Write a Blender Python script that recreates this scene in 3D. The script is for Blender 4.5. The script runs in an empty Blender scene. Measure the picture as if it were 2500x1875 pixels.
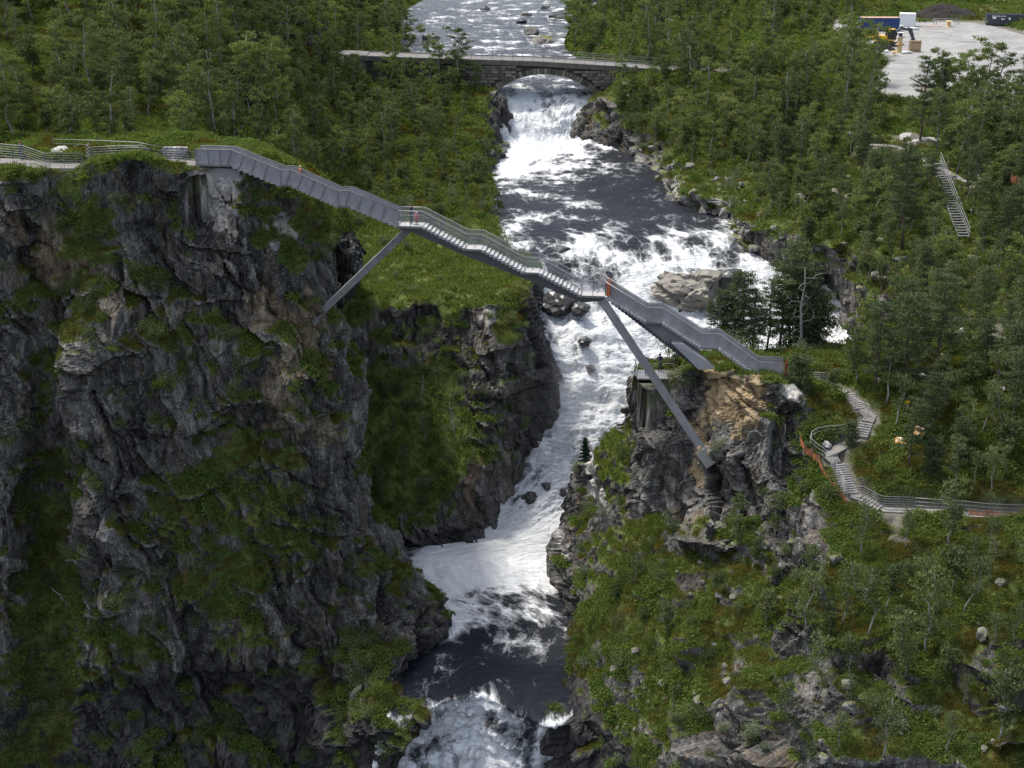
import bpy, bmesh, math, random
import numpy as np
from mathutils import Vector, Matrix, Euler

# ------------------------------------------------------------------ camera, sky, sun, exposure
SC = bpy.context.scene
COL = SC.collection
CAMZ = 80.0
PITCH = math.radians(20.7)
F = 3500.0                      # focal length in photograph pixels (2500 wide)
cam_data = bpy.data.cameras.new("camera")
cam_data.sensor_width = 36.0
cam_data.lens = 36.0 * F / 2500.0
cam_data.clip_start = 1.0
cam_data.clip_end = 4000.0
cam = bpy.data.objects.new("camera", cam_data)
COL.objects.link(cam)
cam.location = (0, 0, CAMZ)
cam.rotation_euler = (math.pi / 2 - PITCH, 0, 0)
SC.camera = cam

SUN_EL = math.radians(64)
SUN_AZ = math.radians(-62)      # measured from +Y (away from the camera) towards +X; the sun stands behind the scene to the left
world = bpy.data.worlds.new("World")
SC.world = world
world.use_nodes = True
wn = world.node_tree.nodes
bg = wn["Background"]
sky = wn.new("ShaderNodeTexSky")
sky.sky_type = 'NISHITA'
sky.sun_disc = False
sky.sun_elevation = SUN_EL
sky.sun_rotation = SUN_AZ
sky.dust_density = 2.5
sky.ozone_density = 1.0
hs = wn.new("ShaderNodeHueSaturation")          # thin broken cloud over the whole sky: greyer than a clear one
hs.inputs["Saturation"].default_value = 0.62
world.node_tree.links.new(sky.outputs[0], hs.inputs["Color"])
world.node_tree.links.new(hs.outputs[0], bg.inputs[0])
bg.inputs[1].default_value = 0.15

sun_data = bpy.data.lights.new("sun", 'SUN')
sun_data.energy = 2.2
sun_data.angle = math.radians(7.0)
sun_data.color = (1.0, 0.95, 0.87)
sun = bpy.data.objects.new("sun", sun_data)
COL.objects.link(sun)
sdir = Vector((math.sin(SUN_AZ) * math.cos(SUN_EL), math.cos(SUN_AZ) * math.cos(SUN_EL), math.sin(SUN_EL)))
sun.rotation_euler = sdir.to_track_quat('Z', 'Y').to_euler()
sun.location = (-60, 200, 150)

SC.view_settings.view_transform = 'Standard'
SC.view_settings.look = 'None'
SC.view_settings.exposure = 1.08
SC.view_settings.gamma = 1.0
SC.view_settings.use_curve_mapping = False
SC.cycles.max_bounces = 5
SC.cycles.diffuse_bounces = 2
SC.cycles.glossy_bounces = 2
SC.cycles.transmission_bounces = 4
SC.cycles.transparent_max_bounces = 8
SC.cycles.use_denoising = True
SC.cycles.sample_clamp_indirect = 4.0

random.seed(7)
RNG = np.random.default_rng(11)

# ------------------------------------------------------------------ survey: photograph bearing + distance -> world point
CP, SP = math.cos(PITCH), math.sin(PITCH)
def ray(px, py):
    a, b = (px - 1250.0) / F, -(py - 937.5) / F
    return np.array([a, CP + b * SP, -SP + b * CP])
def P(px, py, Y):
    d = ray(px, py)
    t = Y / d[1]
    return np.array([d[0] * t, Y, CAMZ + d[2] * t])
def PZ(px, py, z):
    d = ray(px, py)
    t = (z - CAMZ) / d[2]
    return np.array([d[0] * t, d[1] * t, z])
def proj(p):
    p = np.asarray(p, float)
    x, y, z = p[..., 0], p[..., 1], p[..., 2] - CAMZ
    depth = y * CP - z * SP
    up = y * SP + z * CP
    return 1250 + F * x / depth, 937.5 - F * up / depth, depth
def V(a): return Vector((float(a[0]), float(a[1]), float(a[2])))

# ------------------------------------------------------------------ noise
def _hash(ix, iy, iz, seed):
    h = (ix.astype(np.int64) * 374761393 + iy.astype(np.int64) * 668265263 + iz.astype(np.int64) * 2147483647 + seed * 974711) & 0xFFFFFFFF
    h = ((h ^ (h >> 13)) * 1274126177) & 0xFFFFFFFF
    h = ((h ^ (h >> 16)) * 2246822519) & 0xFFFFFFFF
    return (h ^ (h >> 15)) & 0xFFFFFFFF
def _rnd(ix, iy, iz, seed):
    return _hash(ix, iy, iz, seed).astype(np.float64) / 4294967295.0
_G = np.array([[1,1,0],[-1,1,0],[1,-1,0],[-1,-1,0],[1,0,1],[-1,0,1],[1,0,-1],[-1,0,-1],[0,1,1],[0,-1,1],[0,1,-1],[0,-1,-1]], float)
def perlin(p, seed=0):
    i = np.floor(p).astype(np.int64)
    f = p - i
    u = f * f * f * (f * (f * 6 - 15) + 10)
    out = np.zeros(len(p))
    for dx in (0, 1):
        for dy in (0, 1):
            for dz in (0, 1):
                g = _G[_hash(i[:, 0] + dx, i[:, 1] + dy, i[:, 2] + dz, seed) % 12]
                d = (f[:, 0] - dx) * g[:, 0] + (f[:, 1] - dy) * g[:, 1] + (f[:, 2] - dz) * g[:, 2]
                w = (u[:, 0] if dx else 1 - u[:, 0]) * (u[:, 1] if dy else 1 - u[:, 1]) * (u[:, 2] if dz else 1 - u[:, 2])
                out += w * d
    return out
def fbm(p, octaves=4, seed=0, gain=0.5, lac=2.03):
    out, a, q = np.zeros(len(p)), 1.0, p.copy()
    for k in range(octaves):
        out += a * perlin(q, seed + k * 17)
        a *= gain
        q = q * lac + 3.7
    return out
def blocks(p, seed=0):
    """fractured rock: nearest cell of a jittered grid; returns a per-cell tilted offset and the distance to the crack"""
    i = np.floor(p).astype(np.int64)
    best = np.full(len(p), 1e9); sec = np.full(len(p), 1e9)
    val = np.zeros(len(p))
    for dx in (-1, 0, 1):
        for dy in (-1, 0, 1):
            for dz in (-1, 0, 1):
                cx, cy, cz = i[:, 0] + dx, i[:, 1] + dy, i[:, 2] + dz
                qx = cx + 0.15 + 0.7 * _rnd(cx, cy, cz, seed)
                qy = cy + 0.15 + 0.7 * _rnd(cx, cy, cz, seed + 1)
                qz = cz + 0.15 + 0.7 * _rnd(cx, cy, cz, seed + 2)
                ex, ey, ez = p[:, 0] - qx, p[:, 1] - qy, p[:, 2] - qz
                d = ex * ex + ey * ey + ez * ez
                o = (_rnd(cx, cy, cz, seed + 3) - 0.5) * 1.6 + ex * (_rnd(cx, cy, cz, seed + 4) - .5) * 3.2 + ey * (_rnd(cx, cy, cz, seed + 5) - .5) * 3.2 + ez * (_rnd(cx, cy, cz, seed + 6) - .5) * 3.2
                nb = d < best
                sec = np.where(nb, best, np.minimum(sec, d))
                val = np.where(nb, o, val)
                best = np.where(nb, d, best)
    return val, np.sqrt(sec) - np.sqrt(best)
def smooth01(x, a, b):
    t = np.clip((x - a) / (b - a), 0, 1)
    return t * t * (3 - 2 * t)

# ------------------------------------------------------------------ object helpers
def mark(o, label=None, cat=None, group=None, kind=None):
    if label: o["label"] = label
    if cat: o["category"] = cat
    if group: o["group"] = group
    if kind: o["kind"] = kind
    return o
def link(o, parent=None):
    COL.objects.link(o)
    if parent is not None: o.parent = parent
    return o
def empty(name, loc=(0, 0, 0), rz=0.0):
    o = bpy.data.objects.new(name, None)
    COL.objects.link(o)
    o.location = V(loc)
    o.rotation_euler = (0, 0, rz)
    o.empty_display_size = 0.3
    return o
def np_mesh(name, verts, quads=None, tris=None):
    me = bpy.data.meshes.new(name)
    verts = np.asarray(verts, np.float32)
    nq = 0 if quads is None else len(quads)
    nt = 0 if tris is None else len(tris)
    me.vertices.add(len(verts))
    me.vertices.foreach_set("co", verts.ravel())
    loops = []
    if nq: loops.append(np.asarray(quads, np.int32).ravel())
    if nt: loops.append(np.asarray(tris, np.int32).ravel())
    lv = np.concatenate(loops)
    me.loops.add(len(lv))
    me.loops.foreach_set("vertex_index", lv)
    me.polygons.add(nq + nt)
    st = np.concatenate([np.arange(nq) * 4, nq * 4 + np.arange(nt) * 3]).astype(np.int32)
    me.polygons.foreach_set("loop_start", st)
    me.update(calc_edges=True)
    return me
def attr(me, name, arr):
    a = me.attributes.new(name, 'FLOAT', 'POINT')
    a.data.foreach_set("value", np.asarray(arr, np.float32))
def set_smooth(me, on=True):
    me.polygons.foreach_set("use_smooth", np.full(len(me.polygons), on))
class MB:
    """collects simple solids, then becomes ONE mesh object"""
    def __init__(s): s.v, s.f = [], []
    def add(s, verts, faces):
        b = len(s.v)
        s.v += [tuple(map(float, p)) for p in verts]
        s.f += [tuple(b + i for i in f) for f in faces]
    def box(s, lo, hi, M=None):
        x0, y0, z0 = lo; x1, y1, z1 = hi
        vs = [Vector(q) for q in ((x0,y0,z0),(x1,y0,z0),(x1,y1,z0),(x0,y1,z0),(x0,y0,z1),(x1,y0,z1),(x1,y1,z1),(x0,y1,z1))]
        if M is not None: vs = [M @ q for q in vs]
        s.add(vs, [(0,3,2,1),(4,5,6,7),(0,1,5,4),(1,2,6,5),(2,3,7,6),(3,0,4,7)])
    def bar(s, a, b, w, h=None, up=(0, 0, 1)):
        a, b = Vector(a), Vector(b); h = h or w
        d = (b - a).normalized(); upv = Vector(up)
        if abs(d.dot(upv)) > 0.98: upv = Vector((0, 1, 0))
        x = d.cross(upv).normalized(); z = x.cross(d)
        q = []
        for c in (a, b):
            for i, j in ((-1,-1),(1,-1),(1,1),(-1,1)):
                q.append(c + x * (i * w / 2) + z * (j * h / 2))
        s.add(q, [(0,1,2,3),(7,6,5,4),(0,4,5,1),(1,5,6,2),(2,6,7,3),(3,7,4,0)])
    def tube(s, pts, rad, n=6, cap=True):
        pts = [Vector(p) for p in pts]
        if not hasattr(rad, '__len__'): rad = [rad] * len(pts)
        rings = []
        prev = None
        for i, p in enumerate(pts):
            d = (pts[min(i + 1, len(pts) - 1)] - pts[max(i - 1, 0)])
            d = d.normalized() if d.length > 1e-9 else Vector((0, 0, 1))
            if prev is None:
                x = d.orthogonal().normalized()
            else:
                x = (prev - d * prev.dot(d))
                x = x.normalized() if x.length > 1e-6 else d.orthogonal().normalized()
            prev = x
            y = d.cross(x)
            rings.append([p + (x * math.cos(2 * math.pi * k / n) + y * math.sin(2 * math.pi * k / n)) * rad[i] for k in range(n)])
        vs = [q for r in rings for q in r]
        fs = []
        for i in range(len(rings) - 1):
            for k in range(n):
                a, b = i * n + k, i * n + (k + 1) % n
                fs.append((a, b, b + n, a + n))
        if cap:
            fs.append(tuple(range(n))[::-1]); fs.append(tuple(range((len(rings) - 1) * n, len(rings) * n)))
        s.add(vs, fs)
    def lathe(s, prof, n=12, c=(0, 0, 0), M=None):
        vs, fs = [], []
        for r, z in prof:
            for k in range(n):
                q = Vector((r * math.cos(2 * math.pi * k / n) + c[0], r * math.sin(2 * math.pi * k / n) + c[1], z + c[2]))
                vs.append(M @ q if M is not None else q)
        for i in range(len(prof) - 1):
            for k in range(n):
                a, b = i * n + k, i * n + (k + 1) % n
                fs.append((a, b, b + n, a + n))
        fs.append(tuple(range(n))[::-1]); fs.append(tuple(range((len(prof) - 1) * n, len(prof) * n)))
        s.add(vs, fs)
    def prism(s, poly, ex):
        """poly: 3D points, extruded by vector ex"""
        n = len(poly); poly = [Vector(p) for p in poly]; ex = Vector(ex)
        vs = poly + [p + ex for p in poly]
        fs = [tuple(range(n))[::-1], tuple(range(n, 2 * n))] + [(i, (i + 1) % n, (i + 1) % n + n, i + n) for i in range(n)]
        s.add(vs, fs)
    def mesh(s, name, mat=None, smooth=False):
        me = bpy.data.meshes.new(name)
        me.from_pydata(s.v, [], s.f)
        bm = bmesh.new(); bm.from_mesh(me)
        bmesh.ops.recalc_face_normals(bm, faces=bm.faces)
        bm.to_mesh(me); bm.free()
        if smooth: set_smooth(me)
        if mat: me.materials.append(mat)
        return me
    def build(s, name, mat, parent=None, smooth=False, origin=None):
        if origin is not None:
            o_ = Vector(origin); s.v = [tuple(Vector(q) - o_) for q in s.v]
        o = bpy.data.objects.new(name, s.mesh(name, mat, smooth))
        link(o, parent)
        if origin is not None: o.location = Vector(origin)
        return o

def inside(px, py, poly):
    c = False; n = len(poly)
    for i in range(n):
        x1, y1 = poly[i]; x2, y2 = poly[i - 1]
        if (y1 > py) != (y2 > py) and px < (x2 - x1) * (py - y1) / (y2 - y1 + 1e-9) + x1: c = not c
    return c
# ------------------------------------------------------------------ materials
class NT:
    def __init__(s, name, disp=False):
        s.m = bpy.data.materials.new(name); s.m.use_nodes = True
        s.t = s.m.node_tree; s.n = s.t.nodes; s.l = s.t.links
        s.b = s.n["Principled BSDF"]; s.out = s.n["Material Output"]
        s.b.inputs["Specular IOR Level"].default_value = 0.3
    def node(s, typ, **kw):
        n = s.n.new(typ)
        for k, v in kw.items():
            if hasattr(n, k): setattr(n, k, v)
            else: n.inputs[k].default_value = v
        return n
    def link(s, a, b): s.l.new(a, b)
    def coords(s, kind="Object", scale=(1, 1, 1), rot=(0, 0, 0)):
        tc = s.node("ShaderNodeTexCoord"); mp = s.node("ShaderNodeMapping")
        mp.inputs["Scale"].default_value = scale; mp.inputs["Rotation"].default_value = rot
        s.link(tc.outputs[kind], mp.inputs["Vector"]); return mp.outputs[0]
    def noise(s, vec, scale, detail=4, rough=0.55, dist=0.0):
        n = s.node("ShaderNodeTexNoise"); n.inputs["Scale"].default_value = scale
        n.inputs["Detail"].default_value = detail; n.inputs["Roughness"].default_value = rough; n.inputs["Distortion"].default_value = dist
        if vec is not None: s.link(vec, n.inputs["Vector"])
        return n.outputs[0]
    def ramp(s, fac, stops, interp='LINEAR'):
        r = s.node("ShaderNodeValToRGB"); r.color_ramp.interpolation = interp
        e = r.color_ramp.elements
        while len(e) < len(stops): e.new(0.5)
        for k, (p, c) in enumerate(stops):
            e[k].position = p
            e[k].color = (c, c, c, 1) if not hasattr(c, '__len__') else (c[0], c[1], c[2], 1)
        s.link(fac, r.inputs[0]); return r.outputs[0]
    def mix(s, fac, a, b, mode='MIX'):
        m = s.node("ShaderNodeMix"); m.data_type = 'RGBA'; m.blend_type = mode
        for sock, val in ((m.inputs[0], fac), (m.inputs[6], a), (m.inputs[7], b)):
            if hasattr(val, 'is_linked') or hasattr(val, 'links'): s.link(val, sock)
            elif hasattr(val, '__len__'): sock.default_value = (val[0], val[1], val[2], 1)
            else: sock.default_value = val
        return m.outputs[2]
    def math(s, op, a, b=None, c=None, clamp=False):
        m = s.node("ShaderNodeMath"); m.operation = op; m.use_clamp = clamp
        for i, val in enumerate((a, b, c)):
            if val is None: continue
            if hasattr(val, 'links'): s.link(val, m.inputs[i])
            else: m.inputs[i].default_value = val
        return m.outputs[0]
    def attrib(s, name):
        a = s.node("ShaderNodeAttribute"); a.attribute_name = name; return a.outputs["Fac"]
    def bump(s, h, strength=0.5, dist=0.1, normal=None):
        b = s.node("ShaderNodeBump"); b.inputs["Strength"].default_value = strength; b.inputs["Distance"].default_value = dist
        s.link(h, b.inputs["Height"])
        if normal is not None: s.link(normal, b.inputs["Normal"])
        return b.outputs[0]
    def set(s, color=None, rough=None, normal=None, metal=None, spec=None):
        for sock, val in (("Base Color", color), ("Roughness", rough), ("Normal", normal), ("Metallic", metal), ("Specular IOR Level", spec)):
            if val is None: continue
            if hasattr(val, 'links'): s.link(val, s.b.inputs[sock])
            elif hasattr(val, '__len__'): s.b.inputs[sock].default_value = (val[0], val[1], val[2], 1)
            else: s.b.inputs[sock].default_value = val
        return s.m

def terrain_mat():
    t = NT("rock_and_turf")
    co = t.coords("Object")
    strat = t.coords("Object", scale=(1.0, 1.0, 0.22), rot=(0.1, -0.42, 0.0))
    n_big = t.noise(co, 0.22, 3, 0.5)
    n_mid = t.noise(strat, 1.6, 6, 0.65, 0.6)
    n_fin = t.noise(co, 9.0, 5, 0.7)
    fine_s = t.noise(t.coords("Object", scale=(1.0, 1.0, 0.12), rot=(0.1, -0.42, 0.0)), 5.0, 5, 0.7, 0.3)
    mixn = t.math('ADD', t.math('MULTIPLY', n_mid, 0.55), t.math('MULTIPLY', fine_s, 0.45))
    rock = t.ramp(mixn, [(0.34, (0.011, 0.0105, 0.010)), (0.46, (0.038, 0.0355, 0.032)), (0.55, (0.078, 0.073, 0.066)), (0.67, (0.20, 0.190, 0.174))])
    rock = t.mix(1.0, rock, t.ramp(n_big, [(0.3, 0.65), (0.7, 1.25)]), 'MULTIPLY')
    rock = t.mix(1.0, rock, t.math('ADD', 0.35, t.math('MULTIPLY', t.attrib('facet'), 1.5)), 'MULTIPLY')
    rust = t.ramp(t.noise(strat, 0.45, 5, 0.6, 0.8), [(0.56, 0.0), (0.70, 1.0)])
    rock = t.mix(t.math('MULTIPLY', rust, 0.55), rock, (0.15, 0.095, 0.05))
    ochre = t.attrib("ochre")
    oc = t.ramp(n_mid, [(0.3, (0.10, 0.075, 0.045)), (0.5, (0.30, 0.215, 0.11)), (0.72, (0.42, 0.34, 0.21))])
    rock = t.mix(t.math('MULTIPLY', ochre, 0.85), rock, oc)
    # pale crustose lichen in small blotches
    v = t.node("ShaderNodeTexVoronoi"); v.inputs["Scale"].default_value = 4.5; t.link(co, v.inputs["Vector"])
    spots = t.math('MULTIPLY', t.ramp(v.outputs["Distance"], [(0.12, 1.0), (0.26, 0.0)]), t.ramp(t.noise(co, 0.9, 4, 0.6), [(0.50, 0.0), (0.62, 1.0)]))
    spk = t.ramp(t.noise(co, 14.0, 3, 0.6), [(0.57, 0.0), (0.64, 1.0)])
    spk = t.math('MULTIPLY', spk, t.ramp(t.noise(co, 1.3, 3, 0.6), [(0.44, 0.0), (0.60, 0.8)]))
    lich = t.math('MAXIMUM', spots, spk)
    rock = t.mix(t.math('MULTIPLY', lich, 0.85), rock, (0.38, 0.38, 0.37))
    pale = t.attrib("pale")
    rock = t.mix(t.math('MULTIPLY', pale, t.ramp(n_mid, [(0.35, 0.35), (0.6, 1.0)])), rock, (0.50, 0.47, 0.43))
    wet = t.attrib("wet")
    rock = t.mix(t.math('MULTIPLY', wet, 0.72), rock, (0.014, 0.014, 0.016))
    # turf: grass, bilberry, moss, rusty heather
    g1 = t.ramp(t.noise(co, 0.5, 5, 0.65), [(0.30, (0.030, 0.045, 0.013)), (0.46, (0.062, 0.090, 0.021)), (0.58, (0.098, 0.136, 0.032)), (0.74, (0.155, 0.152, 0.048))])
    g2 = t.ramp(t.noise(co, 5.0, 5, 0.7), [(0.25, 0.25), (0.7, 1.25)])
    turf = t.mix(1.0, g1, g2, 'MULTIPLY')
    rusty = t.ramp(t.noise(co, 0.8, 4, 0.6, 0.5), [(0.58, 0.0), (0.68, 0.8)])
    turf = t.mix(rusty, turf, (0.115, 0.072, 0.016))
    mead = t.attrib("meadow")  # meadow green; also lightens the shaded wall beside the fall
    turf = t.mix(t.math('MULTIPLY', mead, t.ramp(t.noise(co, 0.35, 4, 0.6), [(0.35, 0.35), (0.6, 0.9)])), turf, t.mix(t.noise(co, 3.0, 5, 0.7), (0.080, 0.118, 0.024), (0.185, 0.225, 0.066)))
    soil = t.attrib("soil")
    sc_ = t.ramp(n_fin, [(0.3, (0.055, 0.045, 0.036)), (0.7, (0.21, 0.19, 0.165))])
    turf = t.mix(soil, turf, sc_)
    veg = t.attrib("veg")
    edge = t.math('ADD', veg, t.math('MULTIPLY', t.math('SUBTRACT', t.noise(co, 3.5, 5, 0.7), 0.5), 0.9))
    vm = t.ramp(edge, [(0.42, 0.0), (0.56, 1.0)])
    colr = t.mix(vm, rock, turf)
    hgt = t.math('ADD', t.math('MULTIPLY', n_mid, 1.0), t.math('MULTIPLY', n_fin, 0.45))
    hgt = t.math('ADD', hgt, t.math('MULTIPLY', t.noise(co, 30.0, 3, 0.6), 0.15))
    rg = t.math('SUBTRACT', 0.93, t.math('MULTIPLY', wet, 0.55))
    return t.set(colr, rg, t.bump(hgt, 0.9, 0.22), spec=0.25)

def water_mat():
    t = NT("river_water")
    uv = t.node("ShaderNodeUVMap"); uv.uv_map = "flow"
    def mp(sx, sy):
        m = t.node("ShaderNodeMapping"); m.inputs["Scale"].default_value = (sx, sy, 1); t.link(uv.outputs[0], m.inputs[0]); return m.outputs[0]
    foam = t.attrib("foam"); fall = t.attrib("fall")
    streak = t.noise(mp(0.55, 0.12), 1.0, 7, 0.70, 0.5)
    boil = t.noise(mp(0.30, 0.24), 1.0, 7, 0.70, 0.9)
    tex = t.mix(t.math('ADD', 0.4, t.math('MULTIPLY', fall, 0.6)), boil, streak)
    lace = t.node("ShaderNodeTexVoronoi"); lace.feature = 'DISTANCE_TO_EDGE'; lace.inputs["Scale"].default_value = 1.1
    dv = t.node("ShaderNodeMix"); dv.data_type = 'VECTOR'; dv.inputs[0].default_value = 0.45
    nz = t.node("ShaderNodeTexNoise"); nz.inputs["Scale"].default_value = 1.3; nz.inputs["Detail"].default_value = 5; t.link(mp(1, 1), nz.inputs["Vector"])
    t.link(mp(1.0, 0.7), dv.inputs[4]); t.link(nz.outputs["Color"], dv.inputs[5]); t.link(dv.outputs[1], lace.inputs["Vector"])
    net = t.ramp(lace.outputs["Distance"], [(0.0, 1.0), (0.16, 0.0)])
    lvl = t.math('ADD', tex, t.math('MULTIPLY', net, 0.10))
    lvl = t.math('ADD', lvl, t.math('MULTIPLY', t.math('SUBTRACT', t.noise(mp(6.0, 4.0), 1.0, 5, 0.7), 0.5), 0.42))
    thr = t.math('SUBTRACT', 0.87, t.math('MULTIPLY', foam, 0.6))      # more foam -> lower threshold
    m = t.math('DIVIDE', t.math('SUBTRACT', lvl, thr), 0.15)
    m = t.math('MAXIMUM', t.math('MINIMUM', t.math('ADD', m, 0.4), 1.0), 0.0)
    aer = t.math('MULTIPLY', t.math('POWER', foam, 2.0), 0.7)
    deep = t.mix(aer, (0.008, 0.009, 0.017), (0.09, 0.105, 0.10))
    white = t.mix(t.ramp(t.noise(mp(0.9, 0.35), 1.0, 7, 0.72, 0.8), [(0.3, 0.0), (0.68, 1.0)]), (0.50, 0.525, 0.53), (0.82, 0.83, 0.84))
    col = t.mix(m, deep, white)
    rip = t.math('ADD', t.noise(mp(1.0, 2.1), 1.0, 7, 0.65, 0.8), t.math('MULTIPLY', m, 0.5))
    rip = t.math('ADD', rip, t.math('MULTIPLY', t.noise(mp(3.5, 6.0), 1.0, 4, 0.65), 0.35))
    rough = t.math('ADD', 0.24, t.math('MULTIPLY', m, 0.66))
    return t.set(col, rough, t.bump(rip, 1.0, 0.5), spec=0.18)

def simple(name, c1, c2=None, rough=0.6, scale=6.0, metal=0.0, bump=0.15, bscale=30.0, detail=5):
    t = NT(name)
    c2 = c2 or tuple(x * 0.75 for x in c1)
    co = t.coords("Object")
    n = t.noise(co, scale, detail, 0.65)
    col = t.mix(t.ramp(n, [(0.3, 0.0), (0.7, 1.0)]), c1, c2)
    nr = t.bump(t.noise(co, bscale, 3, 0.6), bump, 0.02)
    return t.set(col, rough, nr, metal)

def leaf_mat(name, c_lo, c_hi, trans=0.35, wob=0.25):
    t = NT(name)
    oi = t.node("ShaderNodeObjectInfo")
    geo = t.node("ShaderNodeNewGeometry")
    r = t.math('ADD', t.math('MULTIPLY', oi.outputs["Random"], 0.6), t.math('MULTIPLY', geo.outputs["Random Per Island"], 0.4))
    col = t.mix(r, c_lo, c_hi)
    br = t.math('ADD', 1.0 - wob, t.math('MULTIPLY', t.noise(t.coords("Object"), 1.1, 2, 0.5), 2 * wob))
    col = t.mix(1.0, col, br, 'MULTIPLY')
    d = t.node("ShaderNodeBsdfDiffuse"); tr = t.node("ShaderNodeBsdfTranslucent"); ms = t.node("ShaderNodeMixShader")
    t.link(col, d.inputs[0])
    t.link(t.mix(1.0, col, (1.5, 1.6, 0.7), 'MULTIPLY'), tr.inputs[0])
    ms.inputs[0].default_value = trans
    t.link(d.outputs[0], ms.inputs[1]); t.link(tr.outputs[0], ms.inputs[2])
    t.link(ms.outputs[0], t.out.inputs[0])
    return t.m

MAT = {}
MAT['terrain'] = terrain_mat()
MAT['water'] = water_mat()
MAT['steel'] = simple('painted_steel_grey', (0.125, 0.122, 0.124), (0.215, 0.21, 0.214), 0.5, 0.9, 0.2, 0.05)
MAT['steel_dark'] = simple('dark_steel', (0.075, 0.073, 0.078), (0.095, 0.092, 0.096), 0.5, 1.2, 0.2, 0.05)
MAT['galv'] = simple('galvanised_steel', (0.30, 0.30, 0.31), (0.22, 0.22, 0.23), 0.45, 5.0, 0.5, 0.05)
MAT['tread'] = simple('pale_grating_tread', (0.50, 0.49, 0.48), (0.40, 0.39, 0.385), 0.7, 3.0, 0.0, 0.1)
MAT['concrete'] = simple('concrete', (0.22, 0.214, 0.204), (0.15, 0.146, 0.139), 0.9, 2.5, 0.0, 0.3)
MAT['birch_bark'] = simple('birch_bark', (0.30, 0.285, 0.26), (0.09, 0.085, 0.078), 0.85, 5.0, 0, 0.3)
MAT['dark_bark'] = simple('dark_birch_bark', (0.15, 0.14, 0.125), (0.07, 0.065, 0.058), 0.9, 6.0, 0, 0.3)
MAT['pine_bark'] = simple('pine_bark', (0.13, 0.095, 0.07), (0.06, 0.05, 0.042), 0.9, 5.0, 0, 0.4)
MAT['dead_wood'] = simple('dead_wood', (0.34, 0.32, 0.30), (0.18, 0.17, 0.16), 0.9, 5.0, 0, 0.3)
# ------------------------------------------------------------------ lofted terrain bodies
def hermite_rows(G, params):
    """monotone cubic interpolation of G (n, ...) at fractional indices params"""
    n = len(G)
    d = G[1:] - G[:-1]
    m = np.zeros_like(G)
    a, b = d[:-1], d[1:]
    same = (a * b) > 0
    hm = np.where(same, 2 * a * b / np.where(np.abs(a + b) < 1e-12, 1e-12, a + b), 0.0)
    m[1:-1] = hm
    m[0], m[-1] = d[0], d[-1]
    k = np.clip(np.floor(params).astype(int), 0, n - 2)
    t = (params - k).reshape((-1,) + (1,) * (G.ndim - 1))
    h00, h10, h01, h11 = 2*t**3-3*t**2+1, t**3-2*t**2+t, -2*t**3+3*t**2, t**3-t**2
    return h00 * G[k] + h10 * m[k] + h01 * G[k + 1] + h11 * m[k + 1]
def params_for(G, axis, spacing, wmap=None):
    """fractional indices so that steps are about `spacing` long (max chord over the other axis, softened)"""
    d = np.linalg.norm(np.diff(G[..., :3], axis=axis), axis=-1)
    L = d.mean(axis=1 - axis) * 0.5 + np.percentile(d, 75, axis=1 - axis) * 0.5
    out = []
    for k, l in enumerate(L):
        sp = spacing if not hasattr(spacing, '__len__') else spacing[k]
        nn = max(2, int(math.ceil(l / sp)))
        out.append(k + np.arange(nn) / nn)
    out.append([len(L)])
    return np.concatenate(out)
def loft(G, sp_row, sp_col):
    pr = params_for(G, 0, sp_row); pc = params_for(G, 1, sp_col)
    A = hermite_rows(G, pr)
    B = hermite_rows(np.swapaxes(A, 0, 1), pc)
    return np.swapaxes(B, 0, 1)
def grid_quads(nr, nc):
    i = np.arange(nr - 1)[:, None] * nc + np.arange(nc - 1)[None, :]
    i = i.ravel()
    return np.stack([i, i + 1, i + nc + 1, i + nc], 1)
def grid_normals(X):
    du = np.gradient(X, axis=1); dv = np.gradient(X, axis=0)
    n = np.cross(du, dv)
    n /= np.maximum(np.linalg.norm(n, axis=-1, keepdims=True), 1e-9)
    return n
def blur(A, k=3):
    for _ in range(k):
        B = A.copy()
        B[1:-1] = (A[:-2] + A[1:-1] * 2 + A[2:]) / 4
        A = B.copy()
        A[:, 1:-1] = (B[:, :-2] + B[:, 1:-1] * 2 + B[:, 2:]) / 4
    return A

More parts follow.
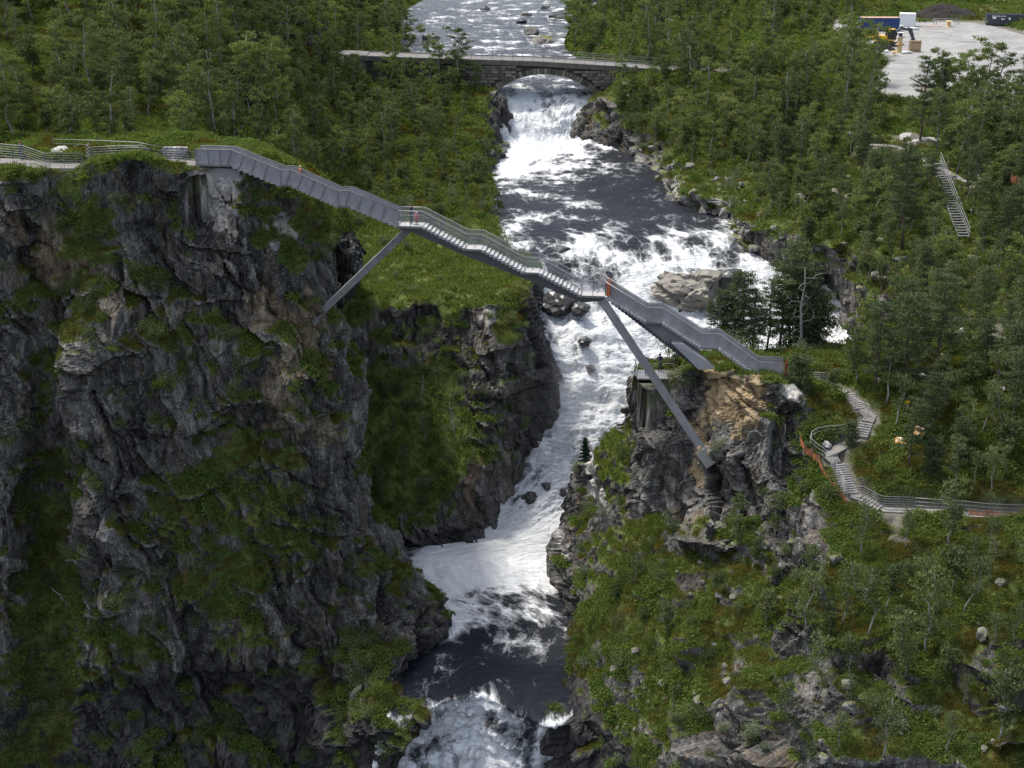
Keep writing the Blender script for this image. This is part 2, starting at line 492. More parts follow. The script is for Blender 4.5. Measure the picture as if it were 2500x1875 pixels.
BODIES = {}
PATHS = []     # (polyline of 3D points, half width, soft edge): the ground is graded to these
FLAT = []      # (center xy, radii, z or None): levelled spots such as the yard and the paths
def body(name, G, sp_row, sp_col, rock_amp=1.0, seed=0, flip=False, terrace=0.0):
    """G control grid (rows, cols, 4): x, y, z, bareness (0 turf .. 1 bare rock). Displaced along its normals."""
    X4 = loft(G, sp_row, sp_col)
    X, bare = X4[..., :3], np.clip(X4[..., 3], -1, 2)
    n = grid_normals(X)
    if flip: n = -n
    nr, nc = X.shape[:2]
    p = X.reshape(-1, 3); nn = blur(n, 4).reshape(-1, 3)
    nn /= np.maximum(np.linalg.norm(nn, axis=1, keepdims=True), 1e-9)
    bare = bare.reshape(-1)
    steep = 1 - np.clip(np.abs(nn[:, 2]), 0, 1)
    rocky = np.clip(smooth01(bare + 0.5 * (steep - 0.5) + 0.35 * perlin(p / 5.0, seed + 5), 0.25, 0.75), 0, 1)
    warp = np.stack([fbm(p / 6.0 + 11 * k, 3, seed + 40 + k) for k in range(3)], 1)
    q = p + warp * 1.3
    R = Matrix.Rotation(0.42, 3, 'Y') @ Matrix.Rotation(0.12, 3, 'X')
    q = q @ np.array(R).T
    d = 1.5 * fbm(p / 11.0, 3, seed + 1)
    b1, c1 = blocks(q / np.array([4.2, 5.0, 13.0]), seed + 60)
    b2, c2 = blocks((q + warp * 0.4) / np.array([1.5, 2.2, 6.0]), seed + 70)
    b3, c3 = blocks((q + warp * 0.2) / np.array([0.55, 0.8, 1.9]), seed + 80)
    ridge = fbm(q / np.array([0.45, 0.45, 4.0]), 3, seed + 9)
    lz = p[:, 2] / 5.2 + 0.9 * perlin(p / np.array([9.0, 9.0, 30.0]), seed + 12)
    ledge = (1 - (lz - np.floor(lz))) * smooth01(perlin(p / 7.0, seed + 13), -.25, .25)
    dr = 0.72 * b1 + 0.38 * b2 + 0.17 * b3 + 0.11 * ridge - 0.35 * np.exp(-(c1 / 0.04) ** 2) - 0.12 * np.exp(-(c2 / 0.05) ** 2) + 0.75 * ledge
    dr += 0.05 * fbm(p / 0.55, 2, seed + 21)
    ds = 0.50 * fbm(p / 3.0, 4, seed + 31) + 0.14 * np.abs(perlin(p / 0.8, seed + 33)) + 0.08 * fbm(p / 0.35, 2, seed + 35)
    per_ = 5.0
    lz2 = p[:, 2] / per_ + 0.9 * perlin(p / np.array([8.0, 8.0, 24.0]), seed + 14)
    nh = np.linalg.norm(nn[:, :2], axis=1)
    ter = (lz2 - np.floor(lz2)) * smooth01(perlin(p / 7.0, seed + 15), -.32, .05) * terrace * smooth01(nh, .3, .5)
    qx = proj(p)[0]
    ter = ter * smooth01(qx, 1640, 1720)
    for line, hw, soft in PATHS:
        lo = np.min([q[:2] for q in line], axis=0) - 9; hi = np.max([q[:2] for q in line], axis=0) + 9
        idx = np.nonzero((p[:, 0] > lo[0]) & (p[:, 0] < hi[0]) & (p[:, 1] > lo[1]) & (p[:, 1] < hi[1]))[0]
        if len(idx) == 0: continue
        dmin = np.full(len(idx), 1e9)
        for a, b in zip(line[:-1], line[1:]):
            ab = b[:2] - a[:2]; L = float(ab @ ab) + 1e-9
            t = np.clip(((p[idx, :2] - a[:2]) @ ab) / L, 0, 1)
            dmin = np.minimum(dmin, np.linalg.norm(p[idx, :2] - (a[:2] + t[:, None] * ab), axis=1))
        ter[idx] *= smooth01(dmin, 3.5, 8.0)
    ter_off = np.minimum(0.85 * per_ * np.abs(nn[:, 2]) / np.maximum(nh, .2), 4.0) * ter
    pil = 0.30 * (1 - 2 * np.abs(perlin(p / 1.5, seed + 37))) + 0.14 * (1 - 2 * np.abs(perlin(p / 0.7, seed + 38)))
    ds = ds + pil * (terrace > 0)
    disp = d * rock_amp * (0.4 + 0.6 * rocky) + rocky * dr * rock_amp + (1 - rocky) * ds * min(1.0, rock_amp + 0.2)
    flat = np.zeros(len(p))
    for (cx, cy, rx, ry, zz, soft) in FLAT:
        r = np.maximum(np.abs(p[:, 0] - cx) / rx, np.abs(p[:, 1] - cy) / ry)
        flat = np.maximum(flat, 1 - smooth01(r, 1.0, soft))
    disp = disp * (1 - flat)
    p2 = p + nn * disp[:, None]
    hd = nn[:, :2] / np.maximum(nh, 1e-6)[:, None]
    p2[:, :2] += hd * (ter_off * (1 - flat) * (1 - .6 * rocky))[:, None]
    for (cx, cy, rx, ry, zz, soft) in FLAT:
        if zz is None: continue
        r = np.maximum(np.abs(p[:, 0] - cx) / rx, np.abs(p[:, 1] - cy) / ry)
        w = (1 - smooth01(r, 1.0, soft)) * (np.abs(p[:, 2] - zz) < 3.5)
        p2[:, 2] = p2[:, 2] * (1 - w) + (zz - 0.06) * w
    trod = np.zeros(len(p))
    for line, hw, soft in PATHS:
        lo = np.min([q[:2] for q in line], axis=0) - hw - soft; hi = np.max([q[:2] for q in line], axis=0) + hw + soft
        idx = np.nonzero((p2[:, 0] > lo[0]) & (p2[:, 0] < hi[0]) & (p2[:, 1] > lo[1]) & (p2[:, 1] < hi[1]))[0]
        if len(idx) == 0: continue
        bd_ = np.full(len(idx), 1e9); bz = np.zeros(len(idx)); s_ = p2[idx]
        for a, b in zip(line[:-1], line[1:]):
            ab = b[:2] - a[:2]; L = float(ab @ ab) + 1e-9
            t = np.clip(((s_[:, :2] - a[:2]) @ ab) / L, 0, 1)
            dd = np.linalg.norm(s_[:, :2] - (a[:2] + t[:, None] * ab), axis=1)
            zz = a[2] + t * (b[2] - a[2])
            m = dd < bd_; bd_[m] = dd[m]; bz[m] = zz[m]
        w = (1 - smooth01(bd_, hw, hw + soft)) * (np.abs(s_[:, 2] - bz) < 4.5)
        p2[idx, 2] = s_[:, 2] * (1 - w) + (bz - 0.10) * w
        trod[idx] = np.maximum(trod[idx], w)
    X2 = p2.reshape(nr, nc, 3)
    n2 = grid_normals(X2)
    if flip: n2 = -n2
    up = blur(n2, 1)[..., 2].reshape(-1)
    upb = blur(n2, 5)[..., 2].reshape(-1)
    veg = 0.5 + 1.1 * (0.6 * up + 0.4 * upb - 0.42) + 0.42 * fbm(p / 2.6, 4, seed + 50) + 0.42 * fbm(p / 7.0, 2, seed + 52) - 0.70 * (bare - 0.52) 
    me = np_mesh(name, p2, grid_quads(nr, nc) if not flip else grid_quads(nr, nc)[:, ::-1])
    veg = np.clip(veg - .17 * terrace * (name == 'headland') - .08 * terrace * (name != 'headland') + (.09 if name == 'cliff' else 0), 0, 1)
    vq = veg.reshape(nr, nc)
    fv = (vq[:-1, :-1] + vq[1:, 1:]) / 2
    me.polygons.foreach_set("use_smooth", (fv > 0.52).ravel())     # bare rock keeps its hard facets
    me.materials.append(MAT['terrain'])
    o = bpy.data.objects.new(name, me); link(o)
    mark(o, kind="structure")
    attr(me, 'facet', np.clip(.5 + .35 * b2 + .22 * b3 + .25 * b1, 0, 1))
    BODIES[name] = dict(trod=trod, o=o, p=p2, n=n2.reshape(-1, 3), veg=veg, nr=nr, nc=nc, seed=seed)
    return BODIES[name]

def col(*pts):
    return [np.append(P(a, b, Y), v) for a, b, Y, v in pts]
def shift(c, dx, dy, dz, bare=None, sl=None):
    out = []
    for k, q in enumerate(c):
        q = q.copy(); q[0] += dx; q[1] += dy; q[2] += dz
        if bare is not None: q[3] = bare
        out.append(q)
    return out

# ---- left cliff: the dark headland that carries the upper end of the step bridge
def cliffcol(px, rim, dY, bares, dx=0):
    rows = [(2050, 109.5), (1875, 111), (1750, 112), (1640, 113), (1550, 113.8), (1400, 115), (1250, 116), (1000, 117.5), (760, 119.5), (600, 121)]
    pts = []
    for k, (py, Y) in enumerate(rows):
        e = dY[k] if hasattr(dY, '__len__') else dY
        if py < rim[0] + 60 and rim[0] > 440: py = rim[0] + 60 - (600 - py) * 0.2
        pts.append((px, py, Y + e, bares[k] if hasattr(bares, '__len__') else bares))
    pts.append((px, rim[0], rim[1], 0.15))
    return col(*pts)
colsA = []
g = [.2, .2, .2, .2, .25, .3, .3, .35, .4, .2]
r_ = [.75, .8, .85, .85, .85, .85, .85, .8, .75, .6]
m_ = [.35, .4, .55, .6, .6, .55, .5, .5, .55, .4]
colsA.append(cliffcol(-420, (420, 122), -4, r_))
colsA.append(cliffcol(-120, (415, 122), -1, m_))
colsA.append(cliffcol(20, (405, 122), [0, 0, 0, 0, 0, -1, -1, 0, 0, 0], [.25, .2, .2, .3, .5, .8, .8, .7, .75, .9]))
colsA.append(cliffcol(90, (402, 122.5), [1, 1, 1, 1.5, 2, 3, 3.5, 3, 1, 0], [.15, .1, .1, .1, .1, .1, .1, .2, .4, .6]))
colsA.append(cliffcol(185, (398, 122.5), [0, 0, 0, 0, 0, 1, 1.6, 1.8, 1, 0], [.2, .25, .35, .3, .2, .15, .3, .4, .5, .1]))
colsA.append(cliffcol(225, (395, 122), [-1, -1, -1, -1, -1, -1.2, -1.2, -.6, -.6, -.4], [.5, .7, .9, .6, .5, .9, .95, .8, .85, .2]))
colsA.append(cliffcol(330, (388, 122), [-1, -1, -1, -1, -.8, -.6, -.6, -.4, -.2, 0], [.3, .6, .85, .7, .3, .9, .9, .75, .8, .35]))
colsA.append(cliffcol(440, (402, 122.5), [-.5, -.5, -.5, -.5, 0, .2, .2, .2, 0, 0], [.1, .3, .6, .7, .6, .6, .45, .5, .8, .85]))
colsA.append(cliffcol(540, (412, 123.5), [0, 0, 0, 0, 0, 0, .2, .6, .4, .4], [.3, .6, .6, .7, .3, .2, .35, .45, .85, .95]))
colsA.append(cliffcol(620, (425, 124.5), [0, 0, 0, 0, 0, 0, 0, .5, .8, 1], [.5, .7, .8, .8, .5, .25, .35, .6, .8, .35]))
colsA.append(cliffcol(720, (470, 126), [.5, .5, .5, .5, .5, .3, .5, .5, 1.0, 3], [.8, .85, .9, .9, .85, .8, .6, .65, .8, .2]))
colsA.append(col((880, 2050, 105.5, .8), (880, 1875, 107, .8), (900, 1750, 108.6, .8), (850, 1640, 112, .9), (840, 1550, 115.2, .9), (820, 1400, 117.5, .9), (815, 1250, 119, .9), (800, 1000, 120.5, .9), (768, 775, 121.5, .85), (770, 660, 124, .7), (775, 545, 127, .25)))
nose = col((950, 2050, 103, .9), (958, 1880, 105, .9), (1030, 1765, 107.2, .75), (975, 1650, 112, .9), (1076, 1550, 119, .95), (975, 1394, 122, .8), (909, 1250, 124, .9), (868, 980, 126, .9), (812, 770, 127, .85), (822, 680, 128, .85), (818, 612, 129, .4))
colsA.append(nose)
colsA.append(shift(nose, -0.8, 4, -1.0, .9))
colsA.append(shift(nose, -5, 11, -9, .9))
A = np.array(colsA).swapaxes(0, 1)           # rows, cols, 4
rim = A[-1]
t1 = rim.copy(); t1[:, 1] += 5; t1[:, 2] += 0.2; t1[:, 3] = .1
t2 = rim.copy(); t2[:, 1] += 13; t2[:, 2] += np.linspace(0.3, -2, len(t2)); t2[:, 3] = .1
t3 = rim.copy(); t3[:, 1] += 24; t3[:, 2] += np.linspace(-2, -10, len(t3)); t3[:, 3] = .1
A = np.concatenate([A, t1[None], t2[None], t3[None]], 0)

# ---- left bank: hillside wood, meadow shelf and the wall beside the main fall
def lb(px, hill):
    """columns whose lower part hides behind the left cliff"""
    lo = [(1450, 131), (1345, 131), (1200, 131), (1000, 131), (860, 131), (745, 131.2), (700, 131.5), (600, 131.8), (500, 132)]
    return col(*[(px, a, b, .3) for a, b in lo], *[(px, a, b, v) for a, b, v in hill])
colsB = [
 lb(-700, [(400, 133, .1), (320, 142, .1), (200, 155, .1), (100, 166, .2), (0, 178, .3), (-100, 195, .2), (-250, 230, .2)]),
 lb(-150, [(400, 133, .1), (320, 143, .1), (200, 158, .1), (100, 169, .2), (20, 178, .7), (-100, 195, .3), (-250, 230, .2)]),
 lb(200, [(400, 134, .1), (320, 145, .1), (200, 160, .1), (100, 172, .2), (20, 181, .6), (-100, 202, .2), (-250, 240, .2)]),
 lb(480, [(420, 138, .1), (330, 150, .1), (220, 168, .1), (130, 181, .4), (30, 193, .6), (-90, 215, .3), (-250, 260, .2)]),
 col((690, 1450, 133, .3), (690, 1345, 133, .3), (690, 1200, 133.5, .3), (690, 1000, 134, .3), (690, 860, 135, .3), (690, 745, 137, .2), (690, 660, 141, .1), (690, 560, 148, .1), (690, 470, 156, .1), (690, 400, 165, .1), (690, 310, 178, .1), (690, 215, 193, .1), (690, 120, 206, .6), (690, 30, 218, .7), (690, -80, 245, .3), (690, -240, 300, .2)),
 col((840, 1450, 136, .5), (845, 1355, 138, .6), (850, 1220, 140, .2), (845, 1000, 147, -.3), (830, 850, 150.2, .1), (825, 750, 152.2, .1), (825, 690, 157.5, .0), (830, 600, 168, .0), (850, 500, 183, .0), (860, 400, 199, .05), (870, 300, 217, .05), (880, 205, 237, .1), (885, 120, 265, .1), (900, 45, 300, .1), (940, -30, 370, .1), (950, -150, 500, .1)),
 col((920, 1450, 136.5, .8), (930, 1358, 138.8, .85), (930, 1235, 140.6, .25), (925, 1000, 147.8, -.4), (925, 840, 151.2, .4), (920, 742, 152.8, .2), (920, 690, 158, .0), (920, 600, 169, .0), (930, 500, 184, .0), (940, 400, 200, .05), (950, 300, 218, .05), (960, 205, 238, .1), (955, 125, 275, .1), (965, 60, 325, .1), (990, -10, 395, .1), (1000, -150, 520, .1)),
 col((1020, 1450, 136, .9), (1030, 1350, 138.8, .9), (1020, 1230, 140.8, .3), (1010, 1000, 148.2, -.4), (1010, 835, 151.6, .7), (1010, 735, 153, .5), (1010, 690, 158, .0), (1010, 600, 170, .0), (1020, 500, 185, .0), (1030, 400, 201, .05), (1040, 300, 219, .05), (1045, 205, 238.5, .1), (990, 128, 285, .1), (990, 66, 335, .1), (1060, 0, 402, .1), (1060, -150, 540, .1)),
 col((1100, 1430, 137, .95), (1120, 1335, 139.5, .95), (1110, 1190, 142, .5), (1100, 990, 148.4, -.25), (1110, 835, 151.4, .3), (1100, 735, 153, .2), (1100, 685, 158.5, .0), (1100, 595, 171, .0), (1110, 500, 186, .0), (1110, 400, 203, .05), (1120, 300, 221, .1), (1125, 205, 239, .2), (1000, 130, 286, .1), (997, 68, 336, .1), (1070, 2, 402, .1), (1070, -150, 540, .1)),
 col((1180, 1400, 139.5, .95), (1190, 1290, 142, .95), (1200, 1130, 144.5, .95), (1190, 960, 148.0, .85), (1175, 830, 150.0, .9), (1170, 745, 151.8, .75), (1180, 690, 157.5, .1), (1190, 600, 172, .0), (1185, 500, 188, .0), (1170, 410, 205, .1), (1180, 310, 222, .3), (1185, 215, 237, .4), (1003, 132, 287, .2), (1000, 70, 337, .2), (1075, 4, 402, .2), (1075, -150, 540, .2)),
 col((1230, 1390, 141.5, .95), (1240, 1255, 144.5, .95), (1275, 1100, 147.5, .9), (1285, 950, 149.5, .8), (1265, 830, 150.5, .75), (1245, 750, 152.5, .5), (1255, 690, 157, .2), (1250, 610, 173, .1), (1210, 520, 189, .1), (1195, 425, 208, .4), (1205, 330, 224, .9), (1205, 235, 235, .9), (1008, 134, 288, .5), (1003, 72, 338, .5), (1080, 8, 402, .5), (1080, -150, 540, .4)),
]
edge = col((1245, 1380, 143, 1.), (1255, 1242, 146, 1.), (1322, 1070, 150, 1.), (1352, 930, 152.5, 1.), (1325, 830, 154, .9), (1308, 755, 156.5, .8), (1298, 692, 160, .5), (1285, 612, 175, .6), (1228, 540, 190, .7), (1212, 440, 209, .8), (1228, 345, 226, 1.), (1232, 250, 235.5, 1.), (1014, 136, 288.5, .8), (1008, 75, 339, .8), (1085, 12, 402, .8), (1085, -150, 540, .6))
colsB.append(edge)
dn = shift(edge, 0.5, 0.8, -2.5, 1.0); colsB.append(dn)
dn2 = shift(edge, 0.8, 3.5, -9, 1.0); colsB.append(dn2)
B = np.array(colsB).swapaxes(0, 1)

# ---- right headland and the near slope below it
colsC = [
 col((1372, 2050, 105.5, 1.), (1372, 1875, 107, 1.), (1366, 1765, 107.3, 1.), (1388, 1610, 116.6, .9), (1378, 1455, 128.6, 1.), (1370, 1345, 135, 1.), (1390, 1265, 135, .8), (1401, 1155, 133.5, .6), (1455, 1105, 132, .2), (1528, 1048, 129.5, .2), (1550, 1000, 126, .8), (1553, 935, 123.5, .7), (1562, 912, 126, .2), (1580, 900, 132, .3)),
 col((1425, 2050, 103, .6), (1425, 1875, 104.8, .5), (1415, 1765, 105.4, .6), (1425, 1610, 113.5, .2), (1410, 1455, 124.5, .6), (1405, 1345, 130.5, .6), (1425, 1260, 131.0, .45), (1440, 1165, 130.5, .5), (1490, 1100, 129, .05), (1542, 1045, 127, .1), (1562, 1000, 123.5, .9), (1568, 932, 121.5, .7), (1580, 908, 124, .1), (1600, 895, 131, .3)),
 col((1490, 2050, 101, .4), (1490, 1875, 102, .45), (1490, 1750, 105, .4), (1490, 1600, 109.5, .1), (1480, 1450, 117.5, .0), (1480, 1330, 123, .0), (1490, 1240, 125, .35), (1510, 1150, 125.5, .1), (1545, 1085, 124.8, .0), (1573, 1035, 122.5, .6), (1582, 985, 120.8, 1.), (1592, 928, 120, .6), (1600, 905, 122.5, .0), (1620, 893, 130, .3)),
 col((1590, 2050, 97, .3), (1590, 1875, 98.5, .35), (1590, 1750, 101.5, .45), (1590, 1600, 106, .35), (1590, 1450, 111, .0), (1590, 1330, 115.5, .0), (1592, 1230, 118.8, 1.), (1596, 1140, 119.6, .95), (1600, 1080, 120.4, 1.), (1605, 1020, 121.0, 1.), (1608, 970, 121.6, 1.), (1618, 925, 122.0, .3), (1630, 902, 124.0, .0), (1660, 890, 130, .2)),
 col((1665, 2050, 94.5, .3), (1665, 1875, 96, .3), (1665, 1750, 99.5, .4), (1665, 1600, 104, .1), (1665, 1450, 108.5, .35), (1665, 1330, 112.6, .4), (1665, 1230, 116.3, 1.), (1665, 1140, 117.2, .95), (1668, 1080, 118.2, 1.), (1670, 1020, 118.8, 1.), (1672, 970, 119.2, 1.), (1675, 918, 119.6, .4), (1680, 896, 122, .0), (1700, 884, 129, .2)),
 col((1750, 2050, 92, .3), (1750, 1875, 93.5, .1), (1750, 1750, 97, .1), (1750, 1600, 101.5, .0), (1750, 1450, 106, .2), (1750, 1330, 110.2, .5), (1750, 1230, 114.0, 1.), (1750, 1140, 115.0, 1.), (1752, 1080, 115.8, 1.), (1755, 1020, 116.4, 1.), (1760, 970, 117.0, 1.), (1770, 912, 117.6, .7), (1775, 892, 120.5, .1), (1790, 880, 128, .2)),
 col((1820, 2050, 91, .9), (1815, 1875, 92.2, .9), (1805, 1750, 95.6, .9), (1810, 1600, 100.5, .4), (1830, 1450, 104.4, .1), (1840, 1330, 108.8, .7), (1845, 1230, 112.0, 1.), (1850, 1140, 112.8, 1.), (1850, 1080, 113.8, 1.), (1855, 1020, 114.6, 1.), (1860, 965, 115.3, .95), (1870, 925, 116.4, .6), (1875, 900, 120.5, .1), (1890, 882, 128, .2)),
 col((1900, 2050, 89.5, .7), (1890, 1875, 90.6, .7), (1880, 1750, 94, .5), (1890, 1600, 98.2, .3), (1905, 1470, 102, .8), (1915, 1330, 106.6, .95), (1920, 1230, 109.8, 1.), (1920, 1140, 112, .9), (1925, 1080, 113.2, .8), (1930, 1020, 114.4, .6), (1938, 975, 115.4, .5), (1945, 940, 117, .3), (1950, 905, 121.5, .1), (1970, 880, 128, .2)),
 col((1990, 2050, 88, .3), (1985, 1875, 89.2, .5), (1985, 1750, 92.4, .6), (1990, 1600, 96.4, .7), (1985, 1490, 99, .9), (1985, 1350, 104.4, .95), (1985, 1250, 108, .9), (1985, 1160, 110.6, .6), (1990, 1100, 112.4, .4), (2000, 1040, 114.4, .3), (2010, 990, 116.2, .2), (2020, 950, 118.5, .1), (2030, 905, 123, .1), (2050, 870, 128.5, .2)),
 col((2090, 2050, 86.5, .2), (2090, 1875, 87.8, .3), (2090, 1750, 91, .7), (2090, 1620, 94.2, .8), (2090, 1480, 98.2, .2), (2085, 1370, 102.4, .1), (2080, 1280, 106, .2), (2075, 1180, 109.4, .4), (2075, 1110, 111.8, .2), (2080, 1050, 114.2, .1), (2090, 1000, 116.6, .1), (2100, 955, 119.4, .1), (2120, 905, 124, .1), (2150, 860, 130, .1)),
 col((2230, 2050, 85, .2), (2230, 1875, 86.4, .3), (2230, 1750, 89.6, .5), (2230, 1620, 92.8, .75), (2230, 1490, 97, .1), (2230, 1390, 100.6, .1), (2230, 1300, 104.2, .35), (2230, 1235, 106.8, .1), (2230, 1160, 109.8, .3), (2230, 1080, 113.2, .1), (2230, 1010, 116.6, .1), (2230, 960, 119.8, .1), (2240, 905, 124.6, .15), (2260, 850, 131, .1)),
 col((2400, 2050, 83.5, .2), (2400, 1875, 85, .2), (2400, 1750, 88.4, .1), (2400, 1620, 91.8, .6), (2400, 1500, 95.6, .3), (2400, 1400, 99.4, .2), (2400, 1310, 103.4, .3), (2400, 1245, 106.4, .1), (2400, 1170, 109.6, .1), (2400, 1090, 113.2, .1), (2400, 1015, 117, .1), (2400, 960, 120.4, .1), (2400, 905, 125.4, .2), (2410, 850, 131.6, .2)),
 col((2620, 2050, 82, .2), (2620, 1875, 83.6, .2), (2620, 1750, 87, .2), (2620, 1620, 90.6, .5), (2620, 1500, 94.6, .2), (2620, 1400, 98.6, .2), (2620, 1310, 102.6, .2), (2620, 1245, 106, .1), (2620, 1170, 109.4, .1), (2620, 1090, 113.2, .1), (2620, 1015, 117.2, .1), (2620, 960, 121, .1), (2620, 905, 126, .2), (2620, 850, 132, .2)),
 col((3000, 2050, 80, .2), (3000, 1875, 82, .2), (3000, 1750, 85.4, .2), (3000, 1620, 89, .4), (3000, 1500, 93.2, .2), (3000, 1400, 97.4, .2), (3000, 1310, 101.6, .2), (3000, 1245, 105, .1), (3000, 1170, 109, .1), (3000, 1090, 113, .1), (3000, 1015, 117.4, .1), (3000, 960, 121.4, .1), (3000, 905, 126.4, .2), (3000, 850, 132.6, .2)),
]
C = np.array(colsC).swapaxes(0, 1)
bk = C[-1].copy(); bk[:, 1] += 6
drop = np.interp(np.arange(len(bk)), [0, 6, 8, 10, 13], [-9, -8, -4, -1.5, -1.5]); bk[:, 2] += drop
bk2 = C[-1].copy(); bk2[:, 1] += 13; bk2[:, 2] += np.interp(np.arange(len(bk)), [0, 6, 8, 10, 13], [-18, -17, -9, -4, -4])
C = np.concatenate([C, bk[None], bk2[None]], 0)
left = C[:, 0].copy(); left[:, 0] -= 0.3; left[:, 1] += 2.5; left[:, 2] -= 3; left[:, 3] = 1
left2 = C[:, 0].copy(); left2[:, 0] += 0.8; left2[:, 1] += 8; left2[:, 2] -= 8; left2[:, 3] = 1
C = np.concatenate([left2[:, None], left[:, None], C], 1)

# ---- right bank: boulder shore, wooded hillside, gravel yard, far hill
e_ = col((2090, 900, 156, .6), (2072, 803, 160, .6), (2035, 735, 166, .7), (1990, 682, 170, .8), (1895, 642, 172.5, .9), (1795, 603, 176.5, .9), (1752, 553, 184, .9), (1642, 514, 193, .9), (1578, 446, 209, .9), (1522, 388, 222, .9), (1414, 345, 230.5, 1.), (1426, 285, 233.5, 1.), (1462, 243, 236.5, .9), (1342, 124, 296, .7), (1390, 47, 342, .7), (1432, 0, 388, .7), (1430, -140, 540, .5))
m2 = col((2250, 900, 126.5, .2), (2250, 830, 134, .2), (2250, 760, 141, .2), (2250, 700, 147, .15), (2250, 640, 153, .15), (2250, 590, 158, .35), (2250, 540, 163, .4), (2250, 490, 169, .3), (2250, 430, 177, .2), (2250, 370, 187, .15), (2250, 320, 196, .1), (2250, 280, 203, .1), (2250, 235, 210.5, .1), (2250, 120, 251, .1), (2250, 45, 299, .1), (2250, 0, 334, .1), (2250, -140, 420, .1))
m3 = col((2520, 900, 126.5, .2), (2520, 830, 134, .3), (2520, 760, 141, .2), (2520, 700, 147, .1), (2520, 640, 153, .1), (2520, 590, 158, .1), (2520, 540, 163.5, .3), (2520, 490, 170, .1), (2520, 430, 179, .1), (2520, 370, 189, .1), (2520, 320, 198, .1), (2520, 280, 205, .1), (2520, 235, 212, .1), (2520, 120, 252, .1), (2520, 45, 299, .1), (2520, 0, 336, .1), (2520, -140, 420, .1))
m4 = col(*[(3100, py, Y, .2) for py, Y in ((900, 126), (830, 134), (760, 141), (700, 147), (640, 153), (590, 158), (540, 164), (490, 171), (430, 180), (370, 190), (320, 199), (280, 206), (235, 213), (120, 252), (45, 299), (0, 336), (-140, 420))])
e_, m2 = np.array(e_), np.array(m2)
bump = {0.0: 0, 0.05: 0.4, 0.14: 1.0, 0.34: 0.8, 0.66: 0.3}
yard_lift = np.interp(np.arange(17), [0, 10, 11, 12, 13, 14, 16], [0, 0, .4, 1.3, .8, .5, 0])
colsD = []
sh = e_.copy(); sh[:, 0] -= 0.8; sh[:, 1] -= 1.0; sh[:, 2] -= 2.5; colsD.append(sh)
shore_rise = np.array([1.5, 1.5, 1.2, .8, 1.2, 2.0, 2.2, 1.8, 2.0, 2.2, 2.5, 2.5, 1.5, 1.0, 1.0, 1.0, 1.0])
for t in (0.0, 0.05, 0.14, 0.34, 0.66):
    c = e_ * (1 - t) + m2 * t
    c[:, 2] += bump[t] * shore_rise + yard_lift * (0 if t < .1 else 1)
    c[:, 3] = np.interp(t, [0, .05, .14, .34, 1], [1, .9, .6, .25, .15]) * e_[:, 3] / .9 * (1 if t < .3 else 1)
    if t >= .3: c[:, 3] = m2[:, 3]
    colsD.append(c)
colsD += [m2, np.array(m3), np.array(m4)]
D = np.array(colsD).swapaxes(0, 1)

YARD_Z = P(2250, 150, 245)[2]
_y = PZ(2290, 120, YARD_Z)
YARD_C = (PZ(2335, 110, YARD_Z)[0], 256.0, 18.0, 46.0)
FLAT.append((YARD_C[0], YARD_C[1], YARD_C[2], YARD_C[3], YARD_Z, 1.25))
def Yh(py): return float(np.interp(py, [905, 955, 1000, 1050, 1110, 1180, 1240, 1280], [124, 119.4, 116.8, 114.3, 112, 109.6, 107, 106]))
def H(px, py): return P(px, py, Yh(py))
def Z7(x, y): return H(1850 + x / 3.386, 850 + y / 3.386)
PATH_UP = [H(1912, 930), H(1960, 945), H(2040, 950), H(2066, 958)]
STAIR1 = [Z7(740, 375), Z7(850, 500)]
PATH_MID = [Z7(860, 505), Z7(930, 560), Z7(905, 605)]
STAIR2 = [Z7(890, 615), Z7(845, 735)]
PATH_LOOP = [Z7(830, 745), Z7(740, 790), Z7(620, 850), Z7(610, 900), Z7(650, 950)]
STAIR3 = [Z7(660, 958), Z7(770, 1205)]
PATH_LAND = [Z7(770, 1212), Z7(850, 1235)]
STAIR4 = [Z7(860, 1240), Z7(1010, 1325)]
PATH_LOW = [Z7(1015, 1332), Z7(1260, 1345), Z7(1500, 1350), Z7(1750, 1375), Z7(2300, 1400)]
def L8(x, y, Y): return P(x / 4.424, 320 + y / 4.424, Y)
PATH_LEFT = [P(-150, 388, 124), P(30, 393, 124), P(110, 405, 123.6), P(205, 405, 123.8), P(240, 398, 125), P(330, 388, 126), P(400, 392, 125.5), P(485, 401, 124.2)]
for l_ in (PATH_UP, STAIR1, PATH_MID, STAIR2, PATH_LOOP, STAIR3, PATH_LAND, STAIR4, PATH_LOW): PATHS.append((l_, .75, .7))
PATHS.append((PATH_LEFT, 1.1, .8))
LOOK = P(1588, 919, 120.8)
PATHS.append(([LOOK + np.array([-.6, .3, -.25]), LOOK + np.array([2.2, 1.2, -.25])], 1.2, 1.0))
ARCH_Y = 237.0
DECK = [(840, 134), (895, 136), (1058, 142), (1302, 149), (1420, 156), (1528, 163), (1695, 176), (1800, 185)]
DECKW = [P(a, b, ARCH_Y) for a, b in DECK]
ROAD = [DECKW[-2] + np.array([0, 2.7, 0]), P(1800, 186, 238), P(1960, 202, 234), P(2090, 222, 226), P(2180, 240, 216), P(2300, 262, 210), P(2480, 288, 205), P(2620, 300, 203)]
ROADL = [P(600, 118, 236), P(760, 128, 238.5), DECKW[0] + np.array([0, 2.7, 0]), DECKW[1] + np.array([0, 2.7, 0])]
TRACK = [PZ(2230, 140, YARD_Z), PZ(2200, 185, YARD_Z), P(2192, 215, 221), P(2190, 243, 214.5)]
PATHS.append((TRACK, 3.6, 2.0)); PATHS.append((ROAD, 2.2, 2.5)); PATHS.append((ROADL, 2.2, 2.5))
_l3 = lambda x, y, Y: P(1700 + x / 2.765, y / 2.765, Y)
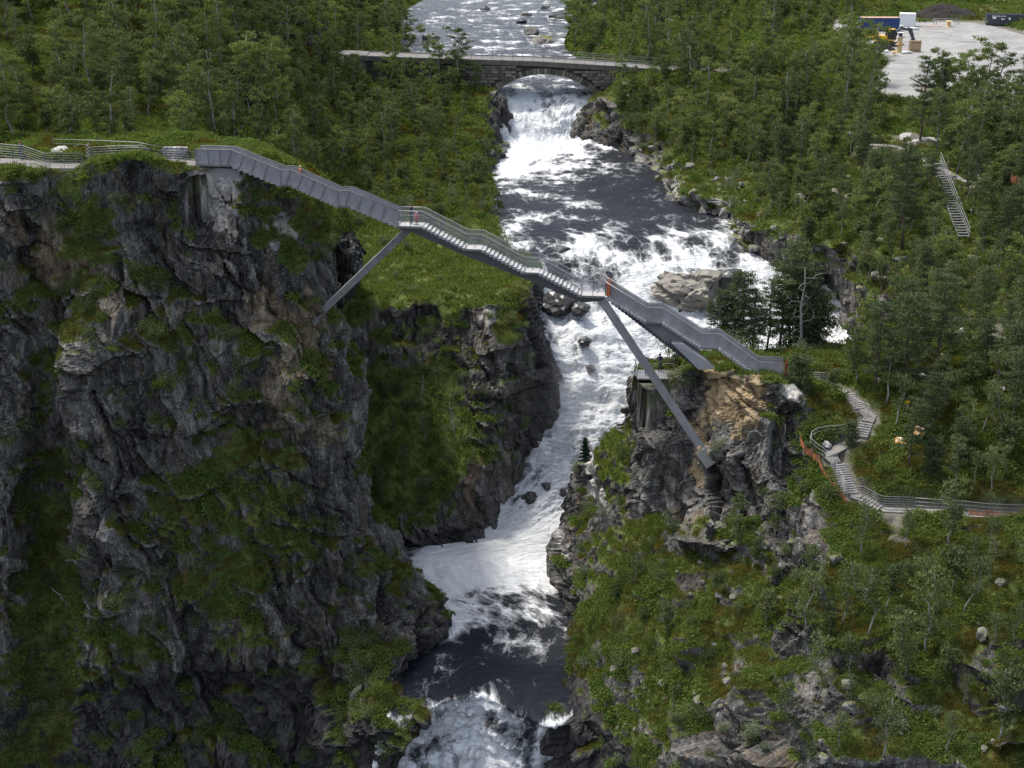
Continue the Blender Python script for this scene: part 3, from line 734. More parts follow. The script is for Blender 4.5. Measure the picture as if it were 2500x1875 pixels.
PATH_LADTOP = [_l3(1130, 975, 190), _l3(1300, 985, 188), _l3(1420, 1010, 186)]
PATH_BENCH = [_l3(1500, 1075, 181), _l3(1640, 1135, 177), _l3(1790, 1215, 172.5), _l3(1880, 1240, 171)]
PATHS.append((PATH_LADTOP, .9, .8)); PATHS.append((PATH_BENCH, .8, .8))
body('cliff', A, [.5, .3, .2, .2, .17, .17, .17, .17, .17, .17, .2, .5, .8], [.6, .35] + [.17] * 11 + [.4, 1.0], 1.0, 3)
body('river_bank', B, [.6, .22, .2, .2, .2, .2, .25, .35, .5, .5, .5, .6, 1.2, 1.5, 2.0], [3, 1.2, .9, .7, .5, .26, .22, .2, .2, .2, .22, .3, .6], 0.9, 23)
body('headland', C, [.4, .24, .2, .19, .18, .18, .17, .17, .17, .17, .17, .2, .3, .8, 1.5], [1.0, .4] + [.2] * 12 + [.5], 0.9, 43, terrace=1.0)
body('hillside', D, [.5, .4, .35, .32, .3, .3, .3, .35, .35, .4, .4, .5, 1.0, 1.2, 1.5, 2.5], [.4, .3, .3, .35, .4, .45, .55, 1.2], 0.8, 63, terrace=.6)
# ------------------------------------------------------------------ river
def wsec(L, R, foam, fall=0.0, rough=0.15):
    """cross-section: left and right ends (px, py, Y or None, z or None), foam across (left, mid, right)"""
    def pt(q):
        px, py, Y, z = q
        return PZ(px, py, z) if Y is None else P(px, py, Y)
    return pt(L), pt(R), foam, fall, rough
Z = CAMZ
secs = [
 wsec((1120, -80, None, Z-36.6), (1470, -80, None, Z-36.6), (.35, .4, .35)),
 wsec((1050, -2, None, Z-37.0), (1450, -2, None, Z-37.0), (.34, .44, .40)),
 wsec((985, 38, None, Z-37.2), (1405, 38, None, Z-37.2), (.34, .46, .52), 0, .25),
 wsec((990, 75, None, Z-37.3), (1370, 75, None, Z-37.3), (.38, .45, .42), 0, .25),
 wsec((1000, 112, None, Z-37.4), (1360, 112, None, Z-37.4), (.32, .47, .44), 0, .25),
 wsec((1080, 150, None, Z-37.6), (1400, 150, None, Z-37.6), (.34, .56, .42), 0, .25),
 wsec((1205, 200, None, Z-38.0), (1470, 195, None, Z-38.0), (.42, .46, .42), 0, .2),
 wsec((1215, 226, 239.8, None), (1475, 222, 240.2, None), (.66, .70, .62), .0, .3),
 wsec((1215, 252, 236.2, None), (1465, 248, 236.6, None), (.74, .78, .66), .22, .22),
 wsec((1205, 295, 232.8, None), (1440, 285, 233.4, None), (.76, .90, .94), 1, .4),
 wsec((1225, 350, 229.0, None), (1425, 340, 230.0, None), (.92, 1.0, .95), .8, .5),
 wsec((1205, 395, 219.0, None), (1530, 388, None, Z-45.3), (.92, .82, .25), 0, .3),
 wsec((1195, 440, 206.5, None), (1590, 435, None, Z-45.6), (.78, .38, .24), 0, .25),
 wsec((1200, 480, None, Z-45.8), (1600, 470, None, Z-45.8), (.44, .42, .24), 0, .25),
 wsec((1215, 525, None, Z-46.0), (1660, 508, None, Z-46.0), (.42, .32, .24), 0, .25),
 wsec((1210, 556, None, Z-46.3), (1775, 540, None, Z-46.3), (.54, .44, .48), 0, .25),
 wsec((1270, 590, None, Z-46.9), (1810, 572, None, Z-46.9), (.52, .60, .56), .2, .5),
 wsec((1285, 630, None, Z-47.9), (1850, 606, None, Z-47.8), (.56, .70, .62), .3, .5),
 wsec((1292, 676, None, Z-49.3), (1925, 645, None, Z-49.0), (.60, .80, .66), .4, .5),
 wsec((1295, 712, 165.5, None), (2005, 685, 169.5, None), (.74, .90, .88), .7, .5),
 wsec((1300, 775, 161.5, None), (2050, 738, 165, None), (.78, 1.0, .98), 1, .5),
 wsec((1318, 850, 158.0, None), (2090, 805, 160.5, None), (.76, 1.05, 1.0), 1, .5),
 wsec((1335, 930, 155.0, None), (2085, 890, 155, None), (.76, 1.05, 1.0), 1, .5),
 wsec((1310, 1030, 151.6, None), (1900, 1000, 150.5, None), (.78, 1.02, 1.05), 1, .5),
 wsec((1285, 1130, 148.2, None), (1640, 1115, 147.5, None), (.76, .98, 1.05), .9, .5),
 wsec((1225, 1225, 145.0, None), (1470, 1212, 145.0, None), (.74, .94, 1.0), .6, .5),
 wsec((1130, 1305, 141.5, None), (1415, 1300, 141.3, None), (.86, 1.05, 1.0), .3, .5),
 wsec((880, 1365, None, Z-71.5), (1405, 1370, None, Z-71.5), (.50, 1.04, 1.0), 0, .4),
 wsec((900, 1420, None, Z-71.5), (1405, 1425, None, Z-71.5), (.98, .96, .92), 0, .35),
 wsec((960, 1490, None, Z-71.5), (1410, 1490, None, Z-71.5), (.58, .56, .44), 0, .2),
 wsec((1000, 1545, None, Z-71.55), (1410, 1550, None, Z-71.55), (.44, .42, .38), 0, .34),
 wsec((965, 1630, None, Z-71.6), (1410, 1630, None, Z-71.6), (.30, .29, .33), 0, .36),
 wsec((960, 1700, None, Z-71.7), (1405, 1690, None, Z-71.7), (.27, .26, .30), 0, .40),
 wsec((965, 1738, None, Z-72.0), (1375, 1740, None, Z-72.2), (.40, .50, .36), .2, .8),
 wsec((965, 1775, None, Z-73.2), (1360, 1772, None, Z-74.0), (.60, .66, .66), .4, 1.2),
 wsec((955, 1825, None, Z-75.0), (1360, 1820, None, Z-76.5), (.64, .62, .74), .4, 1.3),
 wsec((950, 1885, None, Z-77.0), (1360, 1880, None, Z-79.0), (.72, .64, .72), .4, 1.3),
 wsec((950, 2060, None, Z-82.0), (1360, 2060, None, Z-84.0), (.6, .6, .6), .7, .5),
]
NS = 9
Gw = np.zeros((len(secs), NS, 6))
for i, (L, R, fo, fa, ro) in enumerate(secs):
    ext = (R - L) / np.linalg.norm(R - L)
    L2, R2 = L - ext * 1.5, R + ext * 1.5
    for j in range(NS):
        t = j / (NS - 1)
        Gw[i, j, :3] = L2 * (1 - t) + R2 * t
        Gw[i, j, 3] = np.interp(t, [0, .5, 1], fo)
        Gw[i, j, 4] = fa
        Gw[i, j, 5] = ro
lipo = np.array([0, 1.2, -.6, -2.0, -2.6, -.8, 1.0, 2.2, 0])      # the lower lip is broken, not straight
for i, (L, R, fo, fa, ro) in enumerate(secs):
    if 7 <= i <= 9: Gw[i, :, 1] += np.array([0, -.6, .4, .7, -.3, -.7, .2, .5, 0])
    if 31 <= i <= 36:
        k = {31: .3, 32: .7, 33: 1, 34: 1, 35: .8, 36: .5}[i]
        Gw[i, :, 1] -= lipo * k
        Gw[i, :, 3] += np.array([.2, .28, .08, .2, .22, .0, -.12, .28, .28]) * (i >= 33)
# the main fall is hollowed and ribbed by the ledges beneath it
spr = []
for i in range(len(secs) - 1):
    mid = (Gw[i, :, 1].mean() + Gw[i + 1, :, 1].mean()) / 2
    spr.append(float(np.clip(mid / 700.0, .19, .8)))
X6 = loft(Gw, spr, .26)
nr, nc = X6.shape[:2]
X = X6[..., :3]
dvl = np.linalg.norm(np.diff(X[:, nc // 2], axis=0), axis=1)
vlen = np.concatenate([[0], np.cumsum(dvl)])
wid = np.linalg.norm(X[:, -1] - X[:, 0], axis=1)
UU = (np.arange(nc) / (nc - 1))[None, :] * wid[:, None]
VV = np.repeat(vlen[:, None], nc, 1)
p = X.reshape(-1, 3); uvp = np.stack([UU.ravel(), VV.ravel(), np.zeros(nr * nc)], 1)
fo, fa, ro = X6[..., 3].ravel(), X6[..., 4].ravel(), X6[..., 5].ravel()
n = -grid_normals(X)
n = np.where(n[..., 2:3] < 0, -n, n).reshape(-1, 3)
big = fbm(p / np.array([6.0, 6.0, 5.0]), 3, 91)
rib = fbm(uvp * np.array([.38, .10, 1.0]), 4, 92)
chop = fbm(uvp * np.array([.55, .55, 1.0]) + 3, 4, 93)
spl = np.abs(fbm(uvp * np.array([1.5, 1.2, 1.0]) + 9, 3, 94))
led = fbm(p * np.array([.10, .10, .45]) + 5, 3, 95)
disp = ro * (0.45 * chop + 0.30 * spl) + fa * (0.9 * rib + 0.9 * led + 0.25 * spl) + 0.06 * big
disp += 0.05 * fbm(uvp * np.array([1.1, 2.0, 1.0]), 3, 96)
p2 = p + n * disp[:, None]
foam = fo + 0.42 * smooth01(fo, .15, .45) * fbm(p / 4.5, 4, 97) * (1 - .7 * smooth01(fo, .8, 1.0)) + 0.10 * np.clip(disp, -.7, .7) * (fo > .3)
# quieter dark tongues and bright chutes seen in the rapids
me = np_mesh('river', p2, grid_quads(nr, nc)[:, ::-1])
set_smooth(me); me.materials.append(MAT['water'])
attr(me, 'foam', np.clip(foam, 0, 1.1)); attr(me, 'fall', np.clip(fa, 0, 1))
uvl = me.uv_layers.new(name="flow")
li = np.empty(len(me.loops), np.int32); me.loops.foreach_get("vertex_index", li)
uvl.data.foreach_set("uv", uvp[li, :2].astype(np.float32).ravel())
river = bpy.data.objects.new('river', me); link(river); mark(river, kind="structure")
RIV = dict(p=p2, nr=nr, nc=nc)
# ------------------------------------------------------------------ the step bridge
KEEP = []        # (polyline xy, radius): kept clear of trees
def xy(line): return [(float(q[0]), float(q[1])) for q in line]
def tread_mesh_mat(o):
    pass
def net_mat(name, c, alpha, scale=40.0):
    t = NT(name)
    n_ = t.noise(t.coords('Object', scale=(1, 1, .35)), 1.6, 6, .7)
    t.set(t.mix(t.ramp(n_, [(.3, 0.0), (.7, 1.0)]), tuple(x * .72 for x in c), tuple(min(1, x * 1.15) for x in c)), 0.6)
    tr = t.node("ShaderNodeBsdfTransparent"); ms = t.node("ShaderNodeMixShader"); ms.inputs[0].default_value = alpha
    t.link(tr.outputs[0], ms.inputs[1]); t.link(t.b.outputs[0], ms.inputs[2]); t.link(ms.outputs[0], t.out.inputs[0])
    return t.m
MAT['net_steel'] = net_mat('fine_steel_net', (0.30, 0.31, 0.31), 0.17)
MAT['panel'] = simple('sheet_steel', (0.25, 0.248, 0.255), (0.30, 0.297, 0.303), 0.6, 0.8, 0.1, 0.08)
MAT['weave'] = net_mat('woven_steel_panel', (0.30, 0.298, 0.31), 0.78)
MAT['orange_net'] = net_mat('orange_net', (0.62, 0.15, 0.045), 0.72)
Yb = lambda px: 123.3 + (px - 480) * (117.2 - 123.3) / (1911 - 480)
NODES = [(480, 402), (567, 402), (686, 451), (712, 451), (826, 502.5), (856, 502.5), (973, 552), (1031, 552), (1137, 608), (1175, 608),
         (1280, 665), (1315, 665), (1419, 722), (1476, 722), (1578, 787), (1617, 787), (1712, 850), (1755, 850), (1850, 916), (1912, 924)]
NW = [P(a, b, Yb(a)) for a, b in NODES]
for k in range(0, len(NW) - 1, 2):
    z = (NW[k][2] + NW[k + 1][2]) / 2; NW[k][2] = NW[k + 1][2] = z
along = V(NW[-1] - NW[0]); along.z = 0; along.normalize()
across = Vector((-along.y, along.x, 0))            # away from the camera
if across.y < 0: across = -across
WID = 1.5
org = V(NW[0])
step_bridge = empty('step_bridge', org)
mark(step_bridge, 'long grey steel step bridge crossing the gorge on two slanting struts', 'footbridge')
def bput(mb, name, mat, parent=None, smooth=False):
    o = mb.build(name, mat, None, smooth, origin=org if parent is None else None)
    if parent is None:
        o.parent = step_bridge; o.location = (0, 0, 0)
    return o
def sgn(k): return V(NW[k])
def section(k):      # 0 upper panelled, 1 open middle, 2 lower panelled
    return 0 if k < 6 else (1 if k < 13 else 2)
# treads and landings
for k in range(len(NW) - 1):
    a, b = sgn(k), sgn(k + 1)
    if k % 2 == 0:
        mb = MB()
        mb.prism([a + Vector((0, 0, -.16)), b + Vector((0, 0, -.16)), b, a], across * WID)
        o = bput(mb, 'landing', MAT['tread'] if section(k) == 1 else MAT['steel'])
        if section(k) == 1 or k == 12:
            e = MB(); e.prism([a - across * .03 + Vector((0, 0, -.2)), b - across * .03 + Vector((0, 0, -.2)), b - across * .03 + Vector((0, 0, -.02)), a - across * .03 + Vector((0, 0, -.02))], across * .026)
            bput(e, 'landing_edge', MAT['steel'])
    else:
        n = max(2, round((a.z - b.z) / 0.172))
        for i in range(n):
            p0 = a.lerp(b, i / n); p1 = a.lerp(b, (i + 1) / n)
            zt = p0.z - (a.z - b.z) / n * .5
            q0, q1 = Vector((p0.x, p0.y, zt)), Vector((p1.x, p1.y, zt))
            rise = (a.z - b.z) / n
            mb = MB()
            mb.prism([q0 + Vector((0, 0, -rise - .06)), q1 + Vector((0, 0, -rise - .06)), q1, q0], across * WID)
            me_o = bput(mb, 'tread', MAT['tread'] if section(k) != 0 else MAT['panel'])
            me = me_o.data
            me.materials.append(MAT['panel'])
            for f in me.polygons:
                f.material_index = 0 if f.normal.z > .8 else 1
# posts, panels and rails
def rail_pts(side, h):
    """points of the rail line above the deck; bends follow the landings"""
    off = across * (0 if side == 0 else WID)
    return [sgn(k) + off + Vector((0, 0, h)) for k in range(len(NW))]
for side in (0, 1):
    for (k0, k1) in ((0, 6), (6, 13), (13, 19)):
        mb = MB(); pts = [q for q in rail_pts(side, 1.33)[k0:k1 + 1]]
        mb.tube(pts, .042, 6); bput(mb, 'handrail', MAT['galv'] if k0 else MAT['steel'], smooth=True)
        if k0 == 6 or side == 1:
            mb = MB(); mb.tube([q + Vector((0, 0, -.38)) - across * (.0 if side else -.06) for q in pts], .022, 5)
            bput(mb, 'lower_rail', MAT['galv'], smooth=True)
    # stations
    for k in range(len(NW) - 1):
        a, b = sgn(k), sgn(k + 1)
        L = (b - a).length; n = max(1, round(L / 1.2))
        d = (b - a).normalized()
        nrm = Vector((-d.z * along.x, -d.z * along.y, math.sqrt(max(0, 1 - d.z * d.z))))
        sec = section(k)
        inset = {0: .02, 1: .03, 2: .26}[sec]
        off = across * (inset if side == 0 else WID - .03)
        offp = across * (-.03 if side == 0 else WID + .03)
        for i in range(n):
            p0, p1 = a.lerp(b, i / n), a.lerp(b, (i + 1) / n)
            lean = nrm * 1.33 if k % 2 else Vector((0, 0, 1.33))
            # panel of this bay
            lo = (-.02 if k % 2 else -.16) if sec == 0 else (-.02 if sec == 1 else .02)
            mb = MB()
            mb.prism([p0 + off + Vector((0, 0, lo)), p1 + off + Vector((0, 0, lo)), p1 + off + Vector((0, 0, 1.27)), p0 + off + Vector((0, 0, 1.27))], across * .02)
            bput(mb, 'panel' if sec != 1 else 'net_panel', MAT['weave'] if sec != 1 else MAT['net_steel'])
            top_s = p0 + offp + Vector((0, 0, 1.33))
            if k % 2: base = p0 + offp + Vector((0, 0, 1.33)) - nrm * (1.33 * nrm.z + .14) ; 
            else: base = p0 + offp + Vector((0, 0, -.2))
            mb = MB(); mb.bar(base, top_s, .05, .07, up=tuple(across)); bput(mb, 'post', MAT['galv'])
# girder under the middle and lower flights
gi = across * .28
mb = MB()
top = [sgn(6), sgn(7), sgn(8), sgn(9), sgn(10), sgn(11), sgn(12), sgn(13)]
low = [P(1470, 738, Yb(1470)), P(1416, 741, Yb(1416)), P(1308, 694, Yb(1308)), P(1140, 629, Yb(1140)), P(998, 567, Yb(998)), P(975, 559, Yb(975))]
poly = [t + gi + Vector((0, 0, -.17)) for t in top] + [V(q) + gi for q in low]
for (i0, i1) in ((0, 1), (1, 2), (2, 3), (3, 4), (4, 5), (5, 6), (6, 7)):
    pass
def strip(mb, up, dn, ex):
    n = len(up)
    vs = [Vector(q) for q in up] + [Vector(q) for q in dn]; vs += [q + Vector(ex) for q in vs]
    fs = []
    for i in range(n - 1):
        fs += [(i, i + 1, n + i + 1, n + i), (2*n + i, 3*n + i, 3*n + i + 1, 2*n + i + 1), (i, 2*n + i, 2*n + i + 1, i + 1), (n + i, n + i + 1, 3*n + i + 1, 3*n + i)]
    fs += [(0, n, 3*n, 2*n), (n - 1, 3*n - 1, 4*n - 1, 2*n - 1)]
    mb.add(vs, fs)
def below(t):    # the underside line at a given x
    xs = [q[0] for q in low][::-1]; zs = [q[2] for q in low][::-1]
    return Vector((t.x, t.y, float(np.interp(t.x, xs, zs))))
ups = []
for k in range(6, 13):
    for f in (0, .5):
        ups.append(sgn(k).lerp(sgn(k + 1), f))
ups.append(sgn(13))
up_l = [u + gi + Vector((0, 0, -.2)) for u in ups]
dn_l = []
for u in ups:
    q = below(u) + gi; q.z = min(q.z, u.z - .38); dn_l.append(q)
strip(mb, up_l, dn_l, across * 1.2)
bput(mb, 'girder', MAT['steel_dark'])
# lower girder: a deep web that widens towards the rock, its lower edge stepped like the flights above
mb = MB()
A0, A1, A2 = sgn(13), sgn(16), sgn(17)
nst = 30
up_l, dn_l = [], []
s_lo, e_lo = V(P(1492, 741, 119.1)), V(P(1706, 905, 118.2))
for i in range(nst + 1):
    f = i / nst
    x = s_lo.x + (e_lo.x - s_lo.x) * f
    y = s_lo.y + (e_lo.y - s_lo.y) * f
    zl = s_lo.z + (e_lo.z - s_lo.z) * f
    j = np.interp(x, [q[0] for q in NW[13:]], [q[2] for q in NW[13:]])
    for e in (0, 1):
        if e and i == nst: break
        up_l.append(Vector((x + e * .26, y, min(j - .24, j - .24)))); dn_l.append(Vector((x + e * .26, y, zl - (0.0 if e == 0 else .0) - e * .02)))
strip(mb, [q + across * .35 for q in up_l], [q + across * .35 for q in dn_l], across * 1.0)
bput(mb, 'girder', MAT['steel'])
for i in range(26):
    f = i / 26
    q = s_lo.lerp(e_lo, f)
    mb = MB(); mb.prism([q + across * .12 + Vector((0, 0, -.03)), q + across * .12 + Vector((.40, 0, -.03)), q + across * .12 + Vector((.40, 0, -.24)), q + across * .12 + Vector((.33, 0, -.24)), q + across * .12 + Vector((0, 0, -.08))], across * 1.5)
    bput(mb, 'soffit_plate', MAT['steel_dark'])
# web end plate into the rock
mb = MB()
mb.prism([V(P(1640, 838, 118.0)), V(P(1706, 903, 117.6)), V(P(1742, 901, 117.4)), V(P(1722, 880, 117.5)), V(P(1668, 840, 117.9))], across * .9)
bput(mb, 'girder_foot', MAT['panel'])
# struts
def strut(a, b, w, h):
    mb = MB(); mb.bar(V(a), V(b), w, h, up=(0, -1, 0)); o = bput(mb, 'strut', MAT['steel'])
    return o
sa, sb = P(1004, 553, 122.3), P(762, 783, 122.6)
strut(sa, sb, .58, .62)
sa2, sb2 = P(1470, 733, 119.4), P(1722, 1108, 115.6)
strut(sa2, sb2, .68, .55)
# footings where the struts meet the rock
for q, dirv, w_ in ((sb, V(sa) - V(sb), .62), (sb2, V(sa2) - V(sb2), .8)):
    d_ = dirv.normalized(); c_ = V(q) + d_ * .55
    mb = MB(); mb.bar(c_ - d_ * 1.6, c_ - d_ * .05, w_ * 1.5, w_ * 1.4, up=(0, -1, 0)); bput(mb, 'footing', MAT['concrete'])
    mb = MB(); mb.bar(c_ - d_ * .05, c_ + d_ * .02, w_ * 1.3, w_ * 1.2, up=(0, -1, 0)); bput(mb, 'base_plate', MAT['galv'])
# upper abutment block on the rim with its four anchor plates
mb = MB()
pts = [P(496, 410, 123.3), P(588, 412, 123.3), P(582, 436, 123.1), P(562, 452, 123.0), P(525, 446, 123.0), P(508, 426, 123.1)]
mb.prism([V(q) for q in pts], across * 2.6)
bput(mb, 'abutment', MAT['concrete'])
for px, py in ((531, 441), (545, 447), (558, 443), (571, 441)):
    mb = MB(); c = V(P(px, py, 122.85)); mb.lathe([(.13, -.03), (.13, .03), (.05, .05)], 8, (0, 0, 0), Matrix.Translation(c) @ Matrix.Rotation(math.pi / 2, 4, 'X'))
    bput(mb, 'anchor_plate', MAT['concrete'])
# anchor plates drilled into the faces near the struts
MAT['anchor'] = simple('pale_anchor', (0.6, 0.6, 0.58), (0.5, .5, .48), .7)
KEEP.append((xy([NW[0], NW[-1]]), 3.2))
# orange barriers on the bridge
def barrier(pts, h, label, name='barrier_net', cat='netting', mat='orange_net', posts=True):
    e = empty(name, pts[0]); stakes = [V(q) for q in pts]; fine = []
    for a, b in zip(pts[:-1], pts[1:]):
        for i in range(6):
            f = i / 6; fine.append(np.asarray(a, float) * (1 - f) + np.asarray(b, float) * f + np.array([.05 * math.sin(7 * f + len(fine)), .05 * math.cos(5 * f), .0]))
    fine.append(np.asarray(pts[-1], float)); pts = fine
    o_ = Vector(e.location)
    mb = MB(); P3 = [V(q) for q in pts]
    n_ = len(P3)
    strip(mb, [q + Vector((0, 0, h - (.22 * math.sin(math.pi * ((i % 6) / 6)) + .05 * math.sin(i * 2.3)) * (h < 1.2))) - o_ for i, q in enumerate(P3)], [q - o_ for q in P3], (0, .012, 0))
    mb.build('net', MAT[mat], e)
    if posts:
        for q in stakes:
            mb = MB(); mb.tube([q - o_ + Vector((0, -.02, -.05)), q - o_ + Vector((0, -.02, h + .08))], .022, 5); mb.build('stake', MAT['galv'], e)
    mark(e, label, cat)
    return e
q0 = sgn(13) + Vector((.15, 0, 0))
barrier([q0 + across * .05, q0 + Vector((.35, 0, 0)) + across * .05, q0 + across * (WID - .1) + Vector((.25, 0, 0))], 1.32, 'orange net closing the lower landing at the middle of the bridge')
q1 = sgn(19) + Vector((.05, 0, 0))
barrier([q1 + across * -.02, q1 + across * .9 + Vector((.3, 0, 0)), q1 + across * WID + Vector((.35, 0, 0))], 1.25, 'orange net closing the lower right end of the step bridge')
# ------------------------------------------------------------------ people: one skinned body each
MAT['skin'] = simple('skin', (0.55, 0.34, 0.25), (0.5, 0.3, 0.22), .6)
def cloth(name, c): MAT[name] = simple(name, c, tuple(x * .7 for x in c), .9, 8.0)
cloth('black_jacket', (0.022, 0.024, 0.034)); cloth('pink_jacket', (0.78, 0.16, 0.25)); cloth('red_trousers', (0.42, 0.06, 0.06)); cloth('dark_trousers', (0.045, 0.042, 0.038))
cloth('navy_jacket', (0.028, 0.032, 0.075)); cloth('green_jacket', (0.035, 0.075, 0.04)); cloth('blue_jeans', (0.035, 0.045, 0.085)); cloth('brown_hair', (0.16, 0.09, 0.05)); cloth('blond_hair', (0.45, 0.32, 0.17)); cloth('white_hat', (0.75, 0.72, 0.72)); cloth('dark_hair', (0.05, 0.04, 0.035)); cloth('orange_jacket', (0.5, 0.2, .12)); cloth('brown_shoe', (.12, .07, .045))
def person(loc, rz, h, jacket, trousers, hair, label, lean=0.0, arms='down', hat=False, pack=None):
    k = h / 1.75
    e = empty('person', loc, rz)
    J = {'pel': (0, 0, .93), 'waist': (0, .01 + lean * .12, 1.08), 'chest': (0, .0 + lean * .3, 1.30), 'neck': (0, .0 + lean * .42, 1.47), 'head': (0, .02 + lean * .5, 1.60), 'crown': (0, .01 + lean * .52, 1.70),
         'hl': (-.09, 0, .88), 'kl': (-.10, .03, .48), 'al': (-.10, -.01, .09), 'tl': (-.11, .14, .03), 'hr': (.09, 0, .88), 'kr': (.11, .01, .48), 'ar': (.12, -.02, .09), 'tr': (.14, .13, .03)}
    sy = lean * .36
    J['sl'] = (-.18, sy, 1.40); J['sr'] = (.18, sy, 1.40)
    if arms == 'down':
        J['el'] = (-.25, sy - .03, 1.13); J['wl'] = (-.24, sy + .10, .90); J['er'] = (.25, sy - .03, 1.13); J['wr'] = (.24, sy + .10, .90)
        J['fl'] = (-.23, sy + .13, .82); J['fr'] = (.23, sy + .13, .82)
    else:      # hands resting on a rail in front
        J['el'] = (-.27, sy + .10, 1.16); J['wl'] = (-.20, sy + .36, 1.10); J['er'] = (.27, sy + .10, 1.16); J['wr'] = (.20, sy + .36, 1.10)
        J['fl'] = (-.18, sy + .44, 1.08); J['fr'] = (.18, sy + .44, 1.08)
    R = {'pel': .15, 'waist': .135, 'chest': .16, 'neck': .06, 'head': .095, 'crown': .075, 'hl': .10, 'kl': .065, 'al': .045, 'tl': .04, 'hr': .10, 'kr': .065, 'ar': .045, 'tr': .04, 'sl': .08, 'sr': .08, 'el': .055, 'er': .055, 'wl': .038, 'wr': .038, 'fl': .032, 'fr': .032}
    names = list(J); idx = {n: i for i, n in enumerate(names)}
    edges = [('pel', 'waist'), ('waist', 'chest'), ('chest', 'neck'), ('neck', 'head'), ('head', 'crown'), ('pel', 'hl'), ('hl', 'kl'), ('kl', 'al'), ('al', 'tl'), ('pel', 'hr'), ('hr', 'kr'), ('kr', 'ar'), ('ar', 'tr'), ('chest', 'sl'), ('sl', 'el'), ('el', 'wl'), ('wl', 'fl'), ('chest', 'sr'), ('sr', 'er'), ('er', 'wr'), ('wr', 'fr')]
    me = bpy.data.meshes.new('body_rig'); me.from_pydata([Vector(J[n]) * k for n in names], [(idx[a], idx[b]) for a, b in edges], [])
    t = bpy.data.objects.new('body_rig', me); COL.objects.link(t)
    md = t.modifiers.new('skin', 'SKIN'); md.use_smooth_shade = True
    for i, n in enumerate(names):
        me.skin_vertices[0].data[i].radius = (R[n] * k, R[n] * k * (.75 if n in ('pel', 'waist', 'chest') else 1))
    me.skin_vertices[0].data[0].use_root = True
    sb_ = t.modifiers.new('sub', 'SUBSURF'); sb_.levels = 1; sb_.render_levels = 1
    dg = bpy.context.evaluated_depsgraph_get()
    bm_ = bpy.data.meshes.new_from_object(t.evaluated_get(dg))
    bpy.data.objects.remove(t); 
    bm_.name = 'body'; bm_.materials.clear()
    for m in (jacket, trousers, 'skin', 'brown_shoe'): bm_.materials.append(MAT[m])
    for f in bm_.polygons:
        c = f.center / k
        far_arm = abs(c.x) > .165 and c.z < 1.0 if arms == 'down' else (c.y > sy + .36 and c.z > 1.0 and c.z < 1.2)
        if far_arm and (c.z < .88 if arms == 'down' else True): f.material_index = 2
        elif c.z > 1.47: f.material_index = 2
        elif c.z > .86: f.material_index = 0
        elif c.z > .11: f.material_index = 1 if not (abs(c.x) > .19) else 0
        else: f.material_index = 3
    body_o = bpy.data.objects.new('body', bm_); link(body_o, e)
    hb = MB(); hc = Vector(J['head']) * k + Vector((0, -.012 * k, .035 * k))
    hb.lathe([(.02 * k, .115 * k), (.075 * k, .095 * k), (.112 * k, .03 * k), (.112 * k, -.04 * k), (.095 * k, -.10 * k)], 10, tuple(hc))
    hair_o = hb.build('hat' if hat else 'hair', MAT[hair], e, True)
    # keep the face free: the hair sits back on the skull
    hair_o.location = (0, -.022 * k, 0)
    if pack:
        pb = MB(); pb.box((-.14 * k, -.30 * k, 1.02 * k), (.14 * k, -.13 * k, 1.42 * k)); pb.build('backpack', MAT[pack], e)
    mark(e, label, 'person')
    return e
mid = (sgn(6) + sgn(7)) / 2
person(sgn(6).lerp(sgn(7), .48) + across * .75, 1.2, 1.80, 'black_jacket', 'dark_trousers', 'brown_hair', 'adult in dark jacket looking out from the bridge landing')
person(sgn(6).lerp(sgn(7), .74) + across * .40, 2.9, 1.22, 'pink_jacket', 'red_trousers', 'white_hat', 'child in pink jacket and red trousers on the bridge landing', hat=True)
fl = sgn(3).lerp(sgn(4), .12); person(fl + across * 1.25, 1.4, 1.68, 'orange_jacket', 'dark_trousers', 'blond_hair', 'person whose head shows above the upper parapet of the bridge')
person(P(54, 392.5, 124.0), 2.8, 1.76, 'green_jacket', 'blue_jeans', 'brown_hair', 'person in green jacket standing at the railing of the left path')
# ------------------------------------------------------------------ left path, lookout, right path with stairs and railings
def railing(base, h, rails, name, label, spacing=1.2, mat='galv', cat='railing', lean=0.0, r=.02, rp=.028, group=None):
    """base: 3D points at foot level"""
    base = [V(q) for q in base]
    e = empty(name, base[0]); o_ = Vector(base[0])
    for i in range(rails):
        f = (i + 1) / rails
        mb = MB(); mb.tube([q - o_ + Vector((0, -lean * f, h * f)) for q in base], r if i < rails - 1 else r * 1.35, 5); mb.build('rail', MAT[mat], e, True)
    acc = 0.0
    pts = []
    for a, b in zip(base[:-1], base[1:]):
        L = (b - a).length; n = max(1, round(L / spacing))
        pts += [a.lerp(b, i / n) for i in range(n)]
    pts.append(base[-1])
    for q in pts:
        mb = MB(); mb.bar(q - o_ + Vector((0, 0, -.25)), q - o_ + Vector((0, -lean, h)), rp, rp * 1.5); mb.build('post', MAT[mat], e)
    mark(e, label, cat, group); return e
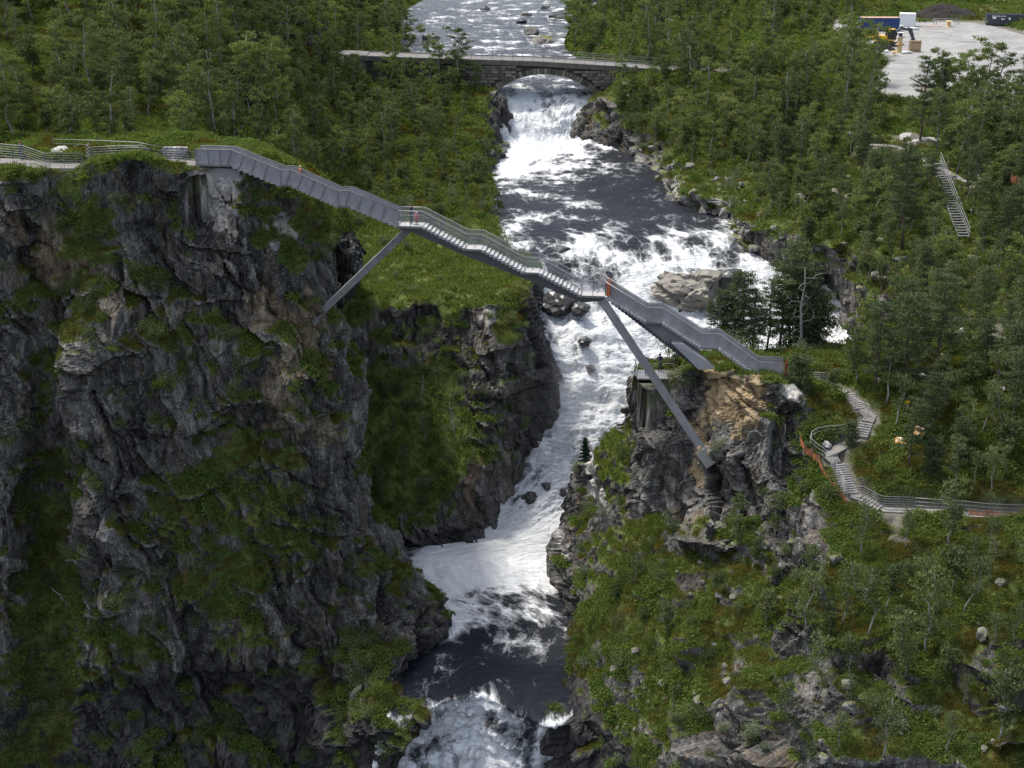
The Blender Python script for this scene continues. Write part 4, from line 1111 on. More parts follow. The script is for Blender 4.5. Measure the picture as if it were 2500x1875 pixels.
def ribbon(name, line, hw, mat, thick=.12, lift=0.0):
    line = [V(q) + Vector((0, 0, lift)) for q in line]
    L, R = [], []
    for i, q in enumerate(line):
        d = line[min(i + 1, len(line) - 1)] - line[max(i - 1, 0)]; d.z = 0; d.normalize()
        s = Vector((-d.y, d.x, 0)) * hw
        L.append(q + s); R.append(q - s)
    n = len(line); mb = MB()
    vs = L + R + [q - Vector((0, 0, thick)) for q in L] + [q - Vector((0, 0, thick)) for q in R]
    fs = []
    for i in range(n - 1):
        fs += [(i, i + 1, n + i + 1, n + i), (2*n + i, 3*n + i, 3*n + i + 1, 2*n + i + 1), (i, 2*n + i, 2*n + i + 1, i + 1), (n + i, n + i + 1, 3*n + i + 1, 3*n + i)]
    fs += [(0, n, 3*n, 2*n), (n - 1, 3*n - 1, 4*n - 1, 2*n - 1)]
    mb.add(vs, fs)
    o = mb.build(name, mat); mark(o, kind='structure'); return o
def dense(line, step=.8):
    out = []
    for a, b in zip(line[:-1], line[1:]):
        n = max(1, int(np.linalg.norm(b - a) / step)); out += [a + (b - a) * i / n for i in range(n)]
    return out + [line[-1]]
MAT['gravelpath'] = simple('gravel_path', (0.20, 0.19, 0.176), (0.13, 0.124, 0.114), .95, 3.0, 0, .6, 18)
MAT['road'] = simple('pale_road', (0.17, 0.165, 0.155), (0.12, 0.117, 0.11), .95, .6, 0, .3, 12)
def stairs(line, n, w, name, label, mat='concrete'):
    a, b = V(line[0]), V(line[1])
    e = empty(name, b); o_ = Vector(b)
    d = b - a; d.z = 0; run = d.length / n; d.normalize(); s = Vector((-d.y, d.x, 0))
    rise = (a.z - b.z) / n
    for i in range(n):
        t = a + d * (run * i); zt = a.z - rise * i
        mb = MB()
        base = [t - s * w / 2, t + s * w / 2, t + s * w / 2 + d * run, t - s * w / 2 + d * run]
        lo = [Vector((q.x, q.y, zt - rise * 1.0 - .35)) - o_ for q in base]
        mb.prism(lo, (0, 0, rise + .35)); mb.build('step', MAT[mat], e)
    mark(e, label, 'stairs'); return e
# --- left
ribbon('footpath', dense(PATH_LEFT, .6), 1.0, MAT['gravelpath'])
railing([P(-140, 384, 123.0), P(0, 386, 123.0), P(61, 391, 122.9), P(112, 409, 122.6), P(203, 409, 122.8)], 1.25, 6, 'railing', 'grey railing of horizontal bars along the left path, before the retaining wall', 1.3)
railing([P(214, 409, 123.0), P(222, 398, 123.6)], 1.75, 6, 'railing', 'short end piece of the left railing, seen almost end on', 1.0)
railing([P(222, 394, 124.0), P(300, 390, 124.4), P(349, 389, 124.6), P(366, 397, 124.2)], 1.25, 6, 'railing', 'railing of six bars on the green rim, middle of the left path', 1.4)
railing([P(395, 401, 124.0), P(430, 402, 124.0), P(478, 404, 123.8)], 1.25, 6, 'railing', 'railing in front of the dry stone wall beside the upper bridge end', 1.1)
railing([P(131, 372, 128.6), P(240, 375, 128.2), P(339, 380, 127.6), P(402, 392, 126.6)], 1.2, 3, 'railing', 'far railing on the uphill side of the left path', 2.4)
mb = MB(); a, b = V(P(113, 411, 122.7)), V(P(205, 411, 122.9))
mb.prism([a, b, b + Vector((0, .1, -1.0)), a + Vector((0, .1, -1.0))], (0, .35, 0)); w_ = mb.build('retaining_wall', MAT['concrete'], origin=a); mark(w_, 'low concrete retaining wall under the left railing', 'wall')
# dry stone wall
def rough_stone(seed, sub=1):
    bm = bmesh.new(); bmesh.ops.create_cube(bm, size=1.0)
    bmesh.ops.bevel(bm, geom=bm.edges[:], offset=.10, segments=1, affect='EDGES')
    r = random.Random(seed)
    for v in bm.verts: v.co += Vector((r.uniform(-.05, .05), r.uniform(-.05, .05), r.uniform(-.05, .05)))
    me = bpy.data.meshes.new('stone'); bm.to_mesh(me); bm.free(); return me
MAT['masonry'] = None
t_ = NT('old_masonry'); oi_ = t_.node("ShaderNodeObjectInfo"); c_ = t_.ramp(oi_.outputs["Random"], [(0, (0.06, 0.054, 0.045)), (.5, (0.12, 0.108, 0.09)), (1, (0.21, 0.19, 0.165))])
c_ = t_.mix(t_.ramp(t_.noise(t_.coords("Object"), 3.0, 5, .7), [(.4, 0.0), (.75, .5)]), c_, (0.07, 0.07, 0.055))
MAT['masonry'] = t_.set(c_, .95, t_.bump(t_.noise(t_.coords("Object"), 6, 4, .7), .5, .1))
t_ = NT('pale_wall_stone'); oi_ = t_.node("ShaderNodeObjectInfo"); c_ = t_.ramp(oi_.outputs["Random"], [(0, (0.12, 0.12, 0.12)), (1, (0.36, 0.35, 0.34))])
MAT['wallstone'] = t_.set(c_, .95, t_.bump(t_.noise(t_.coords("Object"), 6, 4, .7), .5, .1))
ST = [rough_stone(s) for s in range(6)]
for m in ST: m.materials.append(MAT['masonry'])
STW = [rough_stone(20 + s) for s in range(4)]
for m in STW: m.materials.append(MAT['wallstone'])
dw = empty('stone_wall', P(402, 397, 126.4)); mark(dw, 'pale dry stone wall beside the upper end of the step bridge', 'wall')
ra = random.Random(4)
x0, x1 = P(400, 390, 126.4)[0], P(453, 390, 126.4)[0]; z0 = P(402, 397, 126.4)[2]
zz = z0 - .1
while zz < z0 + 1.25:
    hh = ra.uniform(.18, .28); x = x0
    while x < x1:
        w = ra.uniform(.25, .5)
        o = link(bpy.data.objects.new('stone', STW[ra.randrange(4)]), dw)
        o.location = (x + w / 2 - dw.location.x, ra.uniform(-.05, .05) + .2, zz + hh / 2 - dw.location.z); o.scale = (w * 1.0, .45, hh * 1.02); o.rotation_euler = (ra.uniform(-.05, .05), ra.uniform(-.06, .06), ra.uniform(-.1, .1))
        x += w
    zz += hh
# --- lookout platform
LZ = LOOK
lk = empty('lookout_platform', LZ); mark(lk, 'small steel lookout platform jutting out beside the main fall', 'platform')
def lkb(mb, name, mat='steel', sm=False): return mb.build(name, MAT[mat], lk, sm)
L0 = Vector((-1.25, -.55, 0)); 
mb = MB(); mb.box((-1.25, -.55, -.14), (1.5, 1.7, 0)); lkb(mb, 'deck')
cr = [Vector((-1.25, -.55, 0)), Vector((-1.25, 1.7, 0)), Vector((2.3, 1.7, 0))]
for a, b in zip(cr[:-1], cr[1:]):
    for hgt in (.6, 1.12):
        mb = MB(); mb.tube([a + Vector((0, 0, hgt)), b + Vector((0, 0, hgt))], .03, 5); lkb(mb, 'rail', 'galv')
    n = max(1, round((b - a).length / 1.1))
    for i in range(n + 1):
        q = a.lerp(b, i / n); mb = MB(); mb.bar(q + Vector((0, 0, -.14)), q + Vector((0, 0, 1.12)), .05); lkb(mb, 'post')
for hgt in (.6, 1.12):
    mb = MB(); mb.tube([Vector((-1.25, -.55, hgt)), Vector((.2, -.55, hgt))], .03, 5); lkb(mb, 'rail', 'galv')
mb = MB(); mb.bar(Vector((.2, -.55, -.14)), Vector((.2, -.55, 1.12)), .05); lkb(mb, 'post')
person(V(LZ) + Vector((-.35, .15, 0)), .5, 1.76, 'navy_jacket', 'blue_jeans', 'dark_hair', 'person in navy on the lookout, half hidden by the strut', lean=.25, arms='rail')
person(V(LZ) + Vector((.95, 1.15, 0)), .1, 1.74, 'navy_jacket', 'blue_jeans', 'dark_hair', 'person in navy jacket leaning on the lookout railing, right of the strut', lean=.35, arms='rail')
KEEP.append((xy([LZ, LZ + np.array([3, 1, 0])]), 1.8))
# --- right
for ln in (PATH_UP, PATH_MID, PATH_LOOP, PATH_LAND, PATH_LOW): ribbon('footpath', dense(ln, .6), .55 if ln is not PATH_LOW else .42, MAT['gravelpath'] if ln is not PATH_LOW else MAT['concrete'], lift=.02)
for ln in (PATH_UP, STAIR1, PATH_MID, STAIR2, PATH_LOOP, STAIR3, PATH_LAND, STAIR4, PATH_LOW, PATH_LEFT): KEEP.append((xy(ln), 1.0))
stairs(STAIR1, 9, 1.2, 'stone_stairs', 'short concrete stairs just below the lower bridge end')
stairs(STAIR2, 6, 1.3, 'stone_stairs', 'concrete stairs of the bend, between the curved railing and the pale sacks')
stairs(STAIR3, 13, 1.35, 'stone_stairs', 'longest concrete stairs on the right, beside the orange netting')
stairs(STAIR4, 6, 1.1, 'stone_stairs', 'lowest concrete stairs on the right, turning towards the lower path')
mb = MB(); a = V(P(1958, 940, Yh(940))); b = V(P(2040, 943, Yh(940)))
mb.prism([a, b, b + Vector((0, 0, -1.1)), a + Vector((0, 0, -1.1))], (0, 1.6, 0)); o = mb.build('concrete_slab', MAT['concrete'], origin=a); mark(o, 'concrete slab at the lower end of the step bridge', 'slab')
def top_to_base(x, y, h=1.1):
    q = Z7(x, y + h * 28 * 3.386 * .93); return q
railing([P(1982, 941, Yh(944)), P(2038, 943, Yh(944))], 1.25, 6, 'railing', 'barred railing on the concrete slab at the lower bridge end', 1.3)
railing([P(1982, 925, Yh(925)), P(2075, 932, Yh(930))], 1.1, 3, 'railing', 'far railing behind the concrete slab at the lower bridge end', 1.6)
rl = lambda pts, h, n, lab, sp=1.3: railing([top_to_base(x, y, h) for x, y in pts], h, n, 'railing', lab, sp)
rl([(735, 340), (800, 420), (915, 470), (900, 505)], 1.05, 3, 'bent tube railing beside the short upper stairs on the right')
rl([(880, 545), (820, 590), (780, 628), (700, 635), (570, 645), (490, 660), (440, 690), (428, 740), (470, 780), (540, 830), (600, 880), (635, 945)], 1.05, 3, 'curved railing swinging round the bend of the right path')
rl([(640, 950), (690, 1040), (715, 1105), (745, 1150)], 1.05, 5, 'railing down the longest concrete stairs, beside the orange netting')
rl([(780, 1140), (870, 1145), (980, 1212), (1040, 1228), (1275, 1235)], 1.05, 5, 'railing sweeping down to the lower right path')
rl([(1290, 1240), (1480, 1255), (1680, 1265), (1900, 1290), (2200, 1300)], 1.0, 3, 'lower right path railing running out of the picture', 1.8)
# orange safety netting along the path
MAT['orange_net2'] = net_mat('orange_net_faded', (0.50, 0.19, 0.09), 0.55)
bl = [(385, 465), (432, 545), (420, 620), (360, 680)]
barrier([Z7(x, y + 20) for x, y in bl], .75, 'upper orange netting hanging on the rim below the bridge end', 'safety_netting', 'netting', 'orange_net2')
bl = [(345, 770), (385, 860), (440, 900), (500, 950), (530, 1040), (580, 1120), (640, 1180), (690, 1250), (730, 1300)]
barrier([Z7(x, y) for x, y in bl], .78, 'long orange netting along the outer side of the right stairs', 'safety_netting', 'netting', 'orange_net2')
barrier([Z7(1740, 1395), Z7(1900, 1400), Z7(2120, 1420), Z7(2300, 1430)], .7, 'orange netting low behind the railing at the right edge', 'safety_netting', 'netting', 'orange_net2')
# sacks, sign, boards
MAT['sack'] = None
t_ = NT('woven_sack'); c_ = t_.mix(t_.ramp(t_.noise(t_.coords("Object"), 3.0, 4, .6), [(.42, 0.0), (.55, 1.0)]), (0.62, 0.50, 0.36), (0.60, 0.30, 0.07)); MAT['sack'] = t_.set(c_, .8, t_.bump(t_.noise(t_.coords("Object"), 8, 4, .6), .6, .1))
def lump(name, c, r, seed, mat, label, cat, amp=.3, sub=3, parent=None):
    bm = bmesh.new(); bmesh.ops.create_icosphere(bm, subdivisions=sub, radius=1)
    co = np.array([v.co for v in bm.verts])
    d = 1 + amp * fbm(co * 1.6 + seed * 3.1, 3, seed)
    for v, k_, q in zip(bm.verts, d, co): v.co = Vector((q[0] * r[0] * k_, q[1] * r[1] * k_, max(q[2], -.45) * r[2] * k_))
    me = bpy.data.meshes.new(name); bm.to_mesh(me); bm.free(); me.materials.append(MAT[mat]); set_smooth(me)
    o = bpy.data.objects.new(name, me); link(o, parent); o.location = V(c)
    if parent is None: mark(o, label, cat)
    return o
KEEP.append((xy([Z7(1100, 830), Z7(1340, 780)]), 1.6)); KEEP.append((xy([Z7(1100, 930), Z7(1340, 900)]), 1.5))
lump('bulk_sack', Z7(1160, 800) + np.array([0, 0, .15]), (.62, .5, .5), 3, 'sack', 'nearer pale orange bulk sack slumped among the bushes beside the path', 'sack', .5)
lump('bulk_sack', Z7(1320, 725) + np.array([0, 0, .2]), (.55, .5, .6), 5, 'sack', 'farther patterned orange bulk sack beside a thin birch', 'sack', .5)
cloth('sign_yellow', (0.72, 0.50, 0.03))
sg = empty('trail_sign', Z7(1225, 520)); mb = MB(); mb.tube([(0, 0, -.3), (.08, 0, .75)], .03, 5); mb.build('pole', MAT['dead_wood'], sg); mb = MB(); mb.prism([(-.22, -.03, .68), (.2, -.03, .62), (.28, -.03, .78), (.22, -.03, .98), (-.18, -.03, .94)], (0, .03, 0)); mb.build('plate', MAT['sign_yellow'], sg); mark(sg, 'small yellow sign on a leaning pole above the sacks', 'sign')
# --- steep metal stairs on the far slope, bench, short stone stairs
lt, lbm = _l3(1608, 1135, 178.5) + np.array([0, 0, 1.0]), _l3(1800, 1660, 157.5) + np.array([0, 0, 1.0])
ld = empty('metal_stairs', lbm); mark(ld, 'steep ladder-like metal stairs on the wooded slope right of the river', 'stairs')
a, b = V(lt) - V(lbm), Vector((0, 0, 0)); sx = Vector((.55, .12, 0))
nst = 30
for i in range(nst):
    q = b.lerp(a, (i + .5) / nst); mb = MB(); mb.box((-.62, -.15, -.04), (.62, .15, .04), Matrix.Translation(q)); mb.build('tread', MAT['galv'], ld)
for sg_ in (-1, 1):
    mb = MB(); mb.bar(a + Vector((.64 * sg_, 0, 0)), b + Vector((.64 * sg_, 0, 0)), .05, .16); mb.build('stringer', MAT['galv'], ld)
for hgt in (.55, 1.05):
    mb = MB(); mb.tube([a + Vector((.6, 0, hgt)), b + Vector((.6, 0, hgt))], .03, 5); mb.build('rail', MAT['galv'], ld)
for i in range(9):
    q = b.lerp(a, i / 8) + Vector((.6, 0, 0)); mb = MB(); mb.bar(q, q + Vector((0, 0, 1.05)), .05); mb.build('post', MAT['galv'], ld)
KEEP.append((xy([lt, lbm]), 2.0)); KEEP.append((xy([lt + np.array([-.5, -3, 0]), lbm + np.array([-.5, -3, 0])]), 1.6))
railing([_l3(1405, 1015, 186) , _l3(1440, 1050, 184), _l3(1490, 1075, 182), _l3(1550, 1100, 180.5), _l3(1595, 1140, 179)], 1.0, 2, 'railing', 'thin railing leading to the top of the steep metal stairs', 1.5)
stairs([_l3(1405, 1030, 186.5), _l3(1425, 1105, 182.5)], 6, 1.1, 'stone_stairs', 'short pale stone stairs above the steep metal stairs')
ribbon('footpath', dense(PATH_LADTOP, .6), .8, MAT['gravelpath'], lift=.03); ribbon('footpath', dense(PATH_BENCH, .6), .6, MAT['gravelpath'], lift=.03)
KEEP.append((xy(PATH_LADTOP), 1.4)); KEEP.append((xy(PATH_BENCH), 1.4))
bn = empty('bench', _l3(1868, 1228, 171.2), -.2); mark(bn, 'white slab bench at the end of the path near the metal stairs', 'bench')
cloth('white_slab', (.68, .67, .65))
mb = MB(); mb.box((-.75, -.25, .42), (.75, .25, .52)); mb.build('seat', MAT['white_slab'], bn)
mb = MB(); mb.box((-.7, .24, .5), (.75, .32, .95)); mb.build('backrest', MAT['white_slab'], bn)
for x in (-.6, .6):
    mb = MB(); mb.box((x - .08, -.2, -.3), (x + .08, .2, .42)); mb.build('leg', MAT['concrete'], bn)
barrier([_l3(2120, 1225, 168), _l3(2160, 1240, 167.5), _l3(2195, 1260, 167)], 1.0, 'orange net by the right edge, below the gravel yard', 'safety_netting', 'netting', 'orange_net2')
barrier([_l3(1850, 985, 187), _l3(1905, 1000, 186.5)], .9, 'small orange net among the birches under the gravel yard', 'safety_netting', 'netting', 'orange_net2')
# --- mesh site fence
fz = [P(2245, 812, 136.2), P(2266, 812, 136.2), P(2356, 826, 134.6), P(2450, 821, 135.4), P(2540, 821, 135.6)]
sf = empty('site_fence', fz[1]); mark(sf, 'galvanised mesh site fence standing among the birches on the right', 'fence'); o_ = V(fz[1])
MAT['wire'] = net_mat('wire_mesh', (.35, .35, .36), .10)
for a, b in zip(fz[:-1], fz[1:]):
    a, b = V(a) - o_, V(b) - o_; u = Vector((0, 0, 2.0))
    mb = MB(); mb.tube([a, a + u, b + u, b, a], .03, 5); mb.build('frame', MAT['galv'], sf)
    mb = MB(); mb.prism([a, b, b + u, a + u], (0, .01, 0)); mb.build('mesh_panel', MAT['wire'], sf)
# ------------------------------------------------------------------ stone arch road bridge
ab = empty('stone_arch_bridge', P(1325, 240, ARCH_Y)); AB = Vector(ab.location)
mark(ab, 'old stone arch road bridge over the upper fall', 'bridge')
def fx(px, py): q = P(px, py, ARCH_Y); return q[0] - AB.x, q[2] - AB.z
xl, zl = fx(1198, 236); xr, zr = fx(1457, 236); xc, zc = fx(1326, 181)
# circle through the three points
hw_ = (xr - xl) / 2; zs = (zl + zr) / 2; rise_ = zc - zs
Rr = (hw_ ** 2 + rise_ ** 2) / (2 * rise_); cx_, cz_ = (xl + xr) / 2, zc - Rr
dk = [(q[0] - AB.x, q[2] - AB.z) for q in DECKW]
def deck_z(x): return float(np.interp(x, [d[0] for d in dk], [d[1] for d in dk]))
def intr(x): return cz_ + math.sqrt(max(Rr * Rr - (x - cx_) ** 2, 0)) if abs(x - cx_) < hw_ else -1e9
BW = 5.4
x_a, x_b = dk[1][0], dk[-1][0]
# core wall with the opening
mb = MB(); xs = sorted(set(list(np.linspace(x_a, x_b, 40)) + [xl, xr] + list(np.linspace(xl, xr, 25))))
up_, dn_ = [], []
for i in range(len(xs) - 1):
    a, b = xs[i], xs[i + 1]
    m_ = (a + b) / 2
    za = intr(a) if abs(m_ - cx_) < hw_ else -7.0
    zb = intr(b) if abs(m_ - cx_) < hw_ else -7.0
    if za < -100: za = zs
    if zb < -100: zb = zs
    ta, tb = deck_z(a) - .75, deck_z(b) - .75
    p4 = [(a, .18, za), (b, .18, zb), (b, .18, tb), (a, .18, ta)]
    mb.prism([Vector(q) for q in p4], (0, BW - .3, 0))
MAT['mortar'] = simple('dark_mortar', (.035, .032, .028), (.06, .055, .048), .95, 2.0)
core = mb.build('core_wall', MAT['mortar'], ab)
# voussoirs
nv = 34; th0 = math.atan2(zs - cz_, xl - cx_); th1 = math.atan2(zs - cz_, xr - cx_)
ra = random.Random(9)
for i in range(nv):
    t0 = th0 + (th1 - th0) * (i + .09) / nv; t1 = th0 + (th1 - th0) * (i + .91) / nv
    dpt = .95 + ra.uniform(-.06, .1); y0 = -.12 + ra.uniform(-.04, .02)
    q = [Vector((cx_ + (Rr - .02) * math.cos(t0), y0, cz_ + (Rr - .02) * math.sin(t0))), Vector((cx_ + (Rr - .02) * math.cos(t1), y0, cz_ + (Rr - .02) * math.sin(t1))), Vector((cx_ + (Rr + dpt) * math.cos(t1), y0, cz_ + (Rr + dpt) * math.sin(t1))), Vector((cx_ + (Rr + dpt) * math.cos(t0), y0, cz_ + (Rr + dpt) * math.sin(t0)))]
    m = MB(); m.prism(q, (0, .6, 0)); m.build('voussoir', MAT['masonry'], ab)
# coursed stones of the face
x0s, x1s = fx(1060, 200)[0], fx(1580, 200)[0]
zt = 99; course = 0; cnt = 0
z = -1.4
while z < 6 and cnt < 300:
    hh = ra.uniform(.40, .58); x = x0s + ra.uniform(0, .5)
    while x < x1s:
        w = ra.uniform(.6, 1.35); xm = x + w / 2; zm = z + hh / 2
        ok = z + hh < deck_z(xm) - .8
        rr_ = math.hypot(xm - cx_, zm - cz_)
        if rr_ < Rr + 1.15 and zm > cz_ and abs(xm - cx_) < hw_ + 1.2: ok = False
        if abs(xm - cx_) < hw_ + .3 and zm < zs + .2: ok = False
        if ok and cnt < 300:
            o = link(bpy.data.objects.new('stone', ST[ra.randrange(6)]), ab)
            o.location = (xm, .1 + ra.uniform(-.05, .04), zm); o.scale = (w * .93, .5 + ra.uniform(-.06, .12), hh * .90); o.rotation_euler = (0, ra.uniform(-.02, .02), 0)
            cnt += 1
        x += w
    z += hh
# kerb beam, carriageway, railings
MAT['old_concrete'] = simple('weathered_concrete', (0.07, 0.065, 0.057), (0.14, 0.13, 0.115), .95, 1.2, 0, .3)
for yy, nm in ((-.22, 'edge_beam'), (BW - .25, 'edge_beam')):
    mb = MB()
    U = [Vector((d[0], yy, d[1])) for d in dk]; D_ = [Vector((d[0], yy, d[1] - .78)) for d in dk]
    strip(mb, U, D_, (0, .45, 0)); mb.build(nm, MAT['old_concrete'], ab)
mb = MB(); U = [Vector((d[0], .235, d[1] - .10)) for d in dk]; strip(mb, U, [q - Vector((0, 0, .5)) for q in U], (0, BW - .49, 0)); mb.build('carriageway', MAT['road'], ab)
for yy in (0.0, BW - .05):
    pts = []
    xs = np.arange(fx(1075, 140)[0], dk[-1][0], 1.68)
    for x in xs:
        m = MB(); m.bar((x, yy, deck_z(x) - .02), (x, yy, deck_z(x) + 1.1), .07); m.build('post', MAT['galv'], ab)
    for hgt in (.45, .78, 1.1):
        m = MB(); m.tube([(x, yy, deck_z(x) + hgt) for x in np.linspace(xs[0], xs[-1], 14)], .032 if hgt > 1 else .022, 5); m.build('rail', MAT['galv'], ab)
KEEP.append((xy([P(1190, 235, ARCH_Y - 4), P(1580, 240, ARCH_Y - 4)]), 3.0))
ribbon('road', dense(ROAD, 2.5), 2.4, MAT['road'], .15, .05); KEEP.append((xy([P(1190, 235, ARCH_Y - 4), P(1580, 240, ARCH_Y - 4)]), 3.0))
ribbon('road', dense(ROADL, 2.5), 2.4, MAT['road'], .15, .05)
KEEP.append((xy(ROAD), 2.6)); KEEP.append((xy(ROADL), 2.6)); KEEP.append((xy([DECKW[1] + np.array([0, 2.5, 0]), DECKW[-1] + np.array([0, 2.5, 0])]), 3.4))
# ------------------------------------------------------------------ gravel yard and what stands on it
MAT['yard'] = None
t_ = NT('gravel_yard'); co_ = t_.coords("Object"); c_ = t_.ramp(t_.noise(co_, .25, 6, .65), [(.3, (.15, .146, .137)), (.6, (.25, .245, .232))])
st_ = t_.coords("Object", scale=(.25, 1.0, 1.0)); c_ = t_.mix(t_.ramp(t_.noise(st_, .55, 4, .6), [(.60, 0.0), (.70, .75)]), c_, (.085, .08, .075)); c_ = t_.mix(t_.ramp(t_.noise(co_, .12, 5, .6), [(.62, 0.0), (.72, .6)]), c_, (.16, .17, .08))
MAT['yard'] = t_.set(c_, .95, t_.bump(t_.noise(co_, 6, 5, .7), .4, .05))
yx, yy, yrx, yry = YARD_C
outl = []
for k in range(48):
    th = k / 48 * 2 * math.pi; c, s = math.cos(th), math.sin(th)
    rr = (abs(c) ** 5 + abs(s) ** 5) ** (-1 / 5) * (1 + .04 * math.sin(5 * th + 1) + .03 * math.sin(9 * th))
    outl.append(Vector((yx + c * yrx * rr, yy + s * yry * rr, YARD_Z + .02)))
mb = MB(); n = len(outl); mb.add(outl + [Vector((yx, yy, YARD_Z + .02))], [(i, (i + 1) % n, n) for i in range(n)]); yd = mb.build('gravel_yard', MAT['yard']); mark(yd, kind='structure')
KEEP.append(([(yx, yy - yry), (yx, yy + yry - 8)], 17.0))
ribbon('gravel_track', dense(TRACK, 1.5), 3.4, MAT['yard'], .15, .045); KEEP.append((xy(TRACK), 4.0)); KEEP.append((xy([TRACK[-1] + np.array([-1, -6, 0]), TRACK[-1] + np.array([1, -3, 0])]), 3.0))
def Y7(x, y): return PZ(2080 + x / 5.267, y / 5.267, YARD_Z)
def paint(nm, c, c2=None, rough=.5, sc=1.5): MAT[nm] = simple(nm, c, c2 or tuple(x * .8 for x in c), rough, sc, 0, .05)
paint('blue_paint', (.028, .055, .17)); paint('rust', (.30, .15, .085), (.42, .30, .22), .9, 1.0); paint('white_paint', (.74, .74, .73), (.66, .66, .64)); paint('dark_grey_paint', (.055, .06, .075)); paint('yellow_paint', (.72, .42, .02)); paint('black_paint', (.025, .025, .028)); paint('wood', (.42, .30, .16), (.32, .22, .12), .8, 3); paint('pale_wood', (.62, .45, .22), (.5, .36, .18), .8, 3); paint('geotextile', (.66, .66, .64), (.58, .58, .56), .9); paint('dark_wood', (.22, .17, .11), (.15, .11, .075), .85, 2); paint('tarp', (.5, .5, .48))
def container(loc, rz, L, W, Hh, side, roof, label, doors=True, corr=True):
    e = empty('shipping_container', loc, rz); mark(e, label, 'container')
    mb = MB(); mb.box((-L/2 + .04, -W/2 + .06, .12), (L/2 - .04, W/2 - .06, Hh - .04)); mb.build('wall', MAT[side], e)
    mb = MB(); mb.box((-L/2 + .02, -W/2 + .02, Hh - .04), (L/2 - .02, W/2 - .02, Hh)); mb.build('roof', MAT[roof], e)
    for x in (-1, 1):
        for y in (-1, 1):
            m = MB(); m.box((x * (L/2 - .07) - .07, y * (W/2 - .07) - .07, 0), (x * (L/2 - .07) + .07, y * (W/2 - .07) + .07, Hh + .02)); m.build('corner_post', MAT[side], e)
    for y in (-1, 1):
        for z0_, z1_ in ((.0, .14), (Hh - .12, Hh - .005)):
            m = MB(); m.box((-L/2 + .14, y * (W/2 - .05) - .05, z0_), (L/2 - .14, y * (W/2 - .05) + .05, z1_)); m.build('side_rail', MAT[side], e)
    if corr:
        n = int(L / .30)
        for i in range(n):
            x = -L/2 + .2 + (L - .4) * (i + .5) / n
            m = MB(); m.prism([(x - .10, -W/2 + .062, .14), (x + .10, -W/2 + .062, .14), (x + .06, -W/2 + .015, .14), (x - .06, -W/2 + .015, .14)], (0, 0, Hh - .27)); m.build('corrugation', MAT[side], e)
    if doors:
        for s in (-1, 1):
            m = MB(); m.box((L/2 - .05, s * W/4 - W/4 + .08, .15), (L/2 + .0, s * W/4 + W/4 - .08, Hh - .14)); d_ = m.build('door', MAT[side], e)
            for k in (-.25, .25):
                m = MB(); m.tube([(L/2 + .03, s * W/4 + k, .2), (L/2 + .03, s * W/4 + k, Hh - .2)], .02, 5); m.build('locking_bar', MAT['galv'], d_)
    return e
container(Y7(360, 405) + np.array([0, 1.2, 0]), -.03, 7.4, 2.44, 2.59, 'blue_paint', 'rust', 'blue corrugated container with a rusty roof at the back of the yard')
container(Y7(725, 348) + np.array([0, 1.25, 0]), -.22, 3.1, 2.44, 2.55, 'white_paint', 'white_paint', 'short white container beside the blue one', corr=False)
# excavator
ex = empty('excavator', Y7(440, 590), .25); mark(ex, 'yellow and black tracked excavator in front of the blue container', 'excavator')
for s in (-1, 1):
    m = MB(); m.prism([(-1.9, s * 1.05 - .25, .25), (-1.6, s * 1.05 - .25, 0), (1.6, s * 1.05 - .25, 0), (1.9, s * 1.05 - .25, .25), (1.9, s * 1.05 - .25, .6), (1.6, s * 1.05 - .25, .8), (-1.6, s * 1.05 - .25, .8), (-1.9, s * 1.05 - .25, .6)], (0, .5, 0)); tk = m.build('track', MAT['black_paint'], ex)
    for i in range(5):
        w_ = MB(); w_.lathe([(.28, -.28), (.28, .28)], 10, (0, 0, 0), Matrix.Translation((-1.4 + i * .7, s * 1.05, .4)) @ Matrix.Rotation(math.pi / 2, 4, 'X')); w_.build('roller', MAT['dark_grey_paint'], tk)
m = MB(); m.lathe([(.75, .75), (.75, 1.0)], 14); m.build('turntable', MAT['black_paint'], ex)
m = MB(); m.prism([(-2.6, -1.25, 1.0), (1.0, -1.25, 1.0), (1.0, -1.25, 1.7), (-1.0, -1.25, 1.9), (-2.5, -1.25, 2.1), (-2.75, -1.25, 1.6)], (0, 2.5, 0)); m.build('upper_body', MAT['yellow_paint'], ex)
m = MB(); m.prism([(-.6, -1.28, 1.35), (1.2, -1.28, 1.2), (1.3, -1.28, 2.1), (1.0, -1.28, 3.0), (-.5, -1.28, 3.0)], (0, 1.05, 0)); cb = m.build('cab', MAT['black_paint'], ex)
MAT['cab_glass'] = simple('cab_glass', (.03, .035, .04), None, .08)
m = MB(); m.prism([(-.4, -1.30, 1.9), (1.05, -1.30, 1.9), (.9, -1.30, 2.85), (-.4, -1.30, 2.85)], (0, .02, 0)); m.build('window', MAT['cab_glass'], cb)
m = MB(); m.box((-.55, -1.3, 3.0), (1.05, -.2, 3.08)); m.build('cab_roof', MAT['yellow_paint'], cb)
m = MB(); m.prism([(.6, -.05, 1.4), (1.1, -.05, 1.6), (2.6, -.05, 3.3), (4.6, -.05, 2.9), (4.6, -.05, 2.45), (2.7, -.05, 2.75), (1.1, -.05, 1.1)], (0, .5, 0)); m.build('boom', MAT['dark_grey_paint'], ex)
m = MB(); m.prism([(4.2, .0, 3.15), (4.9, .0, 2.95), (5.7, .0, .9), (5.3, .0, .8), (4.4, .0, 2.4)], (0, .4, 0)); m.build('stick', MAT['dark_grey_paint'], ex)
